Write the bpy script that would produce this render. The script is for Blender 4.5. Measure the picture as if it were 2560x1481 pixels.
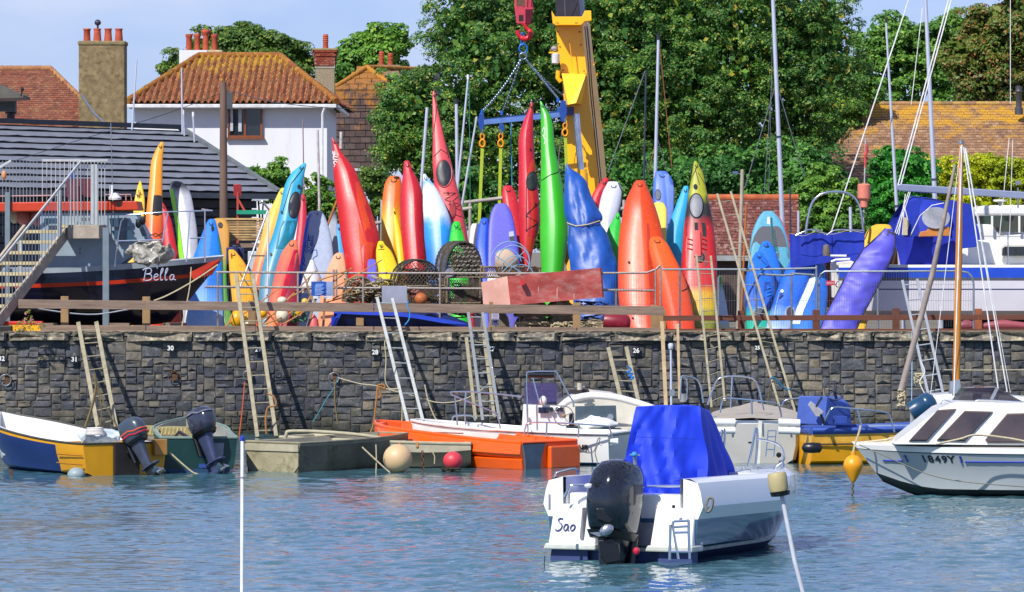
import bpy, math, random
import numpy as np
from mathutils import Vector, Matrix, noise as mnoise
Vc = Vector
R = math.radians
random.seed(7)
for o in list(bpy.data.objects): bpy.data.objects.remove(o)
SC = bpy.context.scene
COL = SC.collection
# ---------------------------------------------------------------- camera
F, H, HY, CX = 13000.0, 4.0, 625.0, 1280.0     # focal length (photo px), eye height above the water, horizon row, centre column
cam = bpy.data.cameras.new('camera'); camo = bpy.data.objects.new('camera', cam); COL.objects.link(camo)
camo.location = (0, 0, H); camo.rotation_euler = (R(90), 0, 0)
cam.sensor_width = 36; cam.lens = F / 2560 * 36; cam.shift_y = -(740.5 - HY) / 2560
cam.clip_start = 1; cam.clip_end = 9000
SC.camera = camo
# ---------------------------------------------------------------- light and sky
SUN_EL, SUN_AZ = 45, 33          # height of the sun; degrees to the left of straight behind the camera
world = bpy.data.worlds.new('World'); SC.world = world; world.use_nodes = True
wn = world.node_tree; wn.nodes.clear()
wo = wn.nodes.new('ShaderNodeOutputWorld'); wb = wn.nodes.new('ShaderNodeBackground')
sky = wn.nodes.new('ShaderNodeTexSky'); sky.sky_type = 'NISHITA'; sky.sun_disc = False
sky.sun_elevation = R(SUN_EL); sky.sun_rotation = R(180 + SUN_AZ)
sky.air_density = 1.0; sky.dust_density = 0.3; sky.ozone_density = 4.0; sky.altitude = 0
wtc = wn.nodes.new('ShaderNodeTexCoord'); wmap = wn.nodes.new('ShaderNodeMapping'); wmap.inputs['Scale'].default_value = (11, 11, 30)
wno = wn.nodes.new('ShaderNodeTexNoise'); wno.inputs['Scale'].default_value = 1.0; wno.inputs['Detail'].default_value = 6; wno.inputs['Roughness'].default_value = .5
wr = wn.nodes.new('ShaderNodeValToRGB'); wr.color_ramp.elements[0].position = .38; wr.color_ramp.elements[1].position = .64
wr.color_ramp.elements[0].color = (0, 0, 0, 1); wr.color_ramp.elements[1].color = (.85, .85, .85, 1)
wmx = wn.nodes.new('ShaderNodeMix'); wmx.data_type = 'RGBA'
wti = wn.nodes.new('ShaderNodeMix'); wti.data_type = 'RGBA'; wti.blend_type = 'MULTIPLY'; wti.inputs[0].default_value = 1
wti.inputs[7].default_value = (.29, .35, .60, 1)
wn.links.new(wtc.outputs['Generated'], wmap.inputs[0]); wn.links.new(wmap.outputs[0], wno.inputs[0]); wn.links.new(wno.outputs[0], wr.inputs[0])
wn.links.new(sky.outputs[0], wti.inputs[6]); wn.links.new(wti.outputs[2], wmx.inputs[6]); wn.links.new(wr.outputs[0], wmx.inputs[0])
wmx.inputs[7].default_value = (3.0, 3.35, 4.3, 1)
wn.links.new(wmx.outputs[2], wb.inputs[0]); wb.inputs[1].default_value = 0.15
wn.links.new(wb.outputs[0], wo.inputs[0])
sl = bpy.data.lights.new('sun', 'SUN'); sl.energy = 3.9; sl.angle = R(.55); sl.color = (1, .955, .88)
so = bpy.data.objects.new('sun', sl); COL.objects.link(so)
sdir = Vc((-math.sin(R(SUN_AZ)) * math.cos(R(SUN_EL)), -math.cos(R(SUN_AZ)) * math.cos(R(SUN_EL)), math.sin(R(SUN_EL))))
so.rotation_euler = sdir.to_track_quat('Z', 'Y').to_euler(); so.location = (-60, -40, 90)
SC.view_settings.view_transform = 'Standard'; SC.view_settings.look = 'None'
SC.view_settings.exposure = 0.6; SC.view_settings.gamma = 1; SC.view_settings.use_curve_mapping = False
SC.render.engine = 'CYCLES'
try:
    SC.cycles.max_bounces = 6; SC.cycles.diffuse_bounces = 3; SC.cycles.glossy_bounces = 3; SC.cycles.transparent_max_bounces = 6
    SC.cycles.use_denoising = True; SC.cycles.sample_clamp_indirect = 4
except Exception: pass
# ---------------------------------------------------------------- helpers
def W(px, py, s):      # the place that shows at photo pixel (px, py) where one metre is s pixels
    return Vc(((px - CX) / s, F / s, H - (py - HY) / s))
def sw(py, z=0.0): return (py - HY) / (H - z)      # pixels per metre where the level z shows at row py
def lin(h):
    if not isinstance(h, str): return (h[0], h[1], h[2], 1)
    c = [int(h[i:i + 2], 16) / 255 for i in (0, 2, 4)]
    return tuple([x / 12.92 if x <= .04045 else ((x + .055) / 1.055) ** 2.4 for x in c] + [1])
ROOT = {}
def base(o, loc): ROOT[o.name] = Vector(loc)
def tag(o, label=None, cat=None, group=None, kind=None):
    for k, v in (('label', label), ('category', cat), ('group', group), ('kind', kind)):
        if v: o[k] = v
    return o
def thing(name, label, cat, loc, group=None):
    o = bpy.data.objects.new(name, None); COL.objects.link(o); o.location = loc; o.empty_display_size = .3
    base(o, loc); return tag(o, label, cat, group)
class MB:
    def __init__(s): s.v = []; s.f = []; s.m = []; s.cm = 0
    def add(s, v, f):
        n = len(s.v); s.v += [Vector(p) for p in v]
        for q in f: s.f.append([i + n for i in q]); s.m.append(s.cm)
        return s
    def box(s, c, d, rot=None):
        c = Vector(c); h = Vector(d) / 2; vs = []
        for x in (-1, 1):
            for y in (-1, 1):
                for z in (-1, 1):
                    p = Vc((x * h.x, y * h.y, z * h.z))
                    vs.append(c + (rot @ p if rot else p))
        return s.add(vs, [(0, 1, 3, 2), (4, 6, 7, 5), (0, 4, 5, 1), (2, 3, 7, 6), (0, 2, 6, 4), (1, 5, 7, 3)])
    def beam(s, a, b, w, h, up=(0, 0, 1)):     # bar of section w (sideways) x h (along up)
        a = Vector(a); b = Vector(b); d = (b - a).normalized(); u = Vector(up)
        r = d.cross(u)
        if r.length < 1e-4: r = d.cross(Vc((0, 1, 0)))
        r.normalize(); u = r.cross(d).normalized(); vs = []
        for p in (a, b):
            for i, j in ((-1, -1), (1, -1), (1, 1), (-1, 1)): vs.append(p + r * i * w / 2 + u * j * h / 2)
        return s.add(vs, [(3, 2, 1, 0), (4, 5, 6, 7), (0, 1, 5, 4), (1, 2, 6, 5), (2, 3, 7, 6), (3, 0, 4, 7)])
    def loft(s, rings, closed=True, cap=True):
        n = len(rings[0]); vs = [p for r in rings for p in r]; fs = []
        for k in range(len(rings) - 1):
            for i in range(n if closed else n - 1):
                j = (i + 1) % n; fs.append((k * n + i, k * n + j, (k + 1) * n + j, (k + 1) * n + i))
        if cap and closed:
            fs.append(tuple(range(n - 1, -1, -1))); e = (len(rings) - 1) * n; fs.append(tuple(range(e, e + n)))
        return s.add(vs, fs)
    def tube(s, pts, r, n=6, cap=True):
        pts = [Vector(p) for p in pts]
        if len(pts) < 2: return s
        rr = r if isinstance(r, (list, tuple)) else [r] * len(pts); rings = []
        d0 = (pts[1] - pts[0]).normalized(); a = d0.cross(Vc((0, 0, 1)))
        if a.length < .05: a = d0.cross(Vc((0, 1, 0)))
        a.normalize()
        for i, p in enumerate(pts):
            d = (pts[min(i + 1, len(pts) - 1)] - pts[max(i - 1, 0)]).normalized()
            a = (a - d * a.dot(d))
            if a.length < 1e-4: a = d.orthogonal()
            a.normalize(); b = d.cross(a)
            rings.append([p + (a * math.cos(2 * math.pi * k / n) + b * math.sin(2 * math.pi * k / n)) * rr[i] for k in range(n)])
        return s.loft(rings, True, cap)
    def lathe(s, prof, c, n=16, M=None):       # prof: (radius, height) pairs
        c = Vector(c); rings = []
        for r, z in prof:
            ring = []
            for k in range(n):
                p = Vc((r * math.cos(2 * math.pi * k / n), r * math.sin(2 * math.pi * k / n), z))
                ring.append(c + (M @ p if M else p))
            rings.append(ring)
        return s.loft(rings)
    def ball(s, c, r, n=14, m=8, M=None):
        r = Vector(r) if not isinstance(r, (int, float)) else Vc((r, r, r)); c = Vector(c); rings = []
        for i in range(m + 1):
            t = -math.pi / 2 + math.pi * (i * .96 + .02 * m) / m
            rings.append([c + (M @ q if M else q) for q in (Vc((r.x * math.cos(t) * math.cos(2 * math.pi * k / n), r.y * math.cos(t) * math.sin(2 * math.pi * k / n), r.z * math.sin(t))) for k in range(n))])
        return s.loft(rings)
    def prism(s, pts, d):
        n = len(pts); pts = [Vector(p) for p in pts]; d = Vector(d)
        return s.add(pts + [p + d for p in pts], [tuple(range(n)), tuple(range(2 * n - 1, n - 1, -1))] + [(i, i + n, (i + 1) % n + n, (i + 1) % n) for i in range(n)])
    def grid(s, rows):
        n = len(rows[0]); vs = [p for r in rows for p in r]
        return s.add(vs, [(k * n + i, k * n + i + 1, (k + 1) * n + i + 1, (k + 1) * n + i) for k in range(len(rows) - 1) for i in range(n - 1)])
    def build(s, name, mat, parent=None, smooth=None, label=None, cat=None, group=None, kind=None, bevel=0):
        me = bpy.data.meshes.new(name)
        if parent is not None: o0 = ROOT[parent.name]
        else:
            xs = [p.x for p in s.v]; ys = [p.y for p in s.v]; zs = [p.z for p in s.v]
            o0 = Vc(((min(xs) + max(xs)) / 2, (min(ys) + max(ys)) / 2, min(zs)))
        me.from_pydata([p - o0 for p in s.v], [], s.f)
        for m in (mat if isinstance(mat, (list, tuple)) else [mat]): me.materials.append(m)
        if isinstance(mat, (list, tuple)): me.polygons.foreach_set('material_index', s.m)
        if smooth:
            me.polygons.foreach_set('use_smooth', [True] * len(me.polygons)); me.set_sharp_from_angle(angle=R(smooth))
        me.update()
        o = bpy.data.objects.new(name, me); COL.objects.link(o)
        if parent is not None: o.parent = parent
        else: o.location = o0
        ROOT[o.name] = o0
        if bevel:
            b = o.modifiers.new('bevel', 'BEVEL'); b.width = bevel; b.segments = 2; b.limit_method = 'ANGLE'
        return tag(o, label, cat, group, kind)
# ---------------------------------------------------------------- materials
def newmat(name):
    m = bpy.data.materials.new(name); m.use_nodes = True
    return m, m.node_tree, m.node_tree.nodes['Principled BSDF']
MC = {}
def M(name, col, rough=.5, metal=0, var=.18, scale=5, bump=0, bscale=30, coat=0, spec=.5, stain=None, amt=.5, stretch=(1, 1, 1)):
    if name in MC: return MC[name]
    m, nt, b = newmat(name); N = nt.nodes.new; L = nt.links.new
    c = lin(col)
    b.inputs['Roughness'].default_value = rough; b.inputs['Metallic'].default_value = metal
    b.inputs['Coat Weight'].default_value = coat; b.inputs['Specular IOR Level'].default_value = spec
    tc = N('ShaderNodeTexCoord'); mp = N('ShaderNodeMapping'); mp.inputs['Scale'].default_value = stretch; L(tc.outputs['Object'], mp.inputs[0])
    no = N('ShaderNodeTexNoise'); no.inputs['Scale'].default_value = scale; no.inputs['Detail'].default_value = 5; L(mp.outputs[0], no.inputs[0])
    rp = N('ShaderNodeValToRGB'); rp.color_ramp.elements[0].position = .3; rp.color_ramp.elements[1].position = .7
    rp.color_ramp.elements[0].color = tuple(x * (1 - var) for x in c[:3]) + (1,)
    rp.color_ramp.elements[1].color = tuple(min(1, x * (1 + var) + .01 * var) for x in c[:3]) + (1,)
    L(no.outputs[0], rp.inputs[0]); out = rp.outputs[0]
    if stain is not None:
        n2 = N('ShaderNodeTexNoise'); n2.inputs['Scale'].default_value = scale * 1.7; n2.inputs['Detail'].default_value = 8; n2.inputs['Roughness'].default_value = .7; L(mp.outputs[0], n2.inputs[0])
        r2 = N('ShaderNodeValToRGB'); r2.color_ramp.elements[0].position = 1 - amt - .08; r2.color_ramp.elements[1].position = 1 - amt + .12; L(n2.outputs[0], r2.inputs[0])
        mx = N('ShaderNodeMix'); mx.data_type = 'RGBA'; L(r2.outputs[0], mx.inputs[0]); L(out, mx.inputs[6]); mx.inputs[7].default_value = lin(stain); out = mx.outputs[2]
    L(out, b.inputs['Base Color'])
    if bump:
        n3 = N('ShaderNodeTexNoise'); n3.inputs['Scale'].default_value = bscale; n3.inputs['Detail'].default_value = 5; L(mp.outputs[0], n3.inputs[0])
        bu = N('ShaderNodeBump'); bu.inputs['Strength'].default_value = bump; bu.inputs['Distance'].default_value = .02; L(n3.outputs[0], bu.inputs['Height']); L(bu.outputs[0], b.inputs['Normal'])
    MC[name] = m; return m
def GM(name, stops, rough=.42, axis=2, wob=.12, coat=.08, scale=3):     # moulded-in colour fading along the length: stops (0 foot .. 1 tip, hex)
    if name in MC: return MC[name]
    m, nt, b = newmat(name); N = nt.nodes.new; L = nt.links.new
    tc = N('ShaderNodeTexCoord'); sp = N('ShaderNodeSeparateXYZ'); L(tc.outputs['Generated'], sp.inputs[0])
    no = N('ShaderNodeTexNoise'); no.inputs['Scale'].default_value = scale; no.inputs['Detail'].default_value = 4; L(tc.outputs['Object'], no.inputs[0])
    ma = N('ShaderNodeMath'); ma.operation = 'MULTIPLY_ADD'; L(no.outputs[0], ma.inputs[0]); ma.inputs[1].default_value = wob
    L(sp.outputs[axis], ma.inputs[2]); sb = N('ShaderNodeMath'); sb.operation = 'SUBTRACT'; L(ma.outputs[0], sb.inputs[0]); sb.inputs[1].default_value = wob / 2
    rp = N('ShaderNodeValToRGB'); els = rp.color_ramp.elements
    while len(els) < len(stops): els.new(.5)
    for e, (p, c) in zip(els, sorted(stops)): e.position = p; e.color = lin(c)
    L(sb.outputs[0], rp.inputs[0])
    n2 = N('ShaderNodeTexNoise'); n2.inputs['Scale'].default_value = 14; n2.inputs['Detail'].default_value = 8; n2.inputs['Roughness'].default_value = .75; L(tc.outputs['Object'], n2.inputs[0])
    r2 = N('ShaderNodeValToRGB'); r2.color_ramp.elements[0].position = .35; r2.color_ramp.elements[1].position = .75
    r2.color_ramp.elements[0].color = (.82, .82, .82, 1); r2.color_ramp.elements[1].color = (1.06, 1.06, 1.06, 1); L(n2.outputs[0], r2.inputs[0])
    mx = N('ShaderNodeMix'); mx.data_type = 'RGBA'; mx.blend_type = 'MULTIPLY'; mx.inputs[0].default_value = 1; L(rp.outputs[0], mx.inputs[6]); L(r2.outputs[0], mx.inputs[7])
    L(mx.outputs[2], b.inputs['Base Color'])
    n4 = N('ShaderNodeTexNoise'); n4.inputs['Scale'].default_value = 30; n4.inputs['Detail'].default_value = 3; m4 = N('ShaderNodeMapping'); m4.inputs['Scale'].default_value = (1.6, 1, .16); L(tc.outputs['Object'], m4.inputs[0]); L(m4.outputs[0], n4.inputs[0])
    r4 = N('ShaderNodeMapRange'); r4.inputs[1].default_value = .64; r4.inputs[2].default_value = .78; r4.inputs[4].default_value = .3; L(n4.outputs[0], r4.inputs[0])
    m5 = N('ShaderNodeMix'); m5.data_type = 'RGBA'; L(r4.outputs[0], m5.inputs[0]); L(mx.outputs[2], m5.inputs[6]); m5.inputs[7].default_value = (.6, .57, .52, 1); L(m5.outputs[2], b.inputs['Base Color'])
    rr = N('ShaderNodeMapRange'); rr.inputs[3].default_value = rough - .06; rr.inputs[4].default_value = rough + .16; L(n2.outputs[0], rr.inputs[0]); L(rr.outputs[0], b.inputs['Roughness'])
    b.inputs['Coat Weight'].default_value = coat; b.inputs['Coat Roughness'].default_value = .25
    MC[name] = m; return m
def RM(name, cols, rough=.85, bump=.5, bscale=25, lich=None, lamt=.4, lscale=1.2, wet=None, zlich=None, zone=None):   # pieces that each take their own tone from cols
    if name in MC: return MC[name]
    m, nt, b = newmat(name); N = nt.nodes.new; L = nt.links.new
    oi = N('ShaderNodeObjectInfo'); ge = N('ShaderNodeNewGeometry'); tc = N('ShaderNodeTexCoord')
    ad = N('ShaderNodeMath'); ad.operation = 'ADD'; L(oi.outputs['Random'], ad.inputs[0]); L(ge.outputs['Random Per Island'], ad.inputs[1])
    fr = N('ShaderNodeMath'); fr.operation = 'FRACT'; L(ad.outputs[0], fr.inputs[0])
    rp = N('ShaderNodeValToRGB'); els = rp.color_ramp.elements
    while len(els) < len(cols): els.new(.5)
    for i, (e, c) in enumerate(zip(els, cols)): e.position = i / (len(cols) - 1); e.color = lin(c)
    L(fr.outputs[0], rp.inputs[0]); out = rp.outputs[0]
    no = N('ShaderNodeTexNoise'); no.inputs['Scale'].default_value = bscale * .6; no.inputs['Detail'].default_value = 6; no.inputs['Roughness'].default_value = .7; L(ge.outputs['Position'], no.inputs[0])
    r1 = N('ShaderNodeValToRGB'); r1.color_ramp.elements[0].position = .3; r1.color_ramp.elements[1].position = .75; r1.color_ramp.elements[0].color = (.6, .6, .6, 1); r1.color_ramp.elements[1].color = (1.25, 1.25, 1.25, 1); L(no.outputs[0], r1.inputs[0])
    mx = N('ShaderNodeMix'); mx.data_type = 'RGBA'; mx.blend_type = 'MULTIPLY'; mx.inputs[0].default_value = 1; L(out, mx.inputs[6]); L(r1.outputs[0], mx.inputs[7]); out = mx.outputs[2]
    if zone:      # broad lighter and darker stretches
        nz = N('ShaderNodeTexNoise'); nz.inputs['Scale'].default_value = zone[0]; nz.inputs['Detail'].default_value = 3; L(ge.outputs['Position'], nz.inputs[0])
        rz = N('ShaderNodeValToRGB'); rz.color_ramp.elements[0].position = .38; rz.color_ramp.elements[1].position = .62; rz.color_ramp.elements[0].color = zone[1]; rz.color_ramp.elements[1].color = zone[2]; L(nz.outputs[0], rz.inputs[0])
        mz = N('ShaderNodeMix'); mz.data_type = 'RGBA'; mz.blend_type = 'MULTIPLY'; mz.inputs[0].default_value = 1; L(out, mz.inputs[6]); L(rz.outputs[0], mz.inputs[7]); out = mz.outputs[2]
    if lich:
        n2 = N('ShaderNodeTexNoise'); n2.inputs['Scale'].default_value = lscale; n2.inputs['Detail'].default_value = 9; n2.inputs['Roughness'].default_value = .72; L(ge.outputs['Position'], n2.inputs[0])
        v = n2.outputs[0]
        if zlich:
            sp = N('ShaderNodeSeparateXYZ'); L(ge.outputs['Position'], sp.inputs[0]); mr = N('ShaderNodeMapRange'); L(sp.outputs[2], mr.inputs[0])
            mr.inputs[1].default_value = zlich[0]; mr.inputs[2].default_value = zlich[1]; mr.inputs[3].default_value = -.12; mr.inputs[4].default_value = zlich[2]
            a2 = N('ShaderNodeMath'); a2.operation = 'ADD'; L(v, a2.inputs[0]); L(mr.outputs[0], a2.inputs[1]); v = a2.outputs[0]
        r2 = N('ShaderNodeValToRGB'); r2.color_ramp.elements[0].position = 1 - lamt - .06; r2.color_ramp.elements[1].position = 1 - lamt + .08; L(v, r2.inputs[0])
        m2 = N('ShaderNodeMix'); m2.data_type = 'RGBA'; L(r2.outputs[0], m2.inputs[0]); L(out, m2.inputs[6]); m2.inputs[7].default_value = lin(lich); out = m2.outputs[2]
    if wet:      # growth below the tide line
        sp = N('ShaderNodeSeparateXYZ'); L(ge.outputs['Position'], sp.inputs[0]); n4 = N('ShaderNodeTexNoise'); n4.inputs['Scale'].default_value = 2.5; n4.inputs['Detail'].default_value = 5; L(ge.outputs['Position'], n4.inputs[0])
        a3 = N('ShaderNodeMath'); a3.operation = 'MULTIPLY_ADD'; L(n4.outputs[0], a3.inputs[0]); a3.inputs[1].default_value = 1.0; L(sp.outputs[2], a3.inputs[2])
        mr = N('ShaderNodeMapRange'); L(a3.outputs[0], mr.inputs[0]); mr.inputs[1].default_value = wet[0]; mr.inputs[2].default_value = wet[1]; mr.inputs[3].default_value = 1; mr.inputs[4].default_value = 0
        m3 = N('ShaderNodeMix'); m3.data_type = 'RGBA'; L(mr.outputs[0], m3.inputs[0]); L(out, m3.inputs[6]); m3.inputs[7].default_value = lin(wet[2]); out = m3.outputs[2]
    L(out, b.inputs['Base Color']); b.inputs['Roughness'].default_value = rough; b.inputs['Specular IOR Level'].default_value = .3
    if bump:
        bu = N('ShaderNodeBump'); bu.inputs['Strength'].default_value = bump; bu.inputs['Distance'].default_value = .03; L(no.outputs[0], bu.inputs['Height']); L(bu.outputs[0], b.inputs['Normal'])
    MC[name] = m; return m
def glassmat(name, col, rough=.05, alpha=.45):
    if name in MC: return MC[name]
    m, nt, b = newmat(name); b.inputs['Base Color'].default_value = lin(col); b.inputs['Roughness'].default_value = rough; b.inputs['Alpha'].default_value = alpha
    MC[name] = m; return m
def text(body, p, size, mat, parent, name='lettering', right=(1, 0, 0), up=(0, 0, 1), shear=0, ext=.004, bold=0, align='CENTER', **kw):
    cu = bpy.data.curves.new('text', 'FONT'); cu.body = body; cu.size = size; cu.shear = shear; cu.extrude = ext; cu.offset = bold; cu.align_x = align; cu.align_y = 'CENTER'; cu.resolution_u = 3
    to = bpy.data.objects.new('text', cu); COL.objects.link(to)
    dg = bpy.context.evaluated_depsgraph_get(); me = bpy.data.meshes.new_from_object(to.evaluated_get(dg)); bpy.data.objects.remove(to)
    r = Vector(right).normalized(); u = Vector(up).normalized(); n = r.cross(u)
    mb = MB(); mb.add([Vector(p) + r * v.co.x + u * v.co.y + n * v.co.z for v in me.vertices], [tuple(f.vertices) for f in me.polygons])
    bpy.data.meshes.remove(me)
    return mb.build(name, mat, parent, **kw)
def spl(pts, n=8):      # smooth curve through points
    pts = [Vector(p) for p in pts]; out = []
    for i in range(len(pts) - 1):
        p0 = pts[max(i - 1, 0)]; p1 = pts[i]; p2 = pts[i + 1]; p3 = pts[min(i + 2, len(pts) - 1)]
        for k in range(n):
            t = k / n; out.append(.5 * ((2 * p1) + (p2 - p0) * t + (2 * p0 - 5 * p1 + 4 * p2 - p3) * t * t + (3 * p1 - p0 - 3 * p2 + p3) * t ** 3))
    out.append(pts[-1]); return out
def Wl(pts, s, n=6):    # smooth curve through photo points, s one scale or one for each point
    return spl([W(p[0], p[1], p[2] if len(p) > 2 else s) for p in pts], n)
def rope(name, label, pts, r, mat, s=115, n=6, cat='rope', parent=None, sag=0, group=None, k=5):
    P = Wl(pts, s, n); return MB().tube(P, r, k).build(name, mat, parent, smooth=60, label=label, cat=cat, group=group)
class Fr:     # a boat's own frame: x ahead, y to its left, z up from the water
    def __init__(s, px, py, head, sc=None, z=0):
        s.s = sc or sw(py); s.o = W(px, py, s.s); s.o.z = z; a = R(head)
        s.f = Vc((math.sin(a), math.cos(a), 0)); s.l = Vc((-math.cos(a), math.sin(a), 0))
        s.M = Matrix((s.f, s.l, Vc((0, 0, 1)))).transposed()
    def P(s, x, y, z): return s.o + s.f * x + s.l * y + Vc((0, 0, z))
# shared materials
alu = M('aluminium', '9a988e', .5, .55, .15, 6, .1, stain='8a8570', amt=.3)
steel = M('stainless_steel', 'D5D8DC', .18, 1, .05)
galv = M('galvanised_steel', '9AA2A8', .45, .8, .15, 12)
wood_lt = M('pale_wood', 'A08A68', .8, 0, .2, 6, .3, 40, stain='6f5f45', amt=.35)
wood_gr = M('weathered_wood', '7d6a5c', .85, 0, .25, 4, .5, 30, stain='55483f', amt=.4, stretch=(.3, 1, 4))
wood_br = M('brown_stained_wood', '5a3020', .7, 0, .2, 5, .3, 30, stretch=(.3, 1, 4))
white = M('white_gelcoat', 'dcdcd8', .28, 0, .05, 3, coat=.3)
offwh = M('old_white_gelcoat', 'c9c6ba', .45, 0, .12, 3, coat=.1, stain='a59f88', amt=.3)
black = M('black_plastic', '0d0e11', .3, 0, .1, coat=.2)
rubber = M('black_rubber', '15151a', .6)
rope_w = M('pale_rope', 'b5a98a', .9, 0, .2, 30)
rope_d = M('old_rope', '6b5c3c', .95, 0, .3, 30)
rope_o = M('orange_brown_rope', '9c6a38', .9, 0, .2, 30)
rope_g = M('blue_green_rope', '3d7a86', .9, 0, .2, 30)
wire = M('wire', '8d9196', .4, .7)
wirew = M('white_line', 'd8d8d8', .6)
darkglass = M('dark_glass', '1c2226', .06, 0, .1, spec=.8)
# ================================================================= SETTING
WS = 115.0; WY = F / WS                      # the quay wall face
GZ = 2.12                                    # level of the yard
def water():
    m, nt, b = newmat('harbour_water'); N = nt.nodes.new; L = nt.links.new
    b.inputs['Base Color'].default_value = (.045, .12, .15, 1); b.inputs['Roughness'].default_value = .05; b.inputs['IOR'].default_value = 1.33; b.inputs['Specular IOR Level'].default_value = .5
    ge = N('ShaderNodeNewGeometry'); mp = N('ShaderNodeMapping'); mp.inputs['Scale'].default_value = (1.0, .8, 1); L(ge.outputs['Position'], mp.inputs[0])
    n1 = N('ShaderNodeTexNoise'); n1.inputs['Scale'].default_value = 7; n1.inputs['Detail'].default_value = 4; n1.inputs['Roughness'].default_value = .6; L(mp.outputs[0], n1.inputs[0])
    bu = N('ShaderNodeBump'); bu.inputs['Strength'].default_value = .35; bu.inputs['Distance'].default_value = .02; L(n1.outputs[0], bu.inputs['Height']); L(bu.outputs[0], b.inputs['Normal'])
    rng = np.random.RandomState(3)
    xs = np.concatenate([np.array([-400, -200, -100, -50, -30, -20]), np.arange(-16, 16.01, .085), np.array([20, 30, 50, 100, 200, 400])])
    ys = np.concatenate([np.array([-150, -60, 0, 30, 48, 55]), np.arange(58, WY + .1, .06)])
    X, Y = np.meshgrid(xs, ys); Z = np.zeros_like(X)
    for i in range(70):
        wl = .12 * (12 ** rng.rand()) ; a = rng.normal(.35, .75); k = 2 * np.pi / wl
        amp = .0047 * wl ** .92 * (1.0 if wl < .7 else .45); ph = rng.rand() * 6.28
        q = k * (X * np.sin(a) + Y * np.cos(a)) + ph + .8 * np.sin(X * .9 + ph) + .7 * np.sin(Y * .7 + 2 * ph)
        Z += amp * (np.sin(q) + .25 * np.sin(2 * q + 1.3))
    patch = .72 + .35 * np.sin(X * .5 + 1.5 * np.sin(Y * .22)) * np.sin(Y * .31 + 1 + np.sin(X * .3))
    fade = np.clip((16 - np.abs(X)) / 1.5, 0, 1) * np.clip((Y - 58) / 2, 0, 1)
    lee = 1 - .62 * np.clip((Y - 84) / 14, 0, 1)
    Z *= patch * fade * lee
    nx, ny = len(xs), len(ys)
    me = bpy.data.meshes.new('water'); V = np.stack([X, Y, Z], -1).reshape(-1, 3)
    me.vertices.add(len(V)); me.vertices.foreach_set('co', V.ravel())
    ii = (np.arange(ny - 1)[:, None] * nx + np.arange(nx - 1)[None, :]).ravel()
    Q = np.stack([ii, ii + 1, ii + nx + 1, ii + nx], -1)
    me.loops.add(Q.size); me.loops.foreach_set('vertex_index', Q.ravel().astype(np.int32))
    me.polygons.add(len(Q)); me.polygons.foreach_set('loop_start', np.arange(0, Q.size, 4, dtype=np.int32)); me.polygons.foreach_set('use_smooth', np.ones(len(Q), bool))
    me.update(calc_edges=True); me.materials.append(m)
    o = bpy.data.objects.new('water', me); COL.objects.link(o); tag(o, kind='structure', label='rippled blue harbour water')
water()
g = MB(); g.add([(-900, WY + .35, GZ), (900, WY + .35, GZ), (900, 3500, GZ), (-900, 3500, GZ)], [(0, 1, 2, 3)])
g.build('ground', M('gravel_yard', '6e675c', .95, 0, .3, .8, .6, 12, stain='4a4a3a', amt=.4), kind='structure', label='gravel boat yard behind the quay')
# ---- quay wall
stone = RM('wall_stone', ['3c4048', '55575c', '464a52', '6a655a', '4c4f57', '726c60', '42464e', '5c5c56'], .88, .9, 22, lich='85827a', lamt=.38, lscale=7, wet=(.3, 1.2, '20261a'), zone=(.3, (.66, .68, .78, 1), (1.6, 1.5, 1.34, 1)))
capst = RM('coping_stone', ['5c5a54', '6b665c', '58575a', '766f62'], .92, .8, 20, lich='b0a58c', lamt=.45, lscale=7)
mort = M('dark_mortar', '46443f', .95, 0, .3, 8, .6, 30)
qw = thing('quay_wall', 'tall dark stone harbour wall with grey coping behind the moored boats', 'wall', (0, WY + .3, 0))
MB().box((0, WY + .573, .36), (500, 1.1, 3.5)).build('wall_core', mort, qw)
def unit_stone(rnd):
    j = lambda a: rnd.uniform(-a, a); mb = MB()
    fr = [(-.5, -.5), (0, -.5 + j(.03)), (.5, -.5), (.5 + j(.02), 0), (.5, .5), (0, .5 + j(.03)), (-.5, .5), (-.5 + j(.02), 0)]
    fr = [(x * (1 - abs(j(.09))), z * (1 - abs(j(.13)))) for x, z in fr]
    back = [Vc((x, .5, z)) for x, z in fr]; mid = [Vc((x, -.36, z)) for x, z in fr]
    inn = [Vc((x * .84 + j(.05), -.5 + j(.24), z * .8 + j(.06))) for x, z in fr]
    vs = back + mid + inn + [Vc((j(.1), -.56 + j(.1), j(.1)))]; fs = []
    for a, b in ((0, 8), (8, 16)):
        for i in range(8): k = (i + 1) % 8; fs.append((a + i, a + k, b + k, b + i))
    for i in range(8): fs.append((16 + i, 16 + (i + 1) % 8, 24))
    return vs, fs
rnd = random.Random(11)
US = []
for i in range(14):
    vs, fs = unit_stone(rnd); me = bpy.data.meshes.new('stone'); me.from_pydata(vs, [], fs); me.materials.append(stone); me.polygons.foreach_set('use_smooth', [True] * len(fs)); me.set_sharp_from_angle(angle=R(50)); US.append((me, vs, fs))
cells = []
def fill(x0, x1, z0, z1):
    w, h = x1 - x0, z1 - z0
    if h > .27 and w < .34 and rnd.random() < .5:
        zm = z0 + h * rnd.uniform(.4, .6); cells.append((x0, x1, z0, zm)); cells.append((x0, x1, zm, z1))
    elif h > .2 and w > .3 and rnd.random() < .16:
        xm = x0 + w * rnd.uniform(.35, .65); zm = z0 + h * .5; cells.append((x0, xm, z0, z1)); cells.append((xm, x1, z0, zm)); cells.append((xm, x1, zm, z1))
    else: cells.append((x0, x1, z0, z1))
UX, UZ = .05, .0715; NX, NZ = 492, 32       # rubble bond: stones of 2-4 units high fitted into the free cells, bed by bed
occ = [[False] * NX for _ in range(NZ)]
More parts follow.
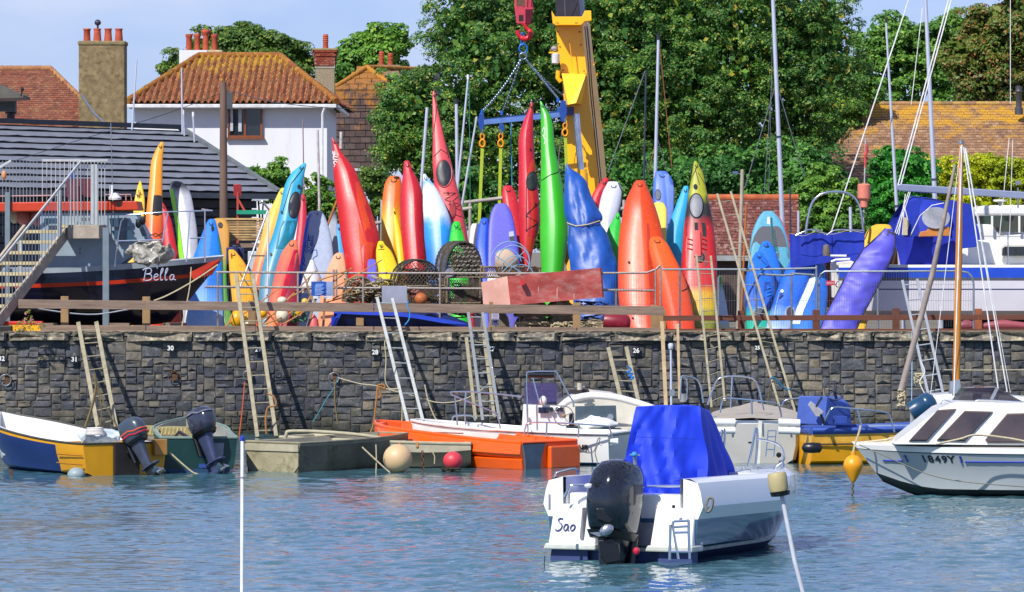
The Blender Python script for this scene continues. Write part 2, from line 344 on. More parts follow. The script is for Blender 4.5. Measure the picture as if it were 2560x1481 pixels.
for kz in range(NZ):
    kx = 0
    while kx < NX:
        if occ[kz][kx]: kx += 1; continue
        free = 0
        while kx + free < NX and not occ[kz][kx + free] and free < 14: free += 1
        big_ = math.sin(kx * .021 + 1) * math.sin(kz * .3) > .1
        w = rnd.choice([3, 4, 5, 5, 6, 7] if not big_ else [5, 6, 7, 8, 9, 11]); h = rnd.choice([2, 2, 3, 3, 4] if big_ else [2, 2, 2, 3, 3])
        if free - w < 3: w = min(free, 12)
        w = min(w, free); h = min(h, NZ - kz)
        if NZ - kz - h == 1: h += 1 if h < 3 else 0
        if w <= 2: h = max(2, min(h, 2))
        for a in range(h):
            for b in range(w): occ[kz + a][kx + b] = True
        cells.append((-12.3 + kx * UX, -12.3 + (kx + w) * UX, -.28 + kz * UZ, -.28 + (kz + h) * UZ)); kx += w
cells.sort(key=lambda c: -((c[1] - c[0]) * (c[3] - c[2]) + (.2 if c[2] > .35 and abs(c[0] + c[1]) < 22 else 0)))
stuffm = MB()
for n, (x0, x1, z0, z1) in enumerate(cells):
    me, vs, fs = rnd.choice(US); d = rnd.uniform(.085, .115)
    c = Vc(((x0 + x1) / 2, WY + .05, (z0 + z1) / 2)); sc = Vc((x1 - x0 - .006, d, z1 - z0 - .006))
    if n < 300:
        o = bpy.data.objects.new('stone', me); COL.objects.link(o); o.parent = qw; o.location = c - ROOT[qw.name]; o.scale = sc
    else: stuffm.add([c + Vc((v.x * sc.x, v.y * sc.y, v.z * sc.z)) for v in vs], fs)
stuffm.build('stone', stone, qw, smooth=50, kind='stuff')
x = -12.4; cm = []
for i in range(4):
    vs, fs = unit_stone(rnd); me = bpy.data.meshes.new('coping_stone'); me.from_pydata(vs, [], fs); me.materials.append(capst); cm.append(me)
while x < 12.4:
    w = rnd.uniform(.6, 1.5); o = bpy.data.objects.new('coping_stone', rnd.choice(cm)); COL.objects.link(o); o.parent = qw
    o.location = Vc((x + w / 2, WY + .16, 2.11)) - ROOT[qw.name]; o.scale = (w - .012, .5, .2 + rnd.uniform(-.01, .02)); x += w
tp = MB(); xx = -12.4; rows = [[], [], []]
while xx < 12.45:
    e_ = rnd.uniform(-.03, .03); rows[0].append(Vc((xx, WY - .02 + e_, 2.19 + rnd.uniform(-.015, .01)))); rows[1].append(Vc((xx, WY - .05 + e_, 2.225 + rnd.uniform(-.008, .014)))); rows[2].append(Vc((xx, WY + .6, 2.235))); xx += .09
tp.grid(rows).build('coping_mortar', M('pale_cement', '8d826c', .95, 0, .35, 6, .8, 30, stain='5f584a', amt=.4), qw)
# number plates and mooring rings
plate = M('black_enamel', '0b0c0f', .35); whitep = M('white_paint', 'd8d8d4', .6)
NPL = {32: 'black berth plate cut by the left edge reading 32 on the wall', 31: 'black berth plate reading 31 just left of the shortest left ladder', 30: 'black berth plate reading 30 above the rusty mooring ring', 29: 'black berth plate reading 29 half hidden behind a ladder rail',
       28: 'black berth plate reading 28 left of the ladder by the blue skiff', 27: 'black berth plate reading 27 partly behind the doubled ladder', 26: 'black berth plate reading 26 beside the stubby ladder with blue cord', 25: 'smaller berth plate reading 25 beside the very long leaning ladder'}
for n, px, py in ((32, 5, 897), (31, 187, 899), (30, 427, 871), (29, 646, 874), (28, 938, 881), (27, 1229, 873), (26, 1590, 877), (25, 1893, 870)):
    t = thing('number_plate', NPL[n], 'number plate', W(px, py + 9, WS) + Vc((0, -.05, 0)), 'berth numbers on the wall')
    c = W(px, py, WS); c.y = WY - .09
    MB().box(c, (.165 if n != 25 else .13, .02, .155 if n != 25 else .12)).build('plate', plate, t)
    text(str(n), c + Vc((0, -.013, 0)), .14 if n != 25 else .11, whitep, t, 'number', bold=.004, ext=.002)
rust = M('rusty_iron', '5a3f2c', .85, .3, .3, 20, .4, 60)
for px, py, r, lb in ((15, 950, 14, 'iron mooring ring on the wall at the left edge below plate 32'), (433, 940, 12, 'rusty mooring ring with a plate below berth number 30'), (620, 938, 11, 'mooring ring on the wall left of the ladder at plate 29'), (835, 945, 13, 'thin mooring ring holding the blue green rope')):
    c = W(px, py, WS); c.y = WY - .1; rr = r / WS
    t = thing('mooring_ring', lb, 'ring', c)
    MB().tube([c + Vc((rr * math.sin(a), 0, rr * math.cos(a))) for a in [i * math.pi / 10 for i in range(21)]], .012, 6).build('ring', rust if px > 100 and px < 500 else galv, t, smooth=60)
    MB().box(c + Vc((0.03, .03, rr)), (.05, .05, .06)).box(c + Vc((.04, .05, 0)), (.13, .02, .2)).build('fixing', rust, t)
# ================================================================= HOUSES
def tiles(name, parent, mat, A, B, C, D, nr, nc, th=.03, lip=.03, poly=None, asparts=0, jit=.004, bow=0, smooth=None):
    """rows of tiles on the slope A-B (eave, left to right) up to D-C (ridge, left to right)"""
    A, B, C, D = map(Vector, (A, B, C, D)); up = (D - A) + (C - B); al = (B - A).normalized(); up = (up - al * up.dot(al)).normalized(); n = al.cross(up).normalized()
    if n.y > 0 and n.z < 0: n = -n
    if n.z < 0: n = -n
    rn = random.Random(hash(name) % 97 + nr); L = (B - A).length; Hh = ((D + C) / 2 - (A + B) / 2).dot(up)
    tw = L / nc; thh = Hh / nr; st = MB(); cnt = 0
    # unit tile (x 0..1, u 0..1.25, n)
    if bow:
        prof = [(0, .0), (.15, .55), (.4, 1.0), (.62, .55), (.8, 0), (1.02, .04)]
    else: prof = [(.02, 0), (.98, 0)]
    def tv(j=0):
        vs = []
        for u, h in ((-.0, lip), (1.28, 0)):
            for x, b in prof: vs.append(Vc((x * tw, u * thh, h + b * bow + th)))
        m = len(prof)
        for x, b in prof: vs.append(Vc((x * tw, 0, h * 0 + b * bow)))
        fs = [(i, i + 1, m + i + 1, m + i) for i in range(m - 1)] + [(2 * m + i, 2 * m + i + 1, i + 1, i) for i in range(m - 1)]
        return vs, fs
    vs, fs = tv(); me = None
    bas = Matrix((al, up, n)).transposed()
    cx = (A + B) / 2
    for r in range(nr):
        t = r / nr; a = A.lerp(D, t); b = B.lerp(C, t)
        ao = (a - A).dot(al); bo = (b - A).dot(al)
        a1 = A.lerp(D, t + 1 / nr); b1 = B.lerp(C, t + 1 / nr); ao1 = (a1 - A).dot(al); bo1 = (b1 - A).dot(al)
        off = 0 if bow else (tw / 2 if r % 2 else 0)
        for c in range(-1, nc + 1):
            x0 = c * tw + off
            if x0 + tw * .7 < max(ao, ao1) - tw * .3 or x0 + tw * .3 > min(bo, bo1) + tw * .3: continue
            base_ = A + up * (r * thh) + al * x0
            rot = Matrix.Rotation(rn.uniform(-jit, jit) * 6, 3, 'Z') ; dn = rn.uniform(0, jit * 2)
            if cnt < asparts and (not poly or poly(base_)):
                if me is None:
                    me = bpy.data.meshes.new('tile'); me.from_pydata(vs, [], fs); me.materials.append(mat)
                    if smooth: me.polygons.foreach_set('use_smooth', [True] * len(fs)); me.set_sharp_from_angle(angle=R(smooth))
                o = bpy.data.objects.new('tile', me); COL.objects.link(o); o.parent = parent
                o.matrix_basis = Matrix.Translation(base_ + n * dn - ROOT[parent.name]) @ (bas @ rot).to_4x4(); cnt += 1
            else: st.add([base_ + n * dn + bas @ (rot @ v) for v in vs], fs)
    if st.v: st.build(name, mat, parent, kind='stuff')
def win(parent, px0, py0, px1, py1, s, fm, depth=.1, mull=1, name='window'):
    a = W(px0, py0, s); b = W(px1, py1, s); w = MB(); t = .07
    cx, cz = (a.x + b.x) / 2, (a.z + b.z) / 2; ww, hh = b.x - a.x, a.z - b.z; y = a.y
    w.box((a.x + t / 2, y, cz), (t, .08, hh)).box((b.x - t / 2, y, cz), (t, .08, hh)).box((cx, y, a.z - t / 2), (ww - 2 * t, .08, t)).box((cx, y, b.z + t / 2), (ww - 2 * t, .08, t)).box((cx, y - .02, b.z - .03), (ww + .15, .16, .05))
    for k in range(mull): w.box((a.x + ww * (k + 1) / (mull + 1), y, cz), (t * 1.1, .078, hh - 2 * t))
    f = w.build(name, fm, parent)
    MB().box((cx, y + .02, cz), (ww - t, .01, hh - t)).build('pane', darkglass, f)
    return f
terra = M('terracotta_pot', 'a5482c', .8, 0, .25, 6, .3, 30, stain='6d3a2c', amt=.3)
def pot(parent, px, pyt, pyb, wpx, s, kind=0, y=None):
    c = W(px, pyb, s); c.y = y or c.y; r = wpx / 2 / s; h = (pyb - pyt) / s
    pr = [(r * .95, 0), (r * .9, h * .3), (r * .85, h * .82), (r, h * .86), (r * 1.05, h * .95), (r, h), (r * .7, h), (r * .7, h * .8)]
    if kind == 1: pr = [(r * 1.1, 0), (r * .95, h * .5), (r * .88, h * .88), (r * 1.02, h * .9), (r * 1.02, h), (r * .7, h), (r * .7, h * .8)]
    if kind == 2: pr = [(r, 0), (r * .85, h * .75), (r * .8, h * .8), (r * 1.35, h * .88), (r * 1.4, h * .95), (r * 1.1, h), (r * .7, h), (r * .7, h * .8)]
    if kind == 3: pr = [(r, 0)] + [(r * (1.0 if i % 2 else .82), h * (.45 + .06 * i)) for i in range(9)] + [(r * .7, h), (r * .7, h * .8)]
    return MB().lathe(pr, c, 14).build('chimney_pot', terra, parent, smooth=50)
render_w = M('white_render', 'd2d4d8', .85, 0, .05, 1, .15, 40, stain='c4c4c2', amt=.36, stretch=(1, 1, .25))
stucco = M('white_soffit', 'b9bcc0', .7)
# ---- white house
S0 = 70.0; Y0 = F / S0
hw = thing('house', 'white rendered house with orange pantile hip roof and brown window', 'house', ((568 - CX) / S0, Y0 + 4, GZ), None)
A = W(316, 259, S0); B = W(841, 259, S0); zr = W(0, 144, 68.2).z
xl = W(333, 0, S0).x; xr = W(816, 0, S0).x
MB().box(((xl + xr) / 2, Y0 + .55 + 5, (GZ + A.z) / 2), (xr - xl, 10, A.z - GZ - .02)).build('wall', render_w, hw)
Bk = Vc((W(886, 0, 65.5).x, F / 65.5, A.z)); Bk.x = max(Bk.x, B.x + .05); Ak = Vc((A.x, Bk.y, A.z))
yr = (A.y + Bk.y) / 2; sr = F / yr; D = Vc(((497 - CX) / sr, yr, H + (HY - 144) / sr)); C = Vc(((700 - CX) / sr, yr, D.z))
pant = RM('orange_pantile', ['8a5234', 'a0603c', '74432c', '966a48', 'aa7248', '805a40'], .85, .4, 20, lich='b08a2c', lamt=.38, lscale=2.2, zlich=(A.z, D.z, .16))
MB().add([A, B, C, D, Ak, Bk], [(0, 1, 2, 3), (1, 5, 2), (5, 4, 3, 2), (4, 0, 3)]).build('roof_boards', M('roof_felt', '3a2418', .9), hw)
tiles('roof_tile', hw, pant, A, B, C, D, 13, 33, th=.012, lip=.035, asparts=300, bow=.115, smooth=50)
tiles('roof_tile', hw, pant, B, Bk, C, C + (Bk - B) * .02, 13, 26, th=.012, lip=.035, bow=.09)
rt = MB()
for a, b in ((A, D), (D, C), (B, C)):
    n = max(6, int((b - a).length / .42))
    for i in range(n):
        p, q = a.lerp(b, i / n), a.lerp(b, (i + 1.08) / n); rt.tube([p + Vc((0, -.02, .06)), q + Vc((0, -.02, .075))], [.14, .12], 8)
rt.build('ridge_tile', RM('ridge_pantile', ['8a5428', '9a6626', '80492c', 'a06c2c'], .85, .4, 20, lich='a8841c', lamt=.42, lscale=3), hw, smooth=60)
MB().box(((A.x + B.x) / 2, A.y + .0, A.z - .09), (B.x - A.x, .12, .13)).box((B.x - .0, (B.y + Bk.y) / 2 + .07, A.z - .09), (.12, Bk.y - B.y, .13)).build('gutter', M('white_gutter', 'c8cacc', .4), hw, bevel=.02)
MB().box(((A.x + B.x) / 2, A.y + .36, A.z - .17), (B.x - A.x - .2, .6, .03)).build('soffit', stucco, hw)
brwood = M('brown_window_frame', '7a4020', .5, 0, .1)
MB().tube([W(812, 268, 70.1), W(806, 285, 70.1), W(806, 700, 70.1)], .045, 6).build('downpipe', M('white_gutter', 'c8cacc', .4), hw)
win(hw, 569, 269, 656, 344, S0 * .9975, brwood)
w2 = MB().box(W(579, 300, S0 * .9978), (.1, .02, .8)).box(W(600, 296, S0 * .9978), (.12, .02, .95)); w2.build('curtain', M('net_curtain', 'a9adb5', .9), hw)
ch = W(482, 152, 67); MB().box((ch.x, ch.y + .6, ch.z - .7), (1.05, .7, 2.2)).build('chimney', render_w, hw)
for px, t_, k in ((470, 84, 0), (491, 83, 0), (512, 73, 2), (534, 84, 0)): pot(hw, px, t_, 138, 17, 67, k, ch.y + .6)
MB().box((ch.x + .35, ch.y + .6, ch.z + .32), (1.5, .6, .18)).build('chimney_flaunching', M('flaunching', 'a89a78', .9, 0, .3, 10, .6), hw, bevel=.05)
# ---- brick and render chimney behind the white house
S1 = 64.0; c = W(813, 225, S1)
hc = thing('chimney', 'slim brick and pebbledash chimney with one ribbed pot behind the white house', 'chimney', (c.x, F / S1, GZ))
MB().box((c.x, F / S1, (GZ + H + (HY - 165) / S1) / 2), (.74, .74, H + (HY - 165) / S1 - GZ)).build('stack', M('pebbledash', '8d8068', .95, 0, .3, 25, .8, 60), hc)
bk = MB(); z = H + (HY - 165) / S1
brk = RM('red_brick', ['8a3a28', '9a4832', '75362a', 'a05a44', '8d6a5a'], .9, .3, 30)
row = 0
while z < H + (HY - 128) / S1:
    wd = .74 + (.08 if row > 4 else 0) + (.06 if row > 6 else 0)
    for k in range(4):
        for sx in (-1,): bk.box((c.x - wd / 2 + wd * (k + .5) / 4 + (.03 if row % 2 else -.03), F / S1 - wd / 2, z + .03), (wd / 4 - .012, .11, .062))
        bk.box((c.x - wd / 2, F / S1 - wd / 2 + wd * (k + .6) / 4, z + .03), (.1, wd / 4 - .012, .062)); bk.box((c.x + wd / 2, F / S1 - wd / 2 + wd * (k + .6) / 4, z + .03), (.1, wd / 4 - .012, .062))
    z += .075; row += 1
bk.build('brick', brk, hc, kind='stuff'); MB().box((c.x, F / S1, z - .35), (.78, .78, .72)).build('brick_core', M('mortar', '9a9080', .95), hc)
MB().box((c.x, F / S1, z + .03), (.98, .98, .08)).build('cap', M('cap_stone', '8a7a50', .9, 0, .3, 8, .4), hc, bevel=.02)
pot(hc, 814, 86, 125, 15, S1, 3, F / S1)
# ---- brown slate house in the middle
S2 = 60.0
hm = thing('house', 'house hung with brown slates and orange lichen ridge left of the big tree', 'house', (W(900, 0, S2).x, F / S2, GZ))
sl_m = RM('brown_slate', ['4a3c3a', '55443f', '403634', '5f4c46', '4d4444'], .8, .4, 15, lich='96642a', lamt=.36, lscale=2.5, zlich=(8, 11.6, .28))
a = W(826, 228, S2); pk = W(917, 171, S2 - 1); b = W(1010, 240, S2); lo = W(860, 420, S2); lo2 = W(1060, 420, S2)
a2 = W(858, 236, S2)
MB().prism([W(826, 232, S2), W(1010, 232, S2), lo2, lo], (0, 8, 0)).build('wall', M('brown_wall', '55443f', .9), hm)
tiles('slate', hm, sl_m, lo + Vc((-.2, -.1, 0)), lo2 + Vc((0, -.1, 0)), W(1030, 232, S2) + Vc((0, -.02, 0)), W(834, 232, S2) + Vc((0, -.02, 0)), 12, 8, th=.02, lip=.05, asparts=200)
tiles('slate', hm, sl_m, W(832, 228, S2) + Vc((0, -.05, 0)), W(1000, 228, S2) + Vc((0, -.05, 0)), pk + Vc((.2, .2, 0)), pk + Vc((-.1, .2, 0)), 4, 8, th=.02, lip=.05, asparts=60)
MB().add([W(826, 230, S2), pk, W(1010, 232, S2), W(960, 176, S2 - 3), W(1100, 176, S2 - 3), W(1100, 240, S2 - 1)], [(0, 1, 2), (1, 3, 4, 5, 2)]).build('roof', M('dark_slate_roof', '2f2d33', .6, 0, .3, 4), hm)
rt = MB()
for p, q in ((W(824, 230, S2), pk), (pk, W(1010, 238, S2) * 1), (pk, W(1100, 178, S2 - 3))):
    for i in range(9): rt.tube([p.lerp(q, i / 9) + Vc((0, -.1, .03)), p.lerp(q, (i + 1.05) / 9) + Vc((0, -.1, .05))], [.12, .1], 7)
rt.build('ridge_tile', M('lichened_ridge', 'a5701c', .9, 0, .25, 6, .5, stain='7a4d33', amt=.35), hm, smooth=60)
MB().box((W(955, 0, S2).x, F / S2 - .35, lo.z - .08), (3.4, .12, .1)).build('gutter', M('white_gutter', 'c8cacc', .4), hm)
MB().box((W(968, 0, 58).x, F / 58, H + (HY - 195) / 58), (1.1, .6, 1.1)).build('chimney', M('cement_chimney', '8a7a66', .95, 0, .3, 8, .5), hm)
for px, t_ in ((954, 129), (976, 133)): pot(hm, px, t_, 164, 15, 58, 3, F / 58)
# ---- tile roofed house at the left with big chimney
S3 = 84.0
hl = thing('house', 'house at the far left under a steep red brown tile roof', 'house', (W(100, 0, S3).x, F / S3 + 3, GZ))
tl = RM('red_brown_tile', ['7a4a38', '8d5844', '684035', '95634a', '7d5140', '8a4a35'], .88, .4, 15, lich='8f8a5c', lamt=.36, lscale=1.3)
A = W(-260, 330, S3); B = W(285, 330, S3); s5 = S3 - 2.2; C = W(127, 175, s5); D = W(-260, 175, s5)
MB().add([A, B, C, D, W(290, 330, S3 - 5), D + Vc((0, 4, -2))], [(0, 1, 2, 3), (1, 4, 2), (3, 2, 4, 5)]).build('roof_boards', M('roof_felt', '3a2418', .9), hl)
tiles('roof_tile', hl, tl, A, B, C, D, 30, 46, th=.012, lip=.022, jit=.003)
MB().box((W(0, 0, S3).x, F / S3 + 3, (GZ + A.z) / 2), (6.4, 5, A.z - GZ)).build('wall', render_w, hl)
rt = MB()
for p, q in ((D, C),):
    for i in range(16): rt.tube([p.lerp(q, i / 16) + Vc((0, 0, .03)), p.lerp(q, (i + 1.03) / 16) + Vc((0, 0, .04))], .1, 7)
for i in range(18):
    p, q = B, C; rt.tube([p.lerp(q, i / 18) + Vc((0, -.02, .03)), p.lerp(q, (i + 1.1) / 18) + Vc((0, -.02, .06))], [.09, .06], 7)
rt.build('ridge_tile', RM('ridge_red', ['9a6a45', 'a57a50', '8d5a40'], .88, .4, 15), hl, smooth=60)
d0 = W(-80, 210, S3 + 1.5)
dm = MB(); dm.prism([W(-80, 205, S3 + 2), W(-20, 205, S3 + 2), W(58, 238, S3 + 2), W(58, 246, S3 + 2), W(-80, 246, S3 + 2)], (0, 2.2, 0)); dm.build('dormer_roof', M('lead_grey', '55544c', .7, 0, .2), hl)
MB().box(W(-20, 262, S3 + 1.2), (1.4, .5, .4)).build('dormer', M('dormer_grey', '5a646c', .8), hl)
MB().beam(W(-80, 252, S3 + 2.4), W(66, 248, S3 + 2.4), .1, .09).build('gutter', M('dark_gutter', '33231f', .5), hl)
MB().lathe([(.12, 0), (.12, .22), (.17, .25), (.18, .36), (.1, .44), (.05, .45)], W(27, 306, S3 + 1), 12).build('vent', M('plum_vent', '2f2a3c', .5), hl, smooth=50)
MB().ball(W(56, 224, S3 + 2), .055, 10, 6).tube([W(56, 224, S3 + 2), W(52, 240, S3 + 2)], .02, 5).build('floodlight', black, hl)
big = thing('chimney', 'massive mottled pebbledash chimney with four clay pots at the left', 'chimney', (W(254, 0, S3 + .6).x, F / (S3 + .6), GZ))
MB().box((W(254, 0, S3 + .6).x, F / (S3 + .6) + .5, (W(0, 112, S3 + .6).z + GZ) / 2), (1.36, 1.0, W(0, 112, S3 + .6).z - GZ)).build('stack', M('dirty_pebbledash', '857454', .97, 0, .3, 4, .9, 60, stain='5a4c30', amt=.45), big, bevel=.03)
MB().box((W(254, 0, S3 + .6).x, F / (S3 + .6) + .5, W(0, 108, S3 + .6).z), (1.42, 1.06, .13)).build('cap', M('cap_cement', '7c7050', .95, 0, .3, 6, .5), big, bevel=.04)
for px in (214, 240, 267, 294): pot(big, px, 70, 102, 19, S3 + .6, 0 if px < 220 else 1, F / (S3 + .6) + .5)
MB().lathe([(.03, 0), (.03, .1), (.09, .14), (.1, .2), (.06, .26), (.02, .28)], W(241, 71, S3 + .6) + Vc((0, .5, 0)), 12).build('cowl', M('plum_vent', '2f2a3c', .5), big, smooth=50)
MB().tube([W(204, 238, S3 + 1.2), W(236, 285, S3 + 1.2), W(280, 325, S3 + 1.2)], .04, 8).build('hip_flashing', galv, big, smooth=60)
# ---- dark long roof behind the kayaks
ds = thing('boat_shed', 'low building with stepped dark grey roof courses behind the kayaks', 'building', (-11.5, 137, GZ))
eL, eR = W(-200, 466, 102.2), W(698, 484, 92.2); eL.z = eR.z = 5.5
al = (eR - eL); al.z = 0; al.normalize(); pn = Vc((-al.y, al.x, 0))
P0 = W(0, 472, 100); t = 14.67
rR = P0 + al * 14.6 + pn * 4.5; rR.z = 7.3; rL = eL + pn * 4.5 + al * .5; rL.z = 7.3
slate_d = M('dark_grey_roofing', '6e727c', .75, 0, .12, 3, .3, 30)
edge_d = M('roof_course_edge', '15171d', .8)  # near-black lip: shadow line under each course put into the colour
nrow = 10
for r in range(nrow):
    t0, t1 = r / nrow, (r + 1.06) / nrow
    a, b, c_, d_ = eL.lerp(rL, t0), eR.lerp(rR, t0), eR.lerp(rR, min(1, t1)), eL.lerp(rL, min(1, t1))
    seg_n = 46; lo_, up_, lo2_ = [], [], []; rn = random.Random(r)
    for i in range(seg_n + 1):
        u = i / seg_n; j = rn.uniform(-.02, .02)
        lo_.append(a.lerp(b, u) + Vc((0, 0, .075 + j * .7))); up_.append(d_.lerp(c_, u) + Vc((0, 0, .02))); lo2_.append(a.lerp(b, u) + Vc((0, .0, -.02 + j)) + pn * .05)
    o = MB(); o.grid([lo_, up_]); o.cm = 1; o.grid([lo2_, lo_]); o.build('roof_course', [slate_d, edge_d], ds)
MB().add([eL, eR, rR, rL, eR + pn * 9, eL + pn * 9], [(0, 1, 2, 3), (1, 4, 2), (3, 2, 4, 5)]).build('roof_boards', edge_d, ds)
MB().beam(rL + Vc((0, 0, .12)), rR + Vc((0, 0, .12)), .3, .12).build('ridge_cap', M('ridge_grey', '3c3f47', .7), ds)
MB().beam(eR + Vc((0, 0, .08)), rR + Vc((0, 0, .1)), .16, .1).build('hip_flashing', M('hip_lead', '5e6468', .6), ds)
MB().beam(eL + Vc((0, 0, -.06)) - pn * .1, eR + Vc((0, 0, -.06)) - pn * .1, .12, .14).build('gutter', M('grey_gutter', '5f6468', .5), ds)
for k in range(14):
    z = GZ + .05 + k * .235
    MB().beam(eL + pn * .5 + Vc((0, 0, z - 5.5)), eR + pn * .5 + Vc((0, 0, z - 5.5)) - al * .4, .06, .2).build('cladding_board', M('grey_cladding', '3a3f47', .8, 0, .2, 4), ds)
MB().prism([eL + pn * .56 + Vc((0, 0, -3.4)), eR + pn * .56 - al * .5 + Vc((0, 0, -3.4)), eR + pn * .56 - al * .5, eL + pn * .56], pn * 7).build('wall', edge_d, ds)
# ---- house at the right
S4 = 76.0
hr = thing('house', 'house at the right under a long tile roof blotched with yellow lichen', 'house', (W(2400, 0, S4).x, F / S4 + 3, GZ))
rtl = RM('brown_roof_tile', ['86664e', '947056', '765a48', 'a08062', '8c6850', 'a8886c'], .9, .4, 15, lich='b88a2c', lamt=.48, lscale=1.1, zlich=(7.2, 9, .1))
A = W(2010, 470, S4); B = W(2760, 470, S4); D = W(2176, 264, S4 - 2.6); C = W(2760, 264, S4 - 2.6)
MB().add([A, B, C, D, A + Vc((.3, 9, 0))], [(0, 1, 2, 3), (0, 3, 4)]).build('roof_boards', M('roof_felt', '3a2418', .9), hr)
tiles('roof_tile', hr, rtl, A, B, C, D, 32, 62, th=.014, lip=.024, jit=.005)
MB().box((W(2400, 0, S4).x, F / S4 + 4, (GZ + A.z) / 2), (8.6, 7, A.z - GZ)).build('wall', brk, hr)
rt = MB()
for i in range(20): rt.tube([D.lerp(C, i / 20) + Vc((0, 0, .05)), D.lerp(C, (i + 1.02) / 20) + Vc((0, 0, .06))], .09, 7)
for i in range(16): rt.tube([A.lerp(D, i / 16) + Vc((0, -.03, .03)), A.lerp(D, (i + 1.1) / 16) + Vc((0, -.03, .05))], [.08, .06], 7)
rt.build('ridge_tile', RM('ridge_lich', ['8d6a50', 'a07a55', 'a88a4a', '75604e'], .9, .4, 15), hr, smooth=60)
c = W(2547, 272, S4 - 2)
MB().lathe([(.14, -.2), (.14, .02), (.1, .05), (.1, .55), (.13, .58), (.1, .62), (.12, .75), (.02, .77)], c, 12).build('flue', M('flue_grey', '4c5056', .5, .4), hr, smooth=50)
MB().box(W(2218, 413, S4 + 1), (.6, .3, .12)).build('skylight', galv, hr)
# ---- low tiled shed behind the ladders
S5 = 96.0
lw = thing('shed', 'low shed under a crumbling red tile roof behind the leaning ladders', 'shed', (W(1880, 0, S5).x, F / S5 + 2, GZ))
rs = RM('old_red_tile', ['6d3f38', '7a4a40', '5e3834', '84524a', '8f6a60'], .9, .5, 15, lich='a89a90', lamt=.34, lscale=2.5)
A = W(1770, 640, S5); B = W(1996, 640, S5); D = W(1770, 500, S5 - 2); C = W(1996, 500, S5 - 2)
MB().add([A, B, C, D], [(0, 1, 2, 3)]).build('roof_boards', M('roof_felt', '3a2418', .9), lw)
tiles('roof_tile', lw, rs, A, B, C, D, 20, 24, th=.014, lip=.02, jit=.008)
MB().tube([D + Vc((0, 0, .05)), C + Vc((0, 0, .05))], .1, 8).build('ridge_tile', M('orange_ridge', 'a0522c', .85, 0, .3, 5), lw, smooth=60)
MB().box(((A.x + B.x) / 2, A.y + .8, (GZ + A.z) / 2), (B.x - A.x - .3, 1.2, A.z - GZ)).build('wall', M('shed_wall', '4d4038', .9, 0, .3), lw)
MB().box(((A.x + B.x) / 2, A.y - .05, A.z - .06), (B.x - A.x, .12, .14)).build('fascia', M('grey_fascia', '8a8f90', .7), lw)
# ---- utility pole and overhead wires
up_ = thing('utility_pole', 'weathered wooden utility pole with grey box near its top', 'pole', (W(560, 0, 97).x, F / 97, GZ))
MB().tube([(W(560, 0, 97).x, F / 97, GZ), W(558, 205, 97)], [.125, .085], 10).build('pole', M('pole_wood', '675348', .9, 0, .25, 3, .4, 20, stretch=(1, 1, .2)), up_, smooth=60)
MB().box(W(574, 252, 98), (.14, .14, .42)).build('junction_box', M('box_grey', '3f444a', .6), up_)
MB().tube(Wl([(572, 274), (576, 300), (570, 325), (572, 345)], 98), .008, 5).build('cable', black, up_)
rope('overhead_wire', 'thin black wire slung from the pole across the white house', [(566, 225, 97), (700, 258, 92), (900, 272, 84), (1190, 262, 76), (1300, 232, 74)], .011, black, cat='wire')
rope('overhead_wire', 'thin wire running left from the pole down over the dark roof', [(556, 232, 97), (400, 290, 97), (200, 350, 98), (20, 408, 100)], .008, black, cat='wire')
# ================================================================= TREES AND HEDGES
def leafmat(name, cols):
    m, nt, b = newmat(name); N = nt.nodes.new; L = nt.links.new
    ge = N('ShaderNodeNewGeometry'); rp = N('ShaderNodeValToRGB'); els = rp.color_ramp.elements
    while len(els) < len(cols): els.new(.5)
    for e, (p, c) in zip(els, cols): e.position = p; e.color = lin(c)
    L(ge.outputs['Random Per Island'], rp.inputs[0])
    no = N('ShaderNodeTexNoise'); no.inputs['Scale'].default_value = .5; no.inputs['Detail'].default_value = 3; L(ge.outputs['Position'], no.inputs[0])
    r1 = N('ShaderNodeValToRGB'); r1.color_ramp.elements[0].position = .35; r1.color_ramp.elements[1].position = .68; r1.color_ramp.elements[0].color = (.92, 1.0, 1.0, 1); r1.color_ramp.elements[1].color = (1.65, 1.5, 1.05, 1); L(no.outputs[0], r1.inputs[0])
    mx = N('ShaderNodeMix'); mx.data_type = 'RGBA'; mx.blend_type = 'MULTIPLY'; mx.inputs[0].default_value = 1; L(rp.outputs[0], mx.inputs[6]); L(r1.outputs[0], mx.inputs[7])
    L(mx.outputs[2], b.inputs['Base Color']); b.inputs['Roughness'].default_value = .5; b.inputs['Specular IOR Level'].default_value = .35
    tr = N('ShaderNodeBsdfTranslucent'); L(mx.outputs[2], tr.inputs[0]); ms = N('ShaderNodeMixShader'); ms.inputs[0].default_value = .33
    out = nt.nodes['Material Output']; L(b.outputs[0], ms.inputs[1]); L(tr.outputs[0], ms.inputs[2]); L(ms.outputs[0], out.inputs[0]); return m
bark = M('bark', '3b3128', .95, 0, .3, 8, .6, 30)
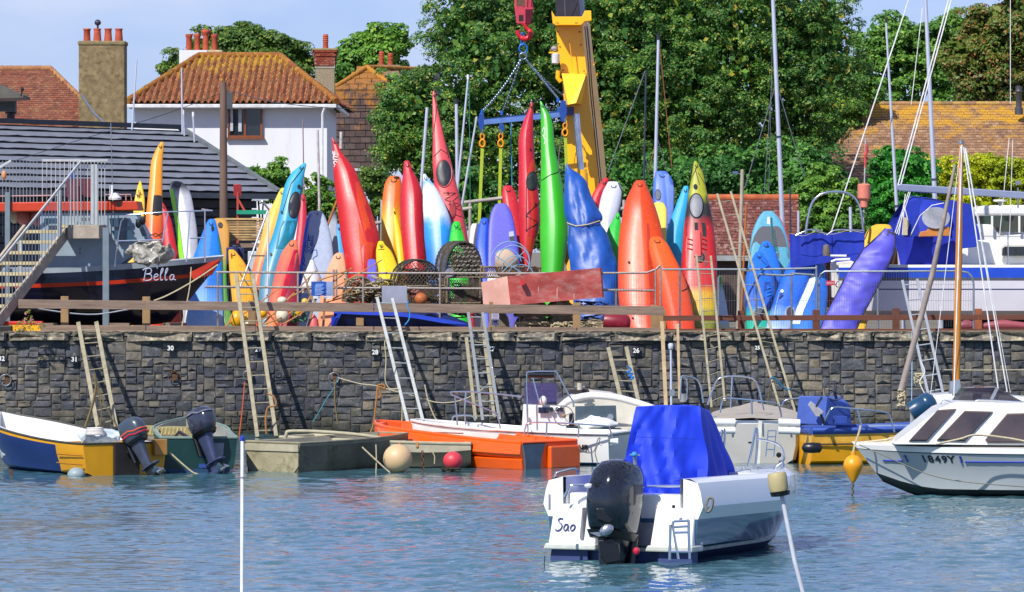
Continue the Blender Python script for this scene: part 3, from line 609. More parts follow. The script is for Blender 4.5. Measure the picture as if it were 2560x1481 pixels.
def crown(name, parent, mat, blobs, s, nclump, nleaf, lsz, crad, seed, core=.25, up=.45, kind=None, label=None, cat=None, fz=1.0, leafy=1.0):
    """blobs: ellipsoids (px, py, rx, ry[, depth factor[, s]]); clumps of leaves sit on their skins"""
    rg = np.random.RandomState(seed); vols = np.array([b[2] * b[3] for b in blobs], float); pr = vols ** .9 / (vols ** .9).sum()
    V = []; cs = []
    for k, b in enumerate(blobs):
        ss = b[5] if len(b) > 5 else s; c = W(b[0], b[1], ss); rx, rz = b[2] / ss, b[3] / ss; ry = min(rx, rz * 1.6) * (b[4] if len(b) > 4 else 1)
        n = int(nclump * pr[k]) + 2; d = rg.normal(size=(n, 3)); d /= np.linalg.norm(d, axis=1)[:, None]
        d[:, 1] = -np.abs(d[:, 1]) * (rg.rand(n) < .8) + d[:, 1] * 0 + (np.abs(d[:, 1])) * (rg.rand(n) < .12)
        rr = rg.uniform(.72, 1.04, n)[:, None]
        cs.append(np.hstack([np.array(c)[None, :] + d * rr * np.array([rx, ry, rz])[None, :], d, np.full((n, 1), crad) * rg.uniform(.55, 1.25, (n, 1))]))
    cs = np.vstack(cs); n = len(cs); per = max(3, int(nleaf / n))
    idx = np.repeat(np.arange(n), per); C0 = cs[idx, :3]; D0 = cs[idx, 3:6]; CR = cs[idx, 6:7]
    q = rg.normal(size=(len(idx), 3)); q += D0 * .7 + np.array([0, -.2, .75]); q /= np.linalg.norm(q, axis=1)[:, None]
    Pp = C0 + q * CR * np.array([1, 1, .62]) * rg.uniform(.6, 1.05, (len(idx), 1))
    nn = q * .9 + rg.normal(size=q.shape) * .38 + np.array([0, -.1, up]); nn /= np.linalg.norm(nn, axis=1)[:, None]
    if core > 0:      # leaves deep inside, so that gaps look into leaf shade
        m2 = int(len(idx) * core); k = rg.choice(len(blobs), m2, p=pr); cc = np.array([list(W(blobs[j][0], blobs[j][1], blobs[j][5] if len(blobs[j]) > 5 else s)) for j in k])
        sc = np.array([[blobs[j][2] / s, min(blobs[j][2], blobs[j][3] * 1.6) / s, blobs[j][3] / s] for j in k]); d = rg.normal(size=(m2, 3)); d /= np.linalg.norm(d, axis=1)[:, None]
        Pp = np.vstack([Pp, cc + d * sc * rg.uniform(.3, .85, (m2, 1))]); nn = np.vstack([nn, rg.normal(size=(m2, 3)) + np.array([0, -1, .3])]); nn /= np.linalg.norm(nn, axis=1)[:, None]
        szz = np.concatenate([np.ones(len(idx)), np.full(m2, 2.6)])
    else: szz = np.ones(len(idx))
    m = len(Pp); t = np.cross(nn, rg.normal(size=(m, 3))); t /= np.linalg.norm(t, axis=1)[:, None]; u = np.cross(nn, t)
    L_ = (lsz * rg.uniform(.55, 1.3, m) * szz)[:, None]
    p0 = Pp - t * L_ * .5; p1 = Pp + u * L_ * .33 * leafy + nn * L_ * .06; p2 = Pp + t * L_ * .55 - nn * L_ * .12; p3 = Pp - u * L_ * .33 * leafy + nn * L_ * .06
    VV = np.stack([p0, p1, p2, p3], 1).reshape(-1, 3)
    o0 = ROOT[parent.name] if parent else Vector(VV.mean(0)); VV = VV - np.array(o0)
    me = bpy.data.meshes.new(name); me.vertices.add(len(VV)); me.vertices.foreach_set('co', VV.ravel())
    me.loops.add(len(VV)); me.loops.foreach_set('vertex_index', np.arange(len(VV), dtype=np.int32)); me.polygons.add(m); me.polygons.foreach_set('loop_start', np.arange(0, len(VV), 4, dtype=np.int32))
    me.update(calc_edges=True); me.materials.append(mat); o = bpy.data.objects.new(name, me); COL.objects.link(o)
    if parent: o.parent = parent
    else: o.location = o0
    ROOT[o.name] = o0; return tag(o, label, cat, None, kind)
def tree(label, bx, s, blobs, mat, nclump, nleaf, lsz, crad, seed, name='tree', cat='tree', tr=.3, limbs=5, topy=250, **kw):
    b0 = Vc((W(bx, 0, s).x, F / s, GZ)); t = thing(name, label, cat, b0)
    mb = MB(); top = W(bx, topy, s); mb.tube([b0, b0.lerp(top, .4) + Vc((.1, 0, 0)), top], [tr, tr * .8, tr * .35], 10)
    rg = random.Random(seed); 
    for k in range(limbs):
        bb = blobs[k % len(blobs)]; e = W(bb[0] + rg.uniform(-.4, .4) * bb[2], bb[1] + rg.uniform(-.3, .3) * bb[3], s); st = b0.lerp(top, rg.uniform(.35, .9))
        mid = st.lerp(e, .5) + Vc((0, 0, .15)); mb.tube([st, mid, e], [tr * .35, tr * .2, tr * .06], 7)
        for q in range(3):
            e2 = e + Vc((rg.uniform(-1, 1), rg.uniform(-.6, .6), rg.uniform(-.3, .9))) * (bb[2] / s * .5); mb.tube([mid, mid.lerp(e2, .5) + Vc((0, 0, .1)), e2], [tr * .15, tr * .09, tr * .03], 5)
    mb.build('trunk', bark, t, smooth=60)
    crown('crown', t, mat, blobs, s, nclump, nleaf, lsz, crad, seed, **kw); return t
lf_big = leafmat('sycamore_leaf', [(0, '2f5228'), (.35, '3d6832'), (.65, '4c7a38'), (.86, '66883c'), (.94, '8c9640'), (1, 'a89848')])
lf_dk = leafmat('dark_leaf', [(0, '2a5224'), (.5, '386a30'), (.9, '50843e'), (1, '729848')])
lf_lt = leafmat('bright_leaf', [(0, '3c6628'), (.5, '527f34'), (.9, '6a943e'), (1, '86a040')])
lf_ol = leafmat('olive_leaf', [(0, '34501f'), (.5, '4a6a2c'), (.9, '64823a'), (1, '868a40')])
lf_br = leafmat('russet_leaf', [(0, '3e5a26'), (.5, '557032'), (.72, '6e7038'), (.88, '86663c'), (1, '9a6a48')])
lf_ye = leafmat('gold_leaf', [(0, '6f8212'), (.5, '93a01a'), (.9, 'aeb824'), (1, 'c0c038')])
lf_cy = leafmat('cypress_leaf', [(0, '1c5420'), (.5, '2a7428'), (.9, '3c8a30'), (1, '54963c')])
tree('huge spreading sycamore filling the sky behind the yellow crane', 1650, 78, [(1280, 150, 240, 170), (1120, 300, 180, 130), (1060, 380, 110, 80), (1250, 400, 230, 130), (1520, 120, 260, 200), (1560, 360, 240, 160), (1780, 160, 250, 200), (1830, 370, 230, 130), (2000, 190, 170, 180), (1990, 340, 90, 110), (1450, 10, 330, 150), (1820, 0, 330, 150), (1180, 60, 120, 110), (2040, 90, 110, 110), (1010, 265, 85, 105), (985, 370, 55, 60), (1650, 260, 260, 200, 1.2)],
     lf_big, 1150, 165000, .092, .42, 1, tr=.6, limbs=9, topy=200)
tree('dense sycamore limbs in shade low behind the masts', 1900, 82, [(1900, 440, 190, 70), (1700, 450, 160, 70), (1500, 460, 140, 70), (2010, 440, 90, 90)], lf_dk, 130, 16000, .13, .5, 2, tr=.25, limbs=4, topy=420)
tree('rounded olive green tree rising behind the white house roof', 620, 58, [(650, 140, 110, 62), (560, 130, 80, 55), (730, 160, 60, 50), (450, 170, 50, 30), (600, 100, 70, 32), (600, 200, 120, 40)], lf_ol, 160, 26000, .16, .6, 3, topy=150)
tree('bright green maple between the brick chimney and the sycamore', 890, 56, [(930, 110, 40, 40), (900, 150, 50, 50), (870, 180, 50, 45), (960, 140, 50, 50), (985, 100, 40, 30), (860, 215, 40, 30)], lf_lt, 90, 12000, .2, .5, 4, topy=180)
tree('open crowned tree with bare branches left of the russet tree', 2290, 66, [(2240, 90, 75, 45), (2330, 100, 80, 50), (2200, 150, 60, 40), (2400, 80, 60, 45), (2290, 130, 110, 35), (2220, 230, 90, 40), (2420, 130, 60, 40), (2140, 200, 50, 50), (2330, 190, 90, 45), (2270, 170, 90, 50), (2380, 230, 80, 40), (2200, 100, 60, 45)], lf_lt, 190, 27000, .15, .45, 5, core=.03, topy=120, limbs=12, tr=.2)
tree('russet and green tree at the top right corner', 2500, 70, [(2530, 90, 90, 110), (2500, 200, 110, 70), (2580, 40, 90, 90), (2440, 210, 60, 45), (2420, 130, 70, 60), (2450, 60, 50, 40)], lf_br, 150, 24000, .12, .45, 6, topy=100)
tree('mid green tree standing left of the long tiled roof', 2150, 74, [(2110, 255, 50, 60), (2150, 225, 40, 40), (2080, 330, 38, 60), (2050, 420, 45, 70), (2120, 200, 50, 60)], lf_lt, 80, 12000, .13, .4, 7, topy=250, tr=.15)
def bush(name, label, cat, blobs, s, mat, nc, nl, ls, cr, seed, **kw):
    b0 = Vc((W(blobs[0][0], 0, s).x, F / s, GZ)); t = thing(name, label, cat, b0)
    mb = MB()
    for k in range(5): mb.tube([b0 + Vc((.1 * (k - 2), 0, 0)), W(blobs[k % len(blobs)][0], blobs[k % len(blobs)][1], s)], [.05, .02], 6)
    mb.build('stem', bark, t); crown('foliage', t, mat, blobs, s, nc, nl, ls, cr, seed, **kw); return t
bush('bush', 'leafy green bush behind the steel hoop of the yacht', 'bush', [(2030, 500, 50, 60), (2080, 520, 60, 60), (2120, 500, 50, 50), (2060, 450, 40, 40), (2010, 560, 60, 60), (2090, 580, 80, 60)], 88, lf_lt, 110, 16000, .1, .25, 8)
bush('cypress_bush', 'dark green cypress bush right of the pink float', 'bush', [(2200, 500, 50, 90), (2250, 480, 55, 90), (2290, 440, 60, 60), (2240, 400, 60, 30), (2160, 520, 40, 60)], 86, lf_cy, 110, 15000, .09, .25, 9)
bush('hedge', 'clipped golden yellow hedge below the right hand roof', 'hedge', [(2380, 440, 90, 45), (2480, 430, 90, 45), (2330, 470, 70, 50), (2570, 450, 70, 60), (2450, 500, 120, 60), (2300, 500, 60, 50)], 84, lf_ye, 130, 18000, .08, .3, 10)
bush('shrub', 'wispy green shrub in front of the white house wall', 'shrub', [(660, 470, 40, 40), (700, 450, 35, 45), (735, 490, 50, 60), (640, 430, 20, 20), (690, 420, 18, 22), (800, 490, 35, 60), (830, 530, 30, 50)], 90, lf_lt, 90, 8000, .09, .2, 11, core=.1)
bush('shrub', 'grey green shrub at the foot of the slate hung house', 'shrub', [(945, 460, 45, 35), (925, 440, 30, 20), (970, 500, 40, 50)], 90, lf_ol, 50, 6000, .08, .2, 12)
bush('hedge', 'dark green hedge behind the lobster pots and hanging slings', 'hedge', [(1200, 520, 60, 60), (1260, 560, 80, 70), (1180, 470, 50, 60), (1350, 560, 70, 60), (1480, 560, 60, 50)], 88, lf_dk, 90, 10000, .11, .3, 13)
# ================================================================= KAYAKS, CANOES AND BOARDS
PROF = {      # how far a cross-section bulges towards the viewer at u (-1 left edge .. 1 right edge), for half-width 1
    'hull': lambda u, r: (max(0, 1 - abs(u) ** 2.6)) ** .55 * .72 + .28 * max(0, 1 - abs(u - r) / (1 + (r if u < r else -r))) ,
    'deck': lambda u, r: (max(0, 1 - abs(u) ** 5)) ** .5 * .8 + .12 * max(0, 1 - abs(u - r) / .8),
    'board': lambda u, r: (max(0, 1 - abs(u) ** 9)) ** .4,
    'edge': lambda u, r: (max(0, 1 - abs(u) ** 2)) ** .5,
}
class Kayak:
    def __init__(s, name, label, cat, out, mat, s0=110.5, s1=None, prof='hull', dep=.55, ridge=0.0, tip=.7, group='kayaks and boards stood on end along the quay', rim=None, body='hull', nr=30, floor=True, chine=.0):
        s.s0 = s0; s.s1 = s1 or s0 - 1.5; out = [tuple(r) for r in out]
        y0, y1 = out[0][0], out[-1][0]
        if floor:
            gy = HY + (H - GZ) * s.s0
            if y1 < gy - 2:
                a, b = out[-2], out[-1]; k = (gy - b[0]) / max(1, b[0] - a[0]); k = min(k, 1.2)
                out.append((gy, b[1] + (b[1] - a[1]) * k * .8 + (b[2] - b[1]) * .05, b[2] + (b[2] - a[2]) * k * .8 - (b[2] - b[1]) * .05)); y1 = gy
        s.out = out; s.y0, s.y1 = y0, y1; s.prof = PROF[prof]; s.dep = dep; s.r = ridge; s.tip = tip; s.board = prof == 'board'
        ts = sorted(set([0, .004, .012, .03, .055] + [i / nr for i in range(1, nr + 1)]))
        us = [-1, -.985, -.94, -.86, -.72, -.55, -.36, -.18, 0, .18, .36, .55, .72, .86, .94, .985, 1]
        us = sorted(set([u for u in us if abs(u - ridge) > .06] + [ridge])); rings = []
        for t in ts:
            y = y0 + (y1 - y0) * t; rings.append([s.pt(y, u) for u in us] + [s.pt(y, u, back=True) for u in reversed(us[1:-1])])
        xm = (out[-1][1] + out[-1][2]) / 2; b0 = W(xm, y1, s.s0)
        s.t = thing(name, label, cat, b0, group); s.body = MB().loft(rings).build(body, mat, s.t, smooth=38)
        if prof != 'board' and body == 'hull' and (y1 - y0) > 120:
            yy = y0 + 7; a = [s.pt(yy + q, u_, off=o_) for q, u_, o_ in ((2, -.35, 0), (6, -.3, .02), (8, 0, .03), (6, .3, .02), (2, .35, 0))]; MB().tube(spl(a, 3), .008, 5).build('grab_loop', M('loop_cord', '1a1a1e', .8), s.t, smooth=60)
    def lr(s, y):
        o = s.out
        if y <= o[0][0]: return o[0][1], o[0][2]
        if y <= o[1][0]:
            t = (y - o[0][0]) / (o[1][0] - o[0][0]); c0 = (o[0][1] + o[0][2]) / 2; c1 = (o[1][1] + o[1][2]) / 2; w1 = (o[1][2] - o[1][1]); w0 = o[0][2] - o[0][1]
            w = w0 + (w1 - w0) * t ** s.tip; c = c0 + (c1 - c0) * t; return c - w / 2, c + w / 2
        for i in range(1, len(o) - 1):
            if y <= o[i + 1][0] or i == len(o) - 2:
                p0, p1, p2, p3 = o[max(i - 1, 1)], o[i], o[i + 1], o[min(i + 2, len(o) - 1)]; t = min(1, (y - p1[0]) / max(1e-6, p2[0] - p1[0])); r = []
                for k in (1, 2):
                    m1 = (p2[k] - p0[k]) / max(1, p2[0] - p0[0]) * (p2[0] - p1[0]); m2 = (p3[k] - p1[k]) / max(1, p3[0] - p1[0]) * (p2[0] - p1[0])
                    if p0 is p1: m1 = p2[k] - p1[k]
                    if p3 is p2: m2 = p2[k] - p1[k]
                    r.append((2 * t ** 3 - 3 * t * t + 1) * p1[k] + (t ** 3 - 2 * t * t + t) * m1 + (-2 * t ** 3 + 3 * t * t) * p2[k] + (t ** 3 - t * t) * m2)
                return r[0], r[1]
        return o[-1][1], o[-1][2]
    def pt(s, y, u, back=False, off=0):
        xl, xr = s.lr(y); t = (s.y1 - y) / max(1, s.y1 - s.y0); sc = s.s0 + (s.s1 - s.s0) * t; x = xl + (xr - xl) * (u + 1) / 2
        p = W(x, y, sc); hw = (xr - xl) / 2 / sc; d = min(hw, .36) * s.dep if not s.board else min(hw * .8, .055)
        p.y += (-s.prof(u, s.r) * d - off) if not back else PROF['edge'](u, 0) * d * (.75 if not s.board else 1)
        return p
    def p(s, x, y, off=.004):
        xl, xr = s.lr(y); u = max(-1, min(1, 2 * (x - xl) / max(.5, xr - xl) - 1)); return s.pt(y, u, off=off)
    def disc(s, cx, cy, rx, ry, mat, name='hatch', tilt=0, th=.02, rimmat=None, par=None, n=22, cone=.0):
        ct, st_ = math.cos(R(tilt)), math.sin(R(tilt)); mb = MB(); rings = []
        for k, off in ((1, -.01), (1, th), (.93, th + .008), (.5, th + .008 + cone * .6), (.05, th + .008 + cone)):
            rings.append([s.p(cx + k * (rx * math.cos(a) * ct - ry * math.sin(a) * st_), cy + k * (rx * math.cos(a) * st_ + ry * math.sin(a) * ct), off) for a in [2 * math.pi * i / n for i in range(n)]])
        o = mb.loft(rings).build(name, mat, par or s.t, smooth=40)
        if rimmat:
            pts = [s.p(cx + 1.04 * (rx * math.cos(a) * ct - ry * math.sin(a) * st_), cy + 1.04 * (rx * math.cos(a) * st_ + ry * math.sin(a) * ct), .006) for a in [2 * math.pi * i / n for i in range(n + 1)]]
            MB().tube(pts, .018, 6).build('rim', rimmat, o, smooth=60)
        return o
    def patch(s, pts, mat, name, th=.006, par=None, off=.004, dish=False):
        """a flush panel given by rows of photo points"""
        rows = [[s.p(x, y, off + th) for x, y in r] for r in pts]; mb = MB().grid(rows)
        n, m = len(rows), len(rows[0]); per = [(0, j) for j in range(m)] + [(i, m - 1) for i in range(1, n)] + [(n - 1, j) for j in range(m - 2, -1, -1)] + [(i, 0) for i in range(n - 2, 0, -1)]
        a = [rows[i][j] for i, j in per]; b = [q + Vc((0, .02, 0)) for q in a]
        mb.add(a + b, [(i, (i + 1) % len(a), (i + 1) % len(a) + len(a), i + len(a)) for i in range(len(a))]); return mb.build(name, mat, par or s.t, smooth=40)
    def line(s, pts, r, mat, name='bungee_cord', n=5, off=.008, par=None, close=False):
        q = []
        for i in range(len(pts) - 1):
            for k in range(n): t = k / n; q.append(s.p(pts[i][0] + (pts[i + 1][0] - pts[i][0]) * t, pts[i][1] + (pts[i + 1][1] - pts[i][1]) * t, off))
        q.append(s.p(pts[-1][0], pts[-1][1], off)); return MB().tube(q, r, 5).build(name, mat, par or s.t, smooth=60)
    def text(s, body, x, y, px, mat, ang=0, **kw):
        a = R(ang); r = Vc((math.cos(a), 0, math.sin(a))); u = Vc((-math.sin(a), 0, math.cos(a)))
        return text(body, s.p(x, y, .012), px / 108, mat, s.t, right=r, up=u, **kw)
    def logo(s, pts, mat, r=.008, name='logo'):
        mb = MB()
        for pl in pts:
            q = []
            for i in range(len(pl) - 1):
                for k in range(3): t = k / 3; q.append(s.p(pl[i][0] + (pl[i + 1][0] - pl[i][0]) * t, pl[i][1] + (pl[i + 1][1] - pl[i][1]) * t, .004))
            q.append(s.p(pl[-1][0], pl[-1][1], .004)); mb.tube(q, r, 4)
        return mb.build(name, mat, s.t)
K = Kayak
dk = M('dark_cord', '14151a', .8); blk_soft = M('soft_black', '1c1d22', .55, 0, .2, 12, .2)
hatch_blk = M('hatch_rubber', '22242c', .45, 0, .15, 10, .15); teal_dk = M('deep_teal', '0c6b80', .35)
# --- left group
k = K('paddleboard', 'slim yellow board with handwritten lettering, far left of the row', 'paddleboard', [(452, 350, 351), (470, 343, 357), (495, 337, 362), (545, 331, 361), (600, 317, 352), (660, 300, 345)], GM('yellow_board', [(0, 'd8a80c'), (1, 'e0b41a')]), 103, prof='board', tip=.75, group=None)
k.text('indie', 345, 494, 19, blk_soft, ang=80, shear=.4)
k = K('kayak', 'tall slim kayak, pale yellow fading to orange, with black cockpit, behind the wheelhouse', 'kayak', [(355, 403, 408), (372, 391, 409), (400, 379, 407), (460, 373, 406), (536, 365, 406), (600, 360, 407), (660, 356, 408)], GM('yellow_orange', [(.0, 'c93a16'), (.52, 'd9541c'), (.68, 'e0871a'), (1, 'dd9a2a')]), 105, prof='hull', ridge=-.1, tip=.6)
k.patch([[(385, 489), (395, 488), (405, 490)], [(383, 510), (394, 510), (406, 512)], [(381, 536), (393, 538), (406, 536)]], blk_soft, 'cockpit', .03)
k.line([(366, 580), (390, 592), (407, 582)], .008, dk); k.line([(366, 595), (390, 583), (407, 596)], .008, dk)
K('kayak', 'red kayak with curved edge between the yellow orange one and the lime one', 'kayak', [(506, 402, 406), (520, 403, 415), (550, 405, 428), (611, 408, 440), (650, 414, 448)], GM('red_fade', [(0, 'c4481c'), (.4, 'b81a28'), (1, 'b81a28')]), 104, tip=.6)
k = K('kayak', 'pale grey kayak with dark nose and lime green deck edge', 'kayak', [(453, 436, 444), (461, 424, 462), (480, 424, 475), (520, 432, 484), (580, 441, 493), (640, 447, 496), (662, 452, 497)], GM('pale_grey', [(0, 'a9abb5'), (.9, 'b4b6c0'), (.97, '32343a'), (1, '2a2c30')], wob=.02), 104.5, prof='hull', ridge=.25, tip=.5)
k.patch([[(x, y) for x in (a, (a + b) / 2, b)] for y, a, b in ((472, 425, 434), (500, 427, 440), (525, 431, 443), (560, 437, 448), (600, 443, 454), (640, 448, 459), (662, 451, 463))], M('lime_plastic', '7cc812', .35, 0, .05, coat=.2), 'deck_edge', .03)
K('kayak', 'tan kayak with black rim and drain plug, green lower down, behind the blue one', 'kayak', [(546, 543, 552), (554, 527, 568), (570, 522, 573), (620, 530, 573), (680, 535, 567), (760, 545, 572), (800, 558, 583)], GM('tan_green', [(.0, '4a7c1c'), (.5, '3a8a20'), (.68, 'b07a28'), (1, 'bc8830')]), 107, prof='board', tip=.4).disc(551, 563, 6, 7, blk_soft, 'drain_plug')
k = K('kayak', 'broad bright blue kayak whitening towards its foot beside the black boat', 'kayak', [(548, 525, 535), (556, 517, 540), (580, 507, 546), (610, 496, 552), (660, 479, 558), (720, 475, 558), (780, 468, 560), (807, 464, 560)], GM('blue_white', [(0, 'a9c4e4'), (.25, '5f98dc'), (.42, '1470d0'), (1, '1c74d8')]), 109.5, ridge=.1, tip=.5)
k.patch([[(x, y) for x in (a, (a + b) / 2, b)] for y, a, b in ((590, 545, 549), (640, 553, 560), (700, 556, 571), (760, 558, 577), (806, 559, 581))], GM('green_edge', [(0, '4f8414'), (1, '12963a')]), 'deck_edge', .03); k.disc(532, 571, 3.5, 7, dk, 'carry_handle')
k = K('kayak', 'short yellow kayak with orange blotches and a slot handle, behind the second ladder', 'kayak', [(624, 574, 582), (634, 571, 594), (655, 572, 610), (690, 574, 628), (740, 579, 634), (800, 584, 634)], M('yellow_orange_blotch', 'd49a1c', .38, 0, .1, 2, stain='d4641c', amt=.38, coat=.2), 109.8, ridge=-.2, tip=.5)
k.disc(579, 640, 2.2, 7, M('slot', '7a3a10', .8), 'carry_handle', tilt=-8)
K('kayak', 'long pale yellow kayak fading to salmon beneath the steel trestle', 'kayak', [(470, 705, 713), (482, 696, 714), (505, 685, 716), (540, 668, 712), (600, 651, 700), (660, 634, 684), (720, 622, 668), (790, 614, 655)], GM('yellow_salmon', [(0, 'd2603c'), (.42, 'd8663c'), (.56, 'd99a50'), (.75, 'dcb04a'), (1, 'cfc04a')]), 108, prof='hull', ridge=-.3, tip=.55)
K('kayak', 'narrow crimson kayak peeping out right of the turquoise one', 'kayak', [(486, 755, 760), (498, 750, 765), (560, 744, 767), (640, 735, 760), (780, 725, 752)], GM('crimson', [(0, 'b01530'), (1, 'b81a34')]), 106.5)
k = K('sea_kayak', 'turquoise kayak leaning right with round dark hatch and open cockpit', 'kayak', [(408, 760, 764), (418, 746, 765), (430, 731, 762), (460, 713, 757), (520, 700, 750), (580, 684, 739), (640, 663, 722), (700, 650, 705), (790, 645, 698)], GM('turquoise', [(0, '4e6f84'), (.35, '46829c'), (.55, '1b8cb4'), (.85, '2294b8'), (1, '3aa4c4')]), 109.5, ridge=-.15, tip=.6)
k.disc(737, 513, 13, 31, hatch_blk, tilt=8, rimmat=blk_soft); k.patch([[(x, y) for x in (a, (a + b) / 2, b)] for y, a, b in ((552, 708, 740), (570, 700, 738), (600, 694, 728), (622, 690, 712))], teal_dk, 'seat_well', .006)
k.line([(756, 424), (728, 460), (707, 530)], .008, dk); k.line([(754, 470), (748, 500)], .008, dk); k.disc(748, 467, 4, 5, blk_soft, 'logo', tilt=0); k.disc(705, 531, 3, 4, blk_soft, 'fitting'); k.disc(678, 636, 3, 4, blk_soft, 'fitting')
K('kayak', 'plum and scarlet kayak in shade behind the salmon pink one', 'kayak', [(600, 722, 735), (620, 705, 745), (660, 690, 748), (740, 690, 748), (800, 690, 748)], GM('plum', [(0, 'a0182c'), (1, '6a2440')]), 108.2)
k = K('kayak', 'salmon pink kayak with crimson right half in front of the turquoise kayak', 'kayak', [(600, 725, 738), (608, 716, 744), (630, 705, 746), (660, 694, 740), (700, 684, 730), (745, 674, 712), (790, 668, 702)], GM('salmon', [(0, 'd4783c'), (.35, 'cf5a3c'), (.7, 'cf5648'), (1, 'd4754a')]), 110.2, ridge=0, tip=.45)
k.patch([[(x, y) for x in (a, (a + b) / 2, b)] for y, a, b in ((625, 735, 745), (660, 724, 740), (700, 712, 729), (745, 701, 712))], M('crimson_side', 'b81c3a', .35), 'deck_edge', .012)
k = K('paddleboard', 'pale grey paddleboard with blue rail and blue line drawn face', 'paddleboard', [(527, 784, 797), (531, 773, 807), (545, 767, 814), (580, 760, 825), (630, 754, 833), (700, 746, 836), (790, 742, 832)], GM('grey_board', [(0, '8e9cb4'), (1, '98a4bc')], wob=.05), 109, prof='board', tip=.45)
bl = M('blue_print', '1a3c9c', .6); blr = M('blue_rail', '2a40b8', .4)
k.patch([[(x, y) for x in (a, b)] for y, a, b in ((534, 771, 778), (550, 766, 772), (600, 758, 765), (650, 752, 759), (720, 745, 752), (785, 743, 749))], blr, 'rail', .02)
k.logo([[(764, 602), (766, 590)], [(770, 602), (772, 584), (773, 602)], [(766, 602), (783, 603)], [(777, 590), (778, 602)], [(782, 589), (783, 602)], [(763, 606), (765, 618), (772, 630), (780, 620), (783, 606)], [(763, 606), (770, 607)], [(775, 608), (783, 606)], [(778, 612), (776, 610), (780, 610), (781, 613), (778, 615), (776, 612)], [(770, 608), (769, 618), (774, 619)], [(787, 612), (784, 622), (776, 633)], [(760, 622), (768, 633)],
        [(776, 636), (784, 626), (792, 625), (793, 640), (785, 644), (781, 652), (782, 664)], [(760, 640), (762, 652), (759, 660), (767, 668)], [(758, 672), (770, 673)], [(758, 680), (768, 681), (766, 690)]], bl, .01)
k.disc(794, 535, 1.6, 2, dk, 'leash_plug')
K('surfboard', 'grey board with dark nose tucked behind the paddleboard', 'surfboard', [(526, 829, 838), (545, 822, 843), (600, 818, 846), (680, 820, 848)], GM('grey_board2', [(0, '7f8794'), (.9, '8c94a0'), (.97, '3a3a40'), (1, '3a3a40')], wob=.02), 106.5, prof='board', group=None)
K('surfboard', 'grey and tan board leaning left of the peach kayak', 'surfboard', [(590, 836, 842), (620, 826, 846), (660, 820, 850), (760, 815, 845)], GM('greytan', [(0, 'a08070'), (1, '8f949a')]), 108.4, prof='board', group=None)
K('kayak', 'sky blue kayak edge showing between the paddleboard and the huge red canoe', 'kayak', [(560, 844, 848), (580, 842, 853), (640, 840, 862), (760, 846, 866)], GM('sky_edge', [(0, '1a54c8'), (.55, '1c5ccc'), (.7, '3a9adf'), (1, '3a9adf')]), 107)
K('kayak', 'short peach coloured kayak left of the big red canoe', 'kayak', [(632, 845, 854), (640, 833, 859), (656, 826, 863), (700, 810, 866), (740, 802, 867), (790, 796, 866)], GM('peach', [(0, 'dc7c50'), (.4, 'dc8c64'), (1, 'dea07c')]), 110.3, prof='hull', ridge=.1, tip=.5, dep=.4)
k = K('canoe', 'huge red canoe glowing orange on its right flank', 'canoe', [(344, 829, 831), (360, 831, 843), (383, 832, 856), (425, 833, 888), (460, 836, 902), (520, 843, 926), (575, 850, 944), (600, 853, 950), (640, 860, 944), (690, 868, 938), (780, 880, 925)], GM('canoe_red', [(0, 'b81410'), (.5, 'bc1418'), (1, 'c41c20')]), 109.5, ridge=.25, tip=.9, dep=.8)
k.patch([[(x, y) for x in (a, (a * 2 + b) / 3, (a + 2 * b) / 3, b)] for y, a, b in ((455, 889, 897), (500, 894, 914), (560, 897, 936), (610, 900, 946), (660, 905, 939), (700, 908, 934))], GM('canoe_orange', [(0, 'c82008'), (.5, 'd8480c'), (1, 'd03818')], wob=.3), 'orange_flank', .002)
k.text('guong', 838, 410, 24, whitep, ang=96, shear=.3, bold=.004, name='lettering'); k.logo([[(834, 398), (834, 384), (836, 390), (837, 378)]], whitep, .008)
K('surfboard', 'little violet fin shaped board at the foot of the red canoe', 'surfboard', [(648, 926, 934), (653, 919, 940), (670, 918, 942), (700, 918, 942)], GM('violet', [(0, '4a44b0'), (1, '6058c8')]), 110.8, prof='board', tip=.5, group=None)
k = K('kayak', 'tall yellow sit in kayak with orange top', 'kayak', [(440, 978, 994), (446, 969, 1002), (460, 962, 1004), (490, 957, 1006), (520, 955, 1004), (600, 953, 1004), (680, 955, 1004), (760, 960, 1004)], GM('yellow_orange_top', [(0, 'd86c0a'), (.28, 'e0860c'), (.4, 'dca00a'), (.72, 'e0a208'), (.84, 'd8620c'), (1, 'd8620c')], wob=.06), 108.5, ridge=.25, tip=.45)
k.disc(991, 444, 7, 2.5, dk, 'carry_handle')
k = K('kayak', 'pointed lemon yellow kayak squeezed left of the crimson one', 'kayak', [(520, 983, 986), (560, 984, 998), (600, 987, 1006), (650, 994, 1010), (720, 1002, 1016)], GM('lemon', [(0, 'dcb800'), (1, 'e0bc04')]), 109.5, tip=.9)
k = K('kayak', 'small lemon yellow kayak with a dark toggle handle behind the lobster pots', 'kayak', [(603, 948, 956), (612, 943, 962), (628, 940, 978), (660, 941, 992), (680, 942, 998), (715, 945, 994)], GM('lemon2', [(0, 'd4b800'), (1, 'dcc010')]), 110.4, ridge=-.25, tip=.5)
k.logo([[(946, 625), (961, 624)], [(953, 612), (953, 622)]], dk, .01, 'carry_handle')
k = K('kayak', 'big crimson kayak hull with sharp keel left of the blue white one', 'kayak', [(402, 1012, 1022), (410, 1009, 1026), (430, 1008, 1034), (460, 1004, 1049), (490, 1001, 1057), (560, 1001, 1061), (650, 1008, 1066), (720, 1014, 1066)], GM('crimson2', [(0, 'b01822'), (1, 'c01a2c')]), 109.2, ridge=.25, tip=.6, dep=.9)
k.disc(1031, 421, 1.6, 8, dk, 'keel_strip', tilt=-12)
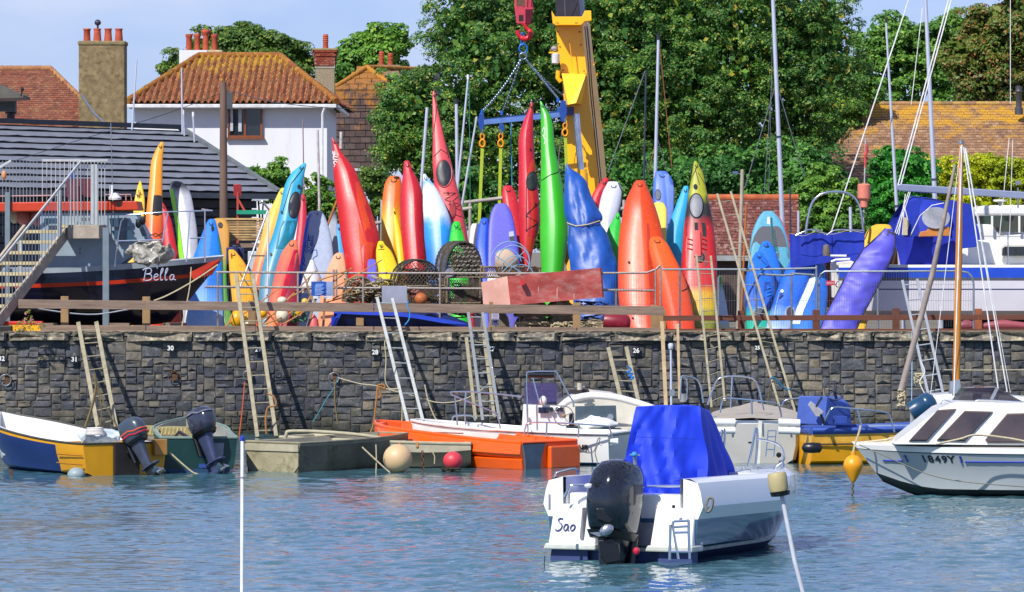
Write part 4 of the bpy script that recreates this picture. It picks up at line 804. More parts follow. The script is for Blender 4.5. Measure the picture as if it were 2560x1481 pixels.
k = K('kayak', 'kayak hull white on top and bright blue below', 'kayak', [(435, 1059, 1063), (445, 1057, 1070), (462, 1057, 1085), (490, 1057, 1102), (520, 1057, 1116), (552, 1059, 1127), (600, 1061, 1131), (660, 1068, 1130), (720, 1076, 1124)], GM('white_blue', [(0, '1668c8'), (.5, '1878d8'), (.66, '2a90e0'), (.76, 'cfdcea'), (.92, 'd8e0ea'), (.96, '7aa8dc'), (1, 'c8d8ea')]), 109.6, ridge=.25, tip=.65, dep=.8)
k = K('sea_kayak', 'tall salmon red sea kayak with large dark oval hatch', 'sea kayak', [(228, 1082, 1086), (240, 1081, 1089), (290, 1081, 1099), (345, 1082, 1112), (400, 1081, 1127), (460, 1085, 1141), (490, 1089, 1149), (550, 1100, 1162), (605, 1112, 1171), (700, 1125, 1182)], GM('salmon_red', [(0, 'c23c44'), (1, 'cc484c')]), 108.6, prof='deck', ridge=0, dep=.8)
k.disc(1110, 434, 19, 33, hatch_blk, rimmat=k.body.data.materials[0]); k.disc(1132, 525, 8, 22, M('dark_red_well', '8a2028', .5), 'cockpit')
for pl in ([(1087, 245), (1090, 258)], [(1092, 265), (1085, 330)], [(1093, 265), (1122, 395)], [(1085, 392), (1102, 374), (1120, 386)], [(1108, 483), (1140, 483), (1112, 500), (1152, 512), (1118, 530), (1160, 545)], [(1150, 488), (1122, 512), (1158, 530)]): k.line(pl, .007, dk)
k.logo([[(1114, 493), (1122, 493)], [(1124, 492), (1129, 493)]], M('pale_print', 'd8c8a0', .6), .007); k.disc(1120, 483, 2, 3, dk, 'fitting')
k = K('kayak', 'bright green kayak nose with dark script just above the biggest lobster pot', 'kayak', [(554, 1137, 1147), (562, 1130, 1151), (582, 1126, 1157), (605, 1123, 1164), (660, 1123, 1172), (740, 1126, 1172)], GM('green1', [(0, '10a818'), (1, '1cb828')]), 110.2, prof='hull', ridge=.2, tip=.5)
k.text('Quest', 1146, 573, 9, dk, ang=25, shear=.3)
k = K('paddleboard', 'cream white board end behind the blue foam slab', 'paddleboard', [(559, 1184, 1196), (566, 1177, 1201), (590, 1174, 1203), (640, 1172, 1203), (740, 1176, 1203)], GM('cream_board', [(0, 'cfc8c0'), (1, 'd8d2cc')]), 107.5, prof='board', tip=.45)
K('kayak', 'plain royal blue kayak edge on left of the violet board', 'kayak', [(545, 1208, 1217), (552, 1200, 1221), (570, 1196, 1222), (615, 1190, 1222), (670, 1200, 1222), (760, 1206, 1226)], GM('royal', [(0, '0a40c0'), (1, '1050d4')]), 109.3, prof='hull', tip=.5, ridge=.5)
k = K('paddleboard', 'wide violet blue paddleboard with white band at its foot', 'paddleboard', [(509, 1245, 1261), (515, 1235, 1270), (535, 1226, 1280), (570, 1221, 1288), (620, 1219, 1296), (680, 1218, 1300), (790, 1220, 1298)], GM('violet_board', [(0, '3c3a8c'), (.33, '3c3ab0'), (.36, 'd0d4e0'), (.46, 'd4d8e4'), (.48, '4644ae'), (1, '5450be')], wob=.01), 109.6, prof='board', tip=.45)
k.patch([[(1272, 580), (1284, 578)], [(1273, 592), (1285, 590)]], M('label_grey', '9a9cb4', .6), 'label'); k.patch([[(1273, 592), (1285, 590)], [(1275, 603), (1287, 601)]], M('label_dark', '2a2a34', .6), 'label')
K('kayak', 'scarlet kayak edge between the violet paddleboard and the tallest red kayak', 'kayak', [(464, 1263, 1275), (472, 1256, 1283), (490, 1255, 1292), (550, 1262, 1303), (620, 1280, 1318), (720, 1296, 1326)], GM('scarlet', [(0, 'b81828'), (1, 'c01828')]), 108.4, tip=.45, ridge=-.3)
k = K('sea_kayak', 'very tall red sea kayak with orange deck, black round hatch and criss cross cords', 'sea kayak', [(256, 1329, 1332), (275, 1322, 1333), (300, 1310, 1333), (345, 1297, 1334), (420, 1297, 1338), (460, 1296, 1344), (520, 1296, 1349), (570, 1298, 1348), (610, 1299, 1336), (660, 1307, 1326), (760, 1308, 1324)], GM('red_tall', [(0, 'b8141c'), (1, 'c01a30')]), 108.9, ridge=-.1, dep=.9)
k.patch([[(x, y) for x in (a, (a + b) / 2, b)] for y, a, b in ((400, 1329, 1337), (440, 1317, 1341), (500, 1315, 1347), (560, 1316, 1346), (600, 1317, 1337), (630, 1318, 1330))], GM('deck_orange', [(0, 'c4381c'), (1, 'c83a20')]), 'deck', .006)
k.disc(1330, 453, 12.5, 22, M('hatch_green', '242c2a', .5), tilt=8, rimmat=dk)
for pl in ([(1316, 468), (1316, 576)], [(1347, 508), (1316, 536)], [(1316, 540), (1340, 512)], [(1316, 576), (1347, 556)], [(1345, 556), (1316, 540)], [(1332, 566), (1343, 560), (1338, 580)]): k.line(pl, .007, dk)
for x, y in ((1326, 374), (1316, 540), (1316, 576), (1339, 510)): k.disc(x, y, 2, 3, dk, 'fitting')
k = K('canoe', 'long bright green canoe standing beside the blue tarpaulin bundle', 'canoe', [(253, 1350, 1353), (270, 1351, 1363), (288, 1352, 1376), (320, 1352, 1383), (375, 1352, 1388), (410, 1352, 1396), (460, 1351, 1405), (520, 1350, 1415), (565, 1350, 1420), (610, 1350, 1418), (675, 1353, 1410), (760, 1356, 1396)], M('canoe_green', '33a81a', .38, 0, .08, 1.5, stain='6aa818', amt=.28, coat=.3), 109.2, ridge=.15, dep=.85, tip=.8)
k.line([(1353, 452), (1375, 438), (1392, 432), (1404, 420)], .008, dk, 'lashing'); k.logo([[(1356, 330), (1360, 318), (1362, 326), (1360, 342), (1363, 350), (1361, 362)], [(1357, 338), (1362, 348)]], whitep, .012)
K('kayak', 'small golden yellow kayak end between green canoe and blue tarpaulin', 'kayak', [(606, 1404, 1416), (612, 1402, 1420), (640, 1408, 1428), (680, 1418, 1432), (760, 1424, 1440)], GM('golden', [(0, 'dc9c10'), (1, 'e0a018')]), 109.8, prof='board', tip=.3)
# tarpaulin bundle
tarp = M('blue_tarpaulin', '104a9c', .45, 0, .12, 2.5, .35, 7)
k = K('covered_kayak', 'kayak bundled in crumpled blue tarpaulin tied at the waist', 'kayak', [(409, 1414, 1416), (420, 1413, 1424), (432, 1412, 1444), (452, 1411, 1464), (490, 1410, 1479), (520, 1410, 1494), (538, 1411, 1504), (548, 1414, 1506), (556, 1418, 1500), (563, 1420, 1502), (580, 1420, 1516), (612, 1419, 1527), (655, 1424, 1541), (720, 1430, 1546), (790, 1436, 1550)], tarp, 109.9, prof='hull', ridge=.35, dep=.9, tip=.9, body='tarpaulin', nr=60)
me = k.body.data
for v in me.vertices:
    p = v.co; w_ = mnoise.fractal(Vc((p.x * 2.2, p.y, p.z * 1.1)) * 1.6, 1, 2, 4) * .07 + (.035 * math.sin(p.x * 34 + 2 * math.sin(p.z * 2)) * max(0, 1 - abs(p.z - 2.2) / 1.9))
    v.co.y -= w_; v.co.x += w_ * .15
k.line([(1412, 556), (1440, 566), (1470, 562), (1505, 551)], .015, rope_w, 'tie_rope', off=.05)
# --- centre right
K('kayak', 'thin scarlet kayak tip slanting behind the crane slings', 'kayak', [(445, 1512, 1521), (452, 1504, 1522), (470, 1490, 1518), (490, 1480, 1506), (530, 1470, 1500), (640, 1466, 1500)], GM('scarlet2', [(0, 'b01020'), (1, 'bc1828')]), 107.4, tip=.5)
k = K('kayak', 'white kayak hull with black edge line right of the blue tarpaulin', 'kayak', [(454, 1524, 1540), (460, 1518, 1550), (475, 1509, 1556), (500, 1501, 1554), (535, 1496, 1547), (570, 1502, 1535), (640, 1502, 1535)], GM('white_kayak', [(0, 'bfc4d4'), (1, 'ccd0dc')]), 108.2, ridge=0, tip=.4, dep=.8)
k.line([(1546, 458), (1555, 480), (1553, 510), (1545, 540)], .014, dk, 'rim')
K('kayak', 'grass green pointed kayak left of the great orange one', 'kayak', [(532, 1544, 1547), (545, 1536, 1551), (580, 1517, 1553), (620, 1518, 1551), (680, 1530, 1547), (760, 1536, 1548)], GM('grass', [(0, '16a828'), (1, '20b838')]), 109.2, ridge=.15, tip=.8)
k = K('kayak', 'great orange kayak, tallest and widest of the pair of orange hulls', 'kayak', [(451, 1593, 1608), (458, 1585, 1614), (475, 1577, 1621), (500, 1565, 1632), (535, 1557, 1644), (580, 1549, 1656), (620, 1546, 1664), (700, 1545, 1672), (760, 1548, 1672), (822, 1560, 1668)], GM('orange_big', [(0, 'd83c08'), (.5, 'dc4a0a'), (1, 'd4400c')]), 110.4, ridge=.08, dep=.75, tip=.55)
k.disc(1572, 656, 3, 3, dk, 'drain_hole'); k.disc(1581, 795, 2.5, 2.5, dk, 'drain_hole')
k.patch([[(1616, 560), (1619, 558), (1622, 562)], [(1618, 640), (1624, 640), (1630, 640)], [(1625, 760), (1632, 760), (1640, 760)]], GM('groove', [(0, 'b02c06'), (1, 'b83008')]), 'chine_groove', .001)
k = K('kayak', 'smaller orange kayak leaning against the great orange one', 'kayak', [(592, 1632, 1646), (597, 1625, 1656), (610, 1622, 1669), (640, 1626, 1685), (672, 1634, 1701), (702, 1642, 1714), (762, 1655, 1729), (822, 1668, 1738)], GM('orange_small', [(0, 'd43808'), (.5, 'dc4c0a'), (1, 'dc5c10')]), 111.5, ridge=-.3, dep=.7, tip=.5)
k.line([(1704, 728), (1716, 722), (1720, 716)], .012, dk, 'carry_handle')
k = K('kayak', 'periwinkle blue sit on top kayak with two moulded holes, topmost behind the orange hulls', 'kayak', [(428, 1642, 1660), (434, 1638, 1671), (450, 1634, 1681), (480, 1632, 1686), (520, 1636, 1685), (570, 1655, 1679), (680, 1655, 1672)], GM('periwinkle', [(0, '1c4ab4'), (.5, '3058c0'), (1, '4a70c8')]), 107.6, prof='deck', tip=.45)
k.disc(1644, 487, 8, 14, M('hole_grey', '454d60', .6), 'hand_hole'); k.patch([[(x, y) for x in (a, (a + b) / 2, b)] for y, a, b in ((436, 1660, 1672), (470, 1664, 1684), (520, 1668, 1683), (560, 1668, 1678))], GM('pale_periwinkle', [(0, '6080c8'), (1, '7a94d0')]), 'side_panel', .02)
K('paddleboard', 'pale yellow board with rounded top right of the great orange kayak', 'paddleboard', [(506, 1640, 1652), (511, 1633, 1662), (525, 1630, 1667), (590, 1632, 1666), (680, 1640, 1664)], GM('pale_yellow', [(0, 'd8c044'), (1, 'dcc650')]), 109.2, prof='board', tip=.4)
K('kayak', 'cyan kayak hull slanting behind the yellow black red one', 'kayak', [(465, 1711, 1720), (475, 1705, 1722), (500, 1695, 1721), (540, 1680, 1716), (590, 1664, 1710), (640, 1670, 1706), (700, 1684, 1702), (780, 1694, 1702)], GM('cyan', [(0, '0c98a8'), (.5, '1494b8'), (1, '28a0d8')]), 108.6, ridge=.1, tip=.6)
k = K('kayak', 'yellow black and red fishing kayak with big grey oval hatch', 'kayak', [(403, 1736, 1741), (415, 1733, 1748), (440, 1729, 1760), (470, 1724, 1765), (520, 1716, 1776), (565, 1710, 1784), (620, 1706, 1790), (670, 1703, 1793), (720, 1705, 1793), (770, 1722, 1792), (825, 1728, 1790)], GM('tricolour', [(0, '6a7418'), (.1, '8a8c14'), (.15, 'c8a814'), (.23, 'd09a18'), (.28, 'c01a18'), (.6, 'b81820'), (.68, '1c1a1e'), (.75, '2c2c28'), (.8, '9a9c14'), (1, '8f9414')], wob=.08), 110.6, prof='deck', dep=.75, tip=.7)
k.disc(1740, 515, 16, 29, M('hatch_grey', '71747c', .5), rimmat=dk, th=.04); k.disc(1750, 644, 8, 11, M('cup_grey', '4a3c3c', .6), 'round_hatch', rimmat=dk)
k.patch([[(x, y) for x in (a, (a + b) / 2, b)] for y, a, b in ((557, 1716, 1762), (575, 1714, 1765), (592, 1714, 1765))], dk, 'seat_well', .004)
k.patch([[(x, y) for x in (a, (a + b) / 2, b)] for y, a, b in ((592, 1716, 1764), (625, 1714, 1766), (665, 1715, 1768))], M('seat_red', '7a1018', .5), 'footwell', .002)
k.patch([[(1733, 578), (1741, 576), (1749, 578)], [(1734, 600), (1742, 600), (1750, 600)], [(1733, 640), (1742, 642), (1751, 640)]], M('bright_red', 'bc181c', .35), 'centre_moulding', .05)
for q in range(3):
    for x0, x1 in ((1718, 1730), (1754, 1765)): k.line([(x0, 596 + q * 12), (x1, 600 + q * 12)], .016, M('bright_red', 'bc181c', .35), 'foot_rest', off=.02)
for pl in ([(1737, 420), (1748, 462)], [(1742, 418), (1726, 452)], [(1745, 432), (1763, 462)], [(1764, 490), (1774, 540)]): k.line(pl, .007, dk)
k.disc(1738, 467, 5, 6.5, dk, 'emblem'); k.logo([[(1735.5, 463), (1735.5, 471)], [(1740.5, 463), (1740.5, 471)], [(1736, 467), (1740, 467)]], GM('yel', [(0, '9a9c14'), (1, '9a9c14')]), .01)
K('kayak', 'pale blue and white kayak base squeezed behind the long ladder', 'kayak', [(690, 1797, 1802), (710, 1794, 1806), (760, 1793, 1816), (815, 1793, 1824)], GM('green_pale', [(0, 'b8a81c'), (.2, '9ab8cc'), (.7, 'a8bcd0'), (.85, '3a8a2c'), (1, '3a8a2c')], wob=.03), 109.8, prof='board', tip=.6)
# --- right group
k = K('paddleboard', 'teal edged paddleboard with grey deck pad and pale bands', 'paddleboard', [(528, 1914, 1930), (534, 1903, 1938), (550, 1893, 1951), (580, 1881, 1964), (625, 1874, 1974), (665, 1870, 1979), (740, 1866, 1982), (815, 1866, 1982)], GM('teal_board', [(0, '2c8098'), (1, '4c9cb8')]), 108, prof='board', tip=.45)
padg = M('deck_pad', '50525a', .8, 0, .1, 60, .3, 80)
k.patch([[(x, y) for x in (a, (a + b) / 2, b)] for y, a, b in ((566, 1905, 1946), (573, 1896, 1953), (590, 1885, 1961), (618, 1877, 1968))], padg, 'deck_pad', .004)
k.patch([[(1877, 618), (1920, 618), (1970, 618)], [(1875, 633), (1920, 633), (1972, 633)]], M('pale_teal', '3f8090', .8), 'deck_band', .004); k.patch([[(1875, 633), (1920, 633), (1972, 633)], [(1874, 647), (1920, 647), (1974, 647)]], padg, 'deck_pad', .004); k.patch([[(1874, 647), (1920, 647), (1974, 647)], [(1873, 656), (1920, 656), (1975, 656)]], M('pale_teal', '3f8090', .8), 'deck_band', .004)
k.patch([[(1873, 656), (1920, 656), (1975, 656)], [(1870, 740), (1920, 740), (1977, 740)]], padg, 'deck_pad', .004)
k.line([(1928, 545), (1929, 566), (1931, 600), (1938, 628)], .02, M('teal_cord', '1c5c60', .8), 'leash'); k.patch([[(1918, 543), (1924, 542)], [(1917, 560), (1925, 562)]], M('silver_print', 'c4c4c0', .5), 'logo')
for q in range(8): k.line([(1932 + q, 574 + q * 7), (1938 + q, 580 + q * 7)], .008, dk, 'leash_coil')
k.line([(1926, 529), (1945, 540), (1958, 562), (1972, 600), (1980, 640)], .02, M('pink_rail', 'b02a44', .5), 'rail', off=-.02)
kbl = lambda nm, a, b: GM(nm, [(0, a), (.35, b), (1, b)])
k = K('kayak', 'azure kayak tip standing behind the other azure kayak, left of the logo one', 'kayak', [(603, 1911, 1921), (608, 1905, 1926), (620, 1898, 1935), (650, 1890, 1946), (684, 1886, 1954), (720, 1890, 1960)], GM('azure1', [(0, '0a54c4'), (1, '106cd4')]), 109, prof='deck', tip=.5); k.logo([[(1912, 616), (1922, 619)], [(1917, 608), (1918, 616)]], dk, .01, 'carry_handle')
k = K('kayak', 'azure sit on top kayak with foot wells and turquoise foot', 'kayak', [(630, 1893, 1903), (636, 1886, 1908), (656, 1876, 1921), (690, 1865, 1934), (732, 1861, 1939), (775, 1864, 1930), (822, 1864, 1932)], GM('azure2', [(0, '10a880'), (.22, '109c98'), (.34, '0c5cc8'), (1, '1068d4')], wob=.1), 109.8, prof='deck', tip=.5, dep=.85)
k.patch([[(x, y) for x in (a, b)] for y, a, b in ((705, 1910, 1924), (725, 1909, 1926), (748, 1908, 1926))], M('azure_dark', '0a3c90', .5), 'footwell', .002); k.patch([[(x, y) for x in (a, b)] for y, a, b in ((703, 1866, 1884), (725, 1864, 1884), (748, 1864, 1882))], M('azure_dark', '0a3c90', .5), 'footwell', .002)
for q in range(3): k.line([(1916, 722 + q * 9), (1927, 718 + q * 9)], .014, M('azure_lt', '2a80e0', .4), 'foot_rest', off=.02)
k.disc(1898, 782, 14, 12, M('hatch_slate', '48505c', .6), rimmat=M('pale_rim', '9aa8b8', .5)); k.logo([[(1897, 641), (1899, 648)], [(1902, 650), (1914, 662)]], dk, .012, 'carry_handle')
k = K('kayak', 'blue kayak leaning right with pale streak and striped round logo', 'kayak', [(589, 2028, 2042), (594, 2018, 2047), (611, 2007, 2048), (641, 1984, 2047), (671, 1966, 2033), (701, 1952, 2021), (731, 1941, 2010), (770, 1929, 1994), (822, 1914, 1980)], GM('azure3', [(0, 'a8bcd8'), (.16, '6a94d0'), (.3, '0e5cd0'), (1, '1068d4')], wob=.25), 110.2, prof='deck', ridge=-.2, tip=.5, dep=.7)
wht = M('pale_swirl', 'c4d4e8', .4)
k.patch([[(x, y) for x in (a, (a + b) / 2, b)] for y, a, b in ((617, 2010, 2022), (630, 1994, 2008), (645, 1986, 1996), (655, 1984, 1990))], wht, 'swirl', .002)
k.line([(2030, 608), (2000, 645), (1988, 672)], .01, wht, 'seam'); k.logo([[(2025, 622), (2031, 625), (2037, 620)], [(2020, 628), (2027, 632), (2036, 627)], [(2019, 633), (2026, 638), (2034, 633)], [(2022, 640), (2028, 641), (2032, 638)], [(2022, 641), (2019, 650)]], wht, .011)
k.text('oceanic', 1948, 746, 10, dk, ang=68, shear=.1, bold=.003); k.disc(1954, 728, 4, 5, wht, 'logo'); k.disc(1974, 782, 10, 14, M('well_dark', '3a2a30', .6), 'hatch', rimmat=M('pale_rim', '9aa8b8', .5))
k.patch([[(x, y) for x in (a, b)] for y, a, b in ((730, 1940, 1948), (770, 1926, 1938), (800, 1918, 1934))], wht, 'swirl', .006)
k = K('kayak', 'blue kayak with long white flank right of the striped logo kayak', 'kayak', [(632, 2038, 2049), (637, 2033, 2053), (656, 2028, 2060), (687, 2018, 2067), (732, 2002, 2070), (777, 1988, 2066), (822, 1976, 2060)], GM('azure4', [(0, '2c74c4'), (.5, '0e5cc4'), (1, '2084dc')]), 110.3, prof='hull', ridge=0, tip=.5, dep=.7)
k.patch([[(x, y) for x in (a, (a + b) / 2, b)] for y, a, b in ((690, 2022, 2040), (715, 2012, 2034), (740, 2002, 2024), (775, 1990, 2008), (810, 1980, 1998))], wht, 'white_flank', .012); k.disc(2044, 640, 2, 3.5, dk, 'carry_handle')
bag = M('violet_nylon', '4c48b8', .5, 0, .1, 1.8, .3, 6)
k = K('board_bag', 'long violet board bag with dark piping leaning on the barrier', 'bag', [(572, 2213, 2228), (577, 2206, 2233), (590, 2196, 2238), (625, 2157, 2237), (680, 2120, 2213), (743, 2088, 2181), (790, 2064, 2156), (830, 2048, 2138)], bag, 111.6, s1=110.6, prof='hull', dep=.35, tip=.45, group=None, nr=50, body='cover')
for v in k.body.data.vertices:
    p = v.co; v.co.y -= mnoise.fractal(Vc((p.x * 1.2, 0, p.z * 2.0)) * 1.8, 1, 2, 4) * .05
k.line([(2213, 572), (2196, 590), (2157, 625), (2120, 680), (2088, 743), (2064, 790), (2049, 825)], .018, dk, 'piping', off=.0); k.line([(2236, 580), (2238, 600), (2236, 628), (2213, 681), (2181, 744), (2156, 790), (2139, 828)], .018, dk, 'piping')
k.patch([[(x, y) for x in (a, (a + b) / 2, b)] for y, a, b in ((575, 2210, 2230), (580, 2204, 2234), (588, 2200, 2237), (596, 2214, 2237))], M('bag_tip', '25253a', .6), 'end_panel', .006)
K('surfboard', 'yellow padded board peeking out above the violet bag', 'surfboard', [(561, 2194, 2215), (566, 2178, 2228), (580, 2166, 2232), (600, 2160, 2230), (640, 2158, 2225), (700, 2150, 2200), (800, 2120, 2170)], M('mustard_foam', 'c8a020', .6, 0, .1, 5), 110.0, prof='board', tip=.45, group=None)
# ================================================================= FENCES, RAILS, STAIRS, LADDERS
def xz(px, py, s): return W(px, py, s)
fe = thing('timber_fence', 'grey weathered two rail timber fence on the left part of the quay', 'fence', (W(850, 0, 114.2).x, F / 114.2, GZ))
def board(t, a, b, s, h, th, mat, name='rail'): MB().beam(W(a[0], a[1], s), W(b[0], b[1], s), th, h).build(name, mat, t, bevel=.006)
xs_ = [45, 365, 640, 935, 1228, 1442, 1661]
ytop = lambda x: 760 + (x - 45) * .0108; ylow = lambda x: 822 + (x - 45) * .004
for a, b in zip(xs_, xs_[1:]): board(fe, (a + 1, ytop(a)), (b - 1, ytop(b)), 114.4, .195, .045, wood_gr)
for a, b in zip([100] + xs_[1:], xs_[1:]): board(fe, (a + 1, ylow(a)), (b - 1, ylow(b)), 114.5, .155, .045, wood_gr)
post_m = M('post_wood', '8f7350', .85, 0, .2, 5, .4, 30, stain='6a5540', amt=.35, stretch=(1, 1, .3))
for x, yt in ((162, 741), (366, 742), (630, 752), (900, 770), (1228, 755), (1442, 757), (1636, 764), (1655, 775)):
    p = W(x, yt, 113.9); MB().box((p.x, p.y, (p.z + GZ) / 2), (.17 if x != 1228 else .09, .12, p.z - GZ)).build('post', post_m, fe, bevel=.008)
fr_ = thing('timber_fence', 'dark brown stained two rail fence on the right part of the quay', 'fence', (W(2100, 0, 114.2).x, F / 114.2, GZ))
for a, b in ((1657, 1853), (1853, 2040), (2040, 2240), (2240, 2446), (2446, 2640)):
    board(fr_, (a + 1, 796 - (a - 1657) * .003), (b - 1, 796 - (b - 1657) * .003), 114.4, .115, .045, wood_br); board(fr_, (a + 1, 828), (b - 1, 828), 114.5, .1, .045, wood_br)
for x, yt in ((1853, 777), (2040, 775), (2240, 771), (2446, 772)):
    p = W(x, yt, 113.9); MB().box((p.x, p.y, (p.z + GZ) / 2), (.15, .12, p.z - GZ)).build('post', wood_br if x != 2446 else M('orange_post', '8a4a2c', .8, 0, .2), fr_, bevel=.008)
def pipes(name, label, lines, posts, r, s, mat, cat='railing', pr=None, clamp=True):
    c = W(posts[0][0] if posts else lines[0][0][0], 0, s); t = thing(name, label, cat, (c.x, F / s, GZ))
    for l in lines: MB().tube([W(p[0], p[1], p[2] if len(p) > 2 else s) for p in l], r, 7).build('rail', mat, t, smooth=60)
    for x, yt, yb in posts: MB().tube([W(x, yb, s) if yb else Vc((W(x, 0, s).x, F / s, GZ)), W(x, yt, s)], pr or r, 7).build('post', mat, t, smooth=60)
    return t
scaf = M('scaffold_tube', '9b938c', .55, .5, .2, 20, .2, stain='7c6a5a', amt=.4)
pr_ = pipes('tube_railing', 'dull steel tube railing running behind the fence from the black boat to the orange kayaks', [[(540, 681), (900, 683), (1300, 684), (1580, 683)], [(1580, 683), (1618, 682), (1640, 674), (1650, 664)], [(512, 717), (800, 720), (1200, 722), (1634, 727)]], [(545, 681, 0), (745, 682, 0), (908, 690, 0), (1100, 684, 0), (1300, 684, 0), (1540, 722, 0), (1639, 672, 0), (1651, 664, 0)], .026, 113.2, scaf)
for xs0, xs1 in ((512, 620), (1500, 1640)):
    mb = MB()
    x = xs0
    while x < xs1: mb.tube([W(x, 684, 113.3), W(x, 812, 113.3)], .0035, 3); x += 6.5
    for y in (722, 762, 790): mb.tube([W(xs0, y, 113.3), W(xs1, y, 113.3)], .0035, 3)
    mb.build('wire_mesh', wire, pr_, kind='stuff')
for x in (834, 841): MB().tube([W(x, 674, 113.4), W(x, 742, 113.4)], .022, 6).build('post', scaf, pr_, smooth=60)
b1 = pipes('barrier', 'galvanised tube barrier in front of the blue kayaks', [[(1655, 674), (1900, 674), (2040, 671)], [(1898, 686), (1955, 689), (1985, 687)], [(1979, 684), (2036, 688)]], [(2041, 664, 0), (1891, 686, 0), (1979, 684, 0), (1796, 694, 0), (1700, 676, 0)], .025, 113.6, galv, 'barrier')
mb = MB(); x = 1662
while x < 2040: mb.tube([W(x, 678, 113.7), W(x, 818, 113.7)], .0033, 3); x += 6.2
for y in (712, 752, 792): mb.tube([W(1660, y, 113.7), W(2040, y, 113.7)], .003, 3)
mb.build('wire_mesh', wire, b1, kind='stuff')
b2 = pipes('barrier', 'round cornered mesh barrier panel in front of the violet bag', [[(2048, 822), (2048, 700), (2052, 686), (2062, 679), (2240, 679), (2400, 678), (2420, 682), (2431, 694), (2434, 710), (2434, 822)]], [(2195, 722, 0)], .024, 113.4, galv, 'barrier')
mb = MB(); x = 2055
while x < 2432: mb.tube([W(x, 681, 113.5), W(x, 818, 113.5)], .0033, 3); x += 6.2
for y in (712, 752, 792): mb.tube([W(2050, y, 113.5), W(2433, y, 113.5)], .003, 3)
mb.build('wire_mesh', wire, b2, kind='stuff')
c = W(2076, 708, 113.8); sg = thing('notice', 'small red notice tied to the mesh barrier', 'sign', c); MB().box(c, (.2, .012, .1)).build('panel', M('sign_red', 'b83048', .5), sg); text('NOTICE', c + Vc((0, -.009, 0)), .045, whitep, sg, 'writing')
# stairs at the left
galp = M('grey_steel_paint', 'b0b4b4', .5, .3, .1, 5); treadm = M('tread_wood', 'b8a880', .85, 0, .2, 5, .3); strw = M('stringer_wood', '9c9082', .8, 0, .2, 4, .4, 20)
sv = thing('staircase', 'outdoor timber staircase with grey steel balustrade climbing to a landing at the far left', 'staircase', (W(60, 0, 113).x, F / 113, GZ))
tR, bR = W(172, 574, 112.4), W(-15, 820, 114.9); tL = tR + Vc((-.95, .0, 0)); bL = bR + Vc((-.95, 0, 0))
MB().beam(tR, bR, .07, .26).build('stringer', strw, sv, bevel=.01); MB().beam(tL, bL, .07, .26).build('stringer', strw, sv)
for i in range(9):
    p = tR.lerp(bR, (i + .35) / 9.2); MB().box((p.x - .48, p.y, p.z + .03), (.92, .27, .075)).build('tread', treadm, sv, bevel=.008)
MB().box((W(218, 0, 112.6).x, F / 112.6, W(0, 580, 112.6).z), (.86, .07, .3)).build('landing_beam', strw, sv, bevel=.01)
MB().box((W(218, 0, 112).x - .1, F / 112.6 + .65, W(0, 566, 112.6).z), (1.0, 1.2, .06)).build('landing', treadm, sv)
p = W(265, 570, 112.8); MB().box((p.x, p.y, (p.z + GZ) / 2), (.14, .14, p.z - GZ)).build('post', M('blue_grey_post', '6f7d86', .6, .2, .1), sv, bevel=.006)
p = W(8, 480, 113); MB().box((p.x, p.y + 1, (p.z + GZ) / 2), (.11, .11, p.z - GZ)).build('post', M('blue_grey_post', '6f7d86', .6, .2, .1), sv)
hT, hB = W(203, 403, 112.4), W(-20, 680, 114.9)
for a, b in ((hT, hB), (hT, W(270, 402, 112.4)), (W(105, 402, 110.5), W(203, 402, 110.5)), (W(0, 440, 113) + Vc((-.3, 0, 0)), W(28, 402, 113))): MB().beam(a, b, .045, .05).build('handrail', galp, sv, bevel=.006)
MB().beam(W(0, 491, 111.5), W(150, 489, 111.5), .03, .03).build('handrail', galp, sv)
for x, y0, y1 in ((52, 604, 735), (150, 478, 590), (241, 412, 565), (234, 412, 562)):
    MB().box(((W(x, 0, 112.7).x), F / 112.9, (W(x, y0, 112.7).z + W(x, y1, 112.7).z) / 2), (.085, .085, (y1 - y0) / 112.7)).build('newel_post', galp, sv, bevel=.005)
for i in range(27):
    t = i / 27; a = hT.lerp(hB, t); b = tR.lerp(bR, max(0, t * 1.12 - .13)); b = Vc((a.x, a.y, b.z + (a.x - b.x) * (tR.z - bR.z) / (tR.x - bR.x) if i > 3 else tR.z))
    MB().beam(b + Vc((0, 0, .05)), a, .017, .017).build('baluster', galp, sv)
for i in range(11):
    x = 176 + i * 8.6; MB().beam(W(x, 562, 112.3), W(x, 404, 112.3), .016, .016).build('baluster', galp, sv)
for i in range(9):
    x = 106 + i * 11; MB().beam(W(x, 566, 110.5), W(x, 404, 110.5), .016, .016).build('baluster', galp, sv)
for i in range(12):
    x = -2 + i * 8.6; MB().beam(W(x, 590, 110.8), W(x, 402, 110.8), .016, .016).build('baluster', M('blue_grey_post', '6f7d86', .6, .2, .1), sv)
# ladders
def ladder(label, l0, l1, r0, r1, st, sb, nr, mat=alu, w=.035, h=.075, group='ladders leaning on the quay wall', first=.04, name='ladder', rungw=.03):
    a, b, c, d = W(l0[0], l0[1], st), W(l1[0], l1[1], sb), W(r0[0], r0[1], st), W(r1[0], r1[1], sb)
    t = thing(name, label, 'ladder', (b + d) / 2, group)
    for p, q in ((a, b), (c, d)): MB().beam(p, q, w, h, up=(0, 1, 0)).build('rail', mat, t, bevel=.006)
    if r0 == l0: return t
    for i in range(nr):
        u = first + (1 - 2 * first) * i / (nr - 1); MB().tube([a.lerp(b, u), c.lerp(d, u)], rungw / 2, 6).build('rung', mat, t, smooth=60)
    return t
lad_w = M('pale_ladder', '8e8670', .7, .1, .15, 5, .3, 30, stain='6c6a44', amt=.42)
lad_a = M('aluminium_ladder', '8c9090', .45, .55, .12, 8, .1, stain='8a8a6c', amt=.3)
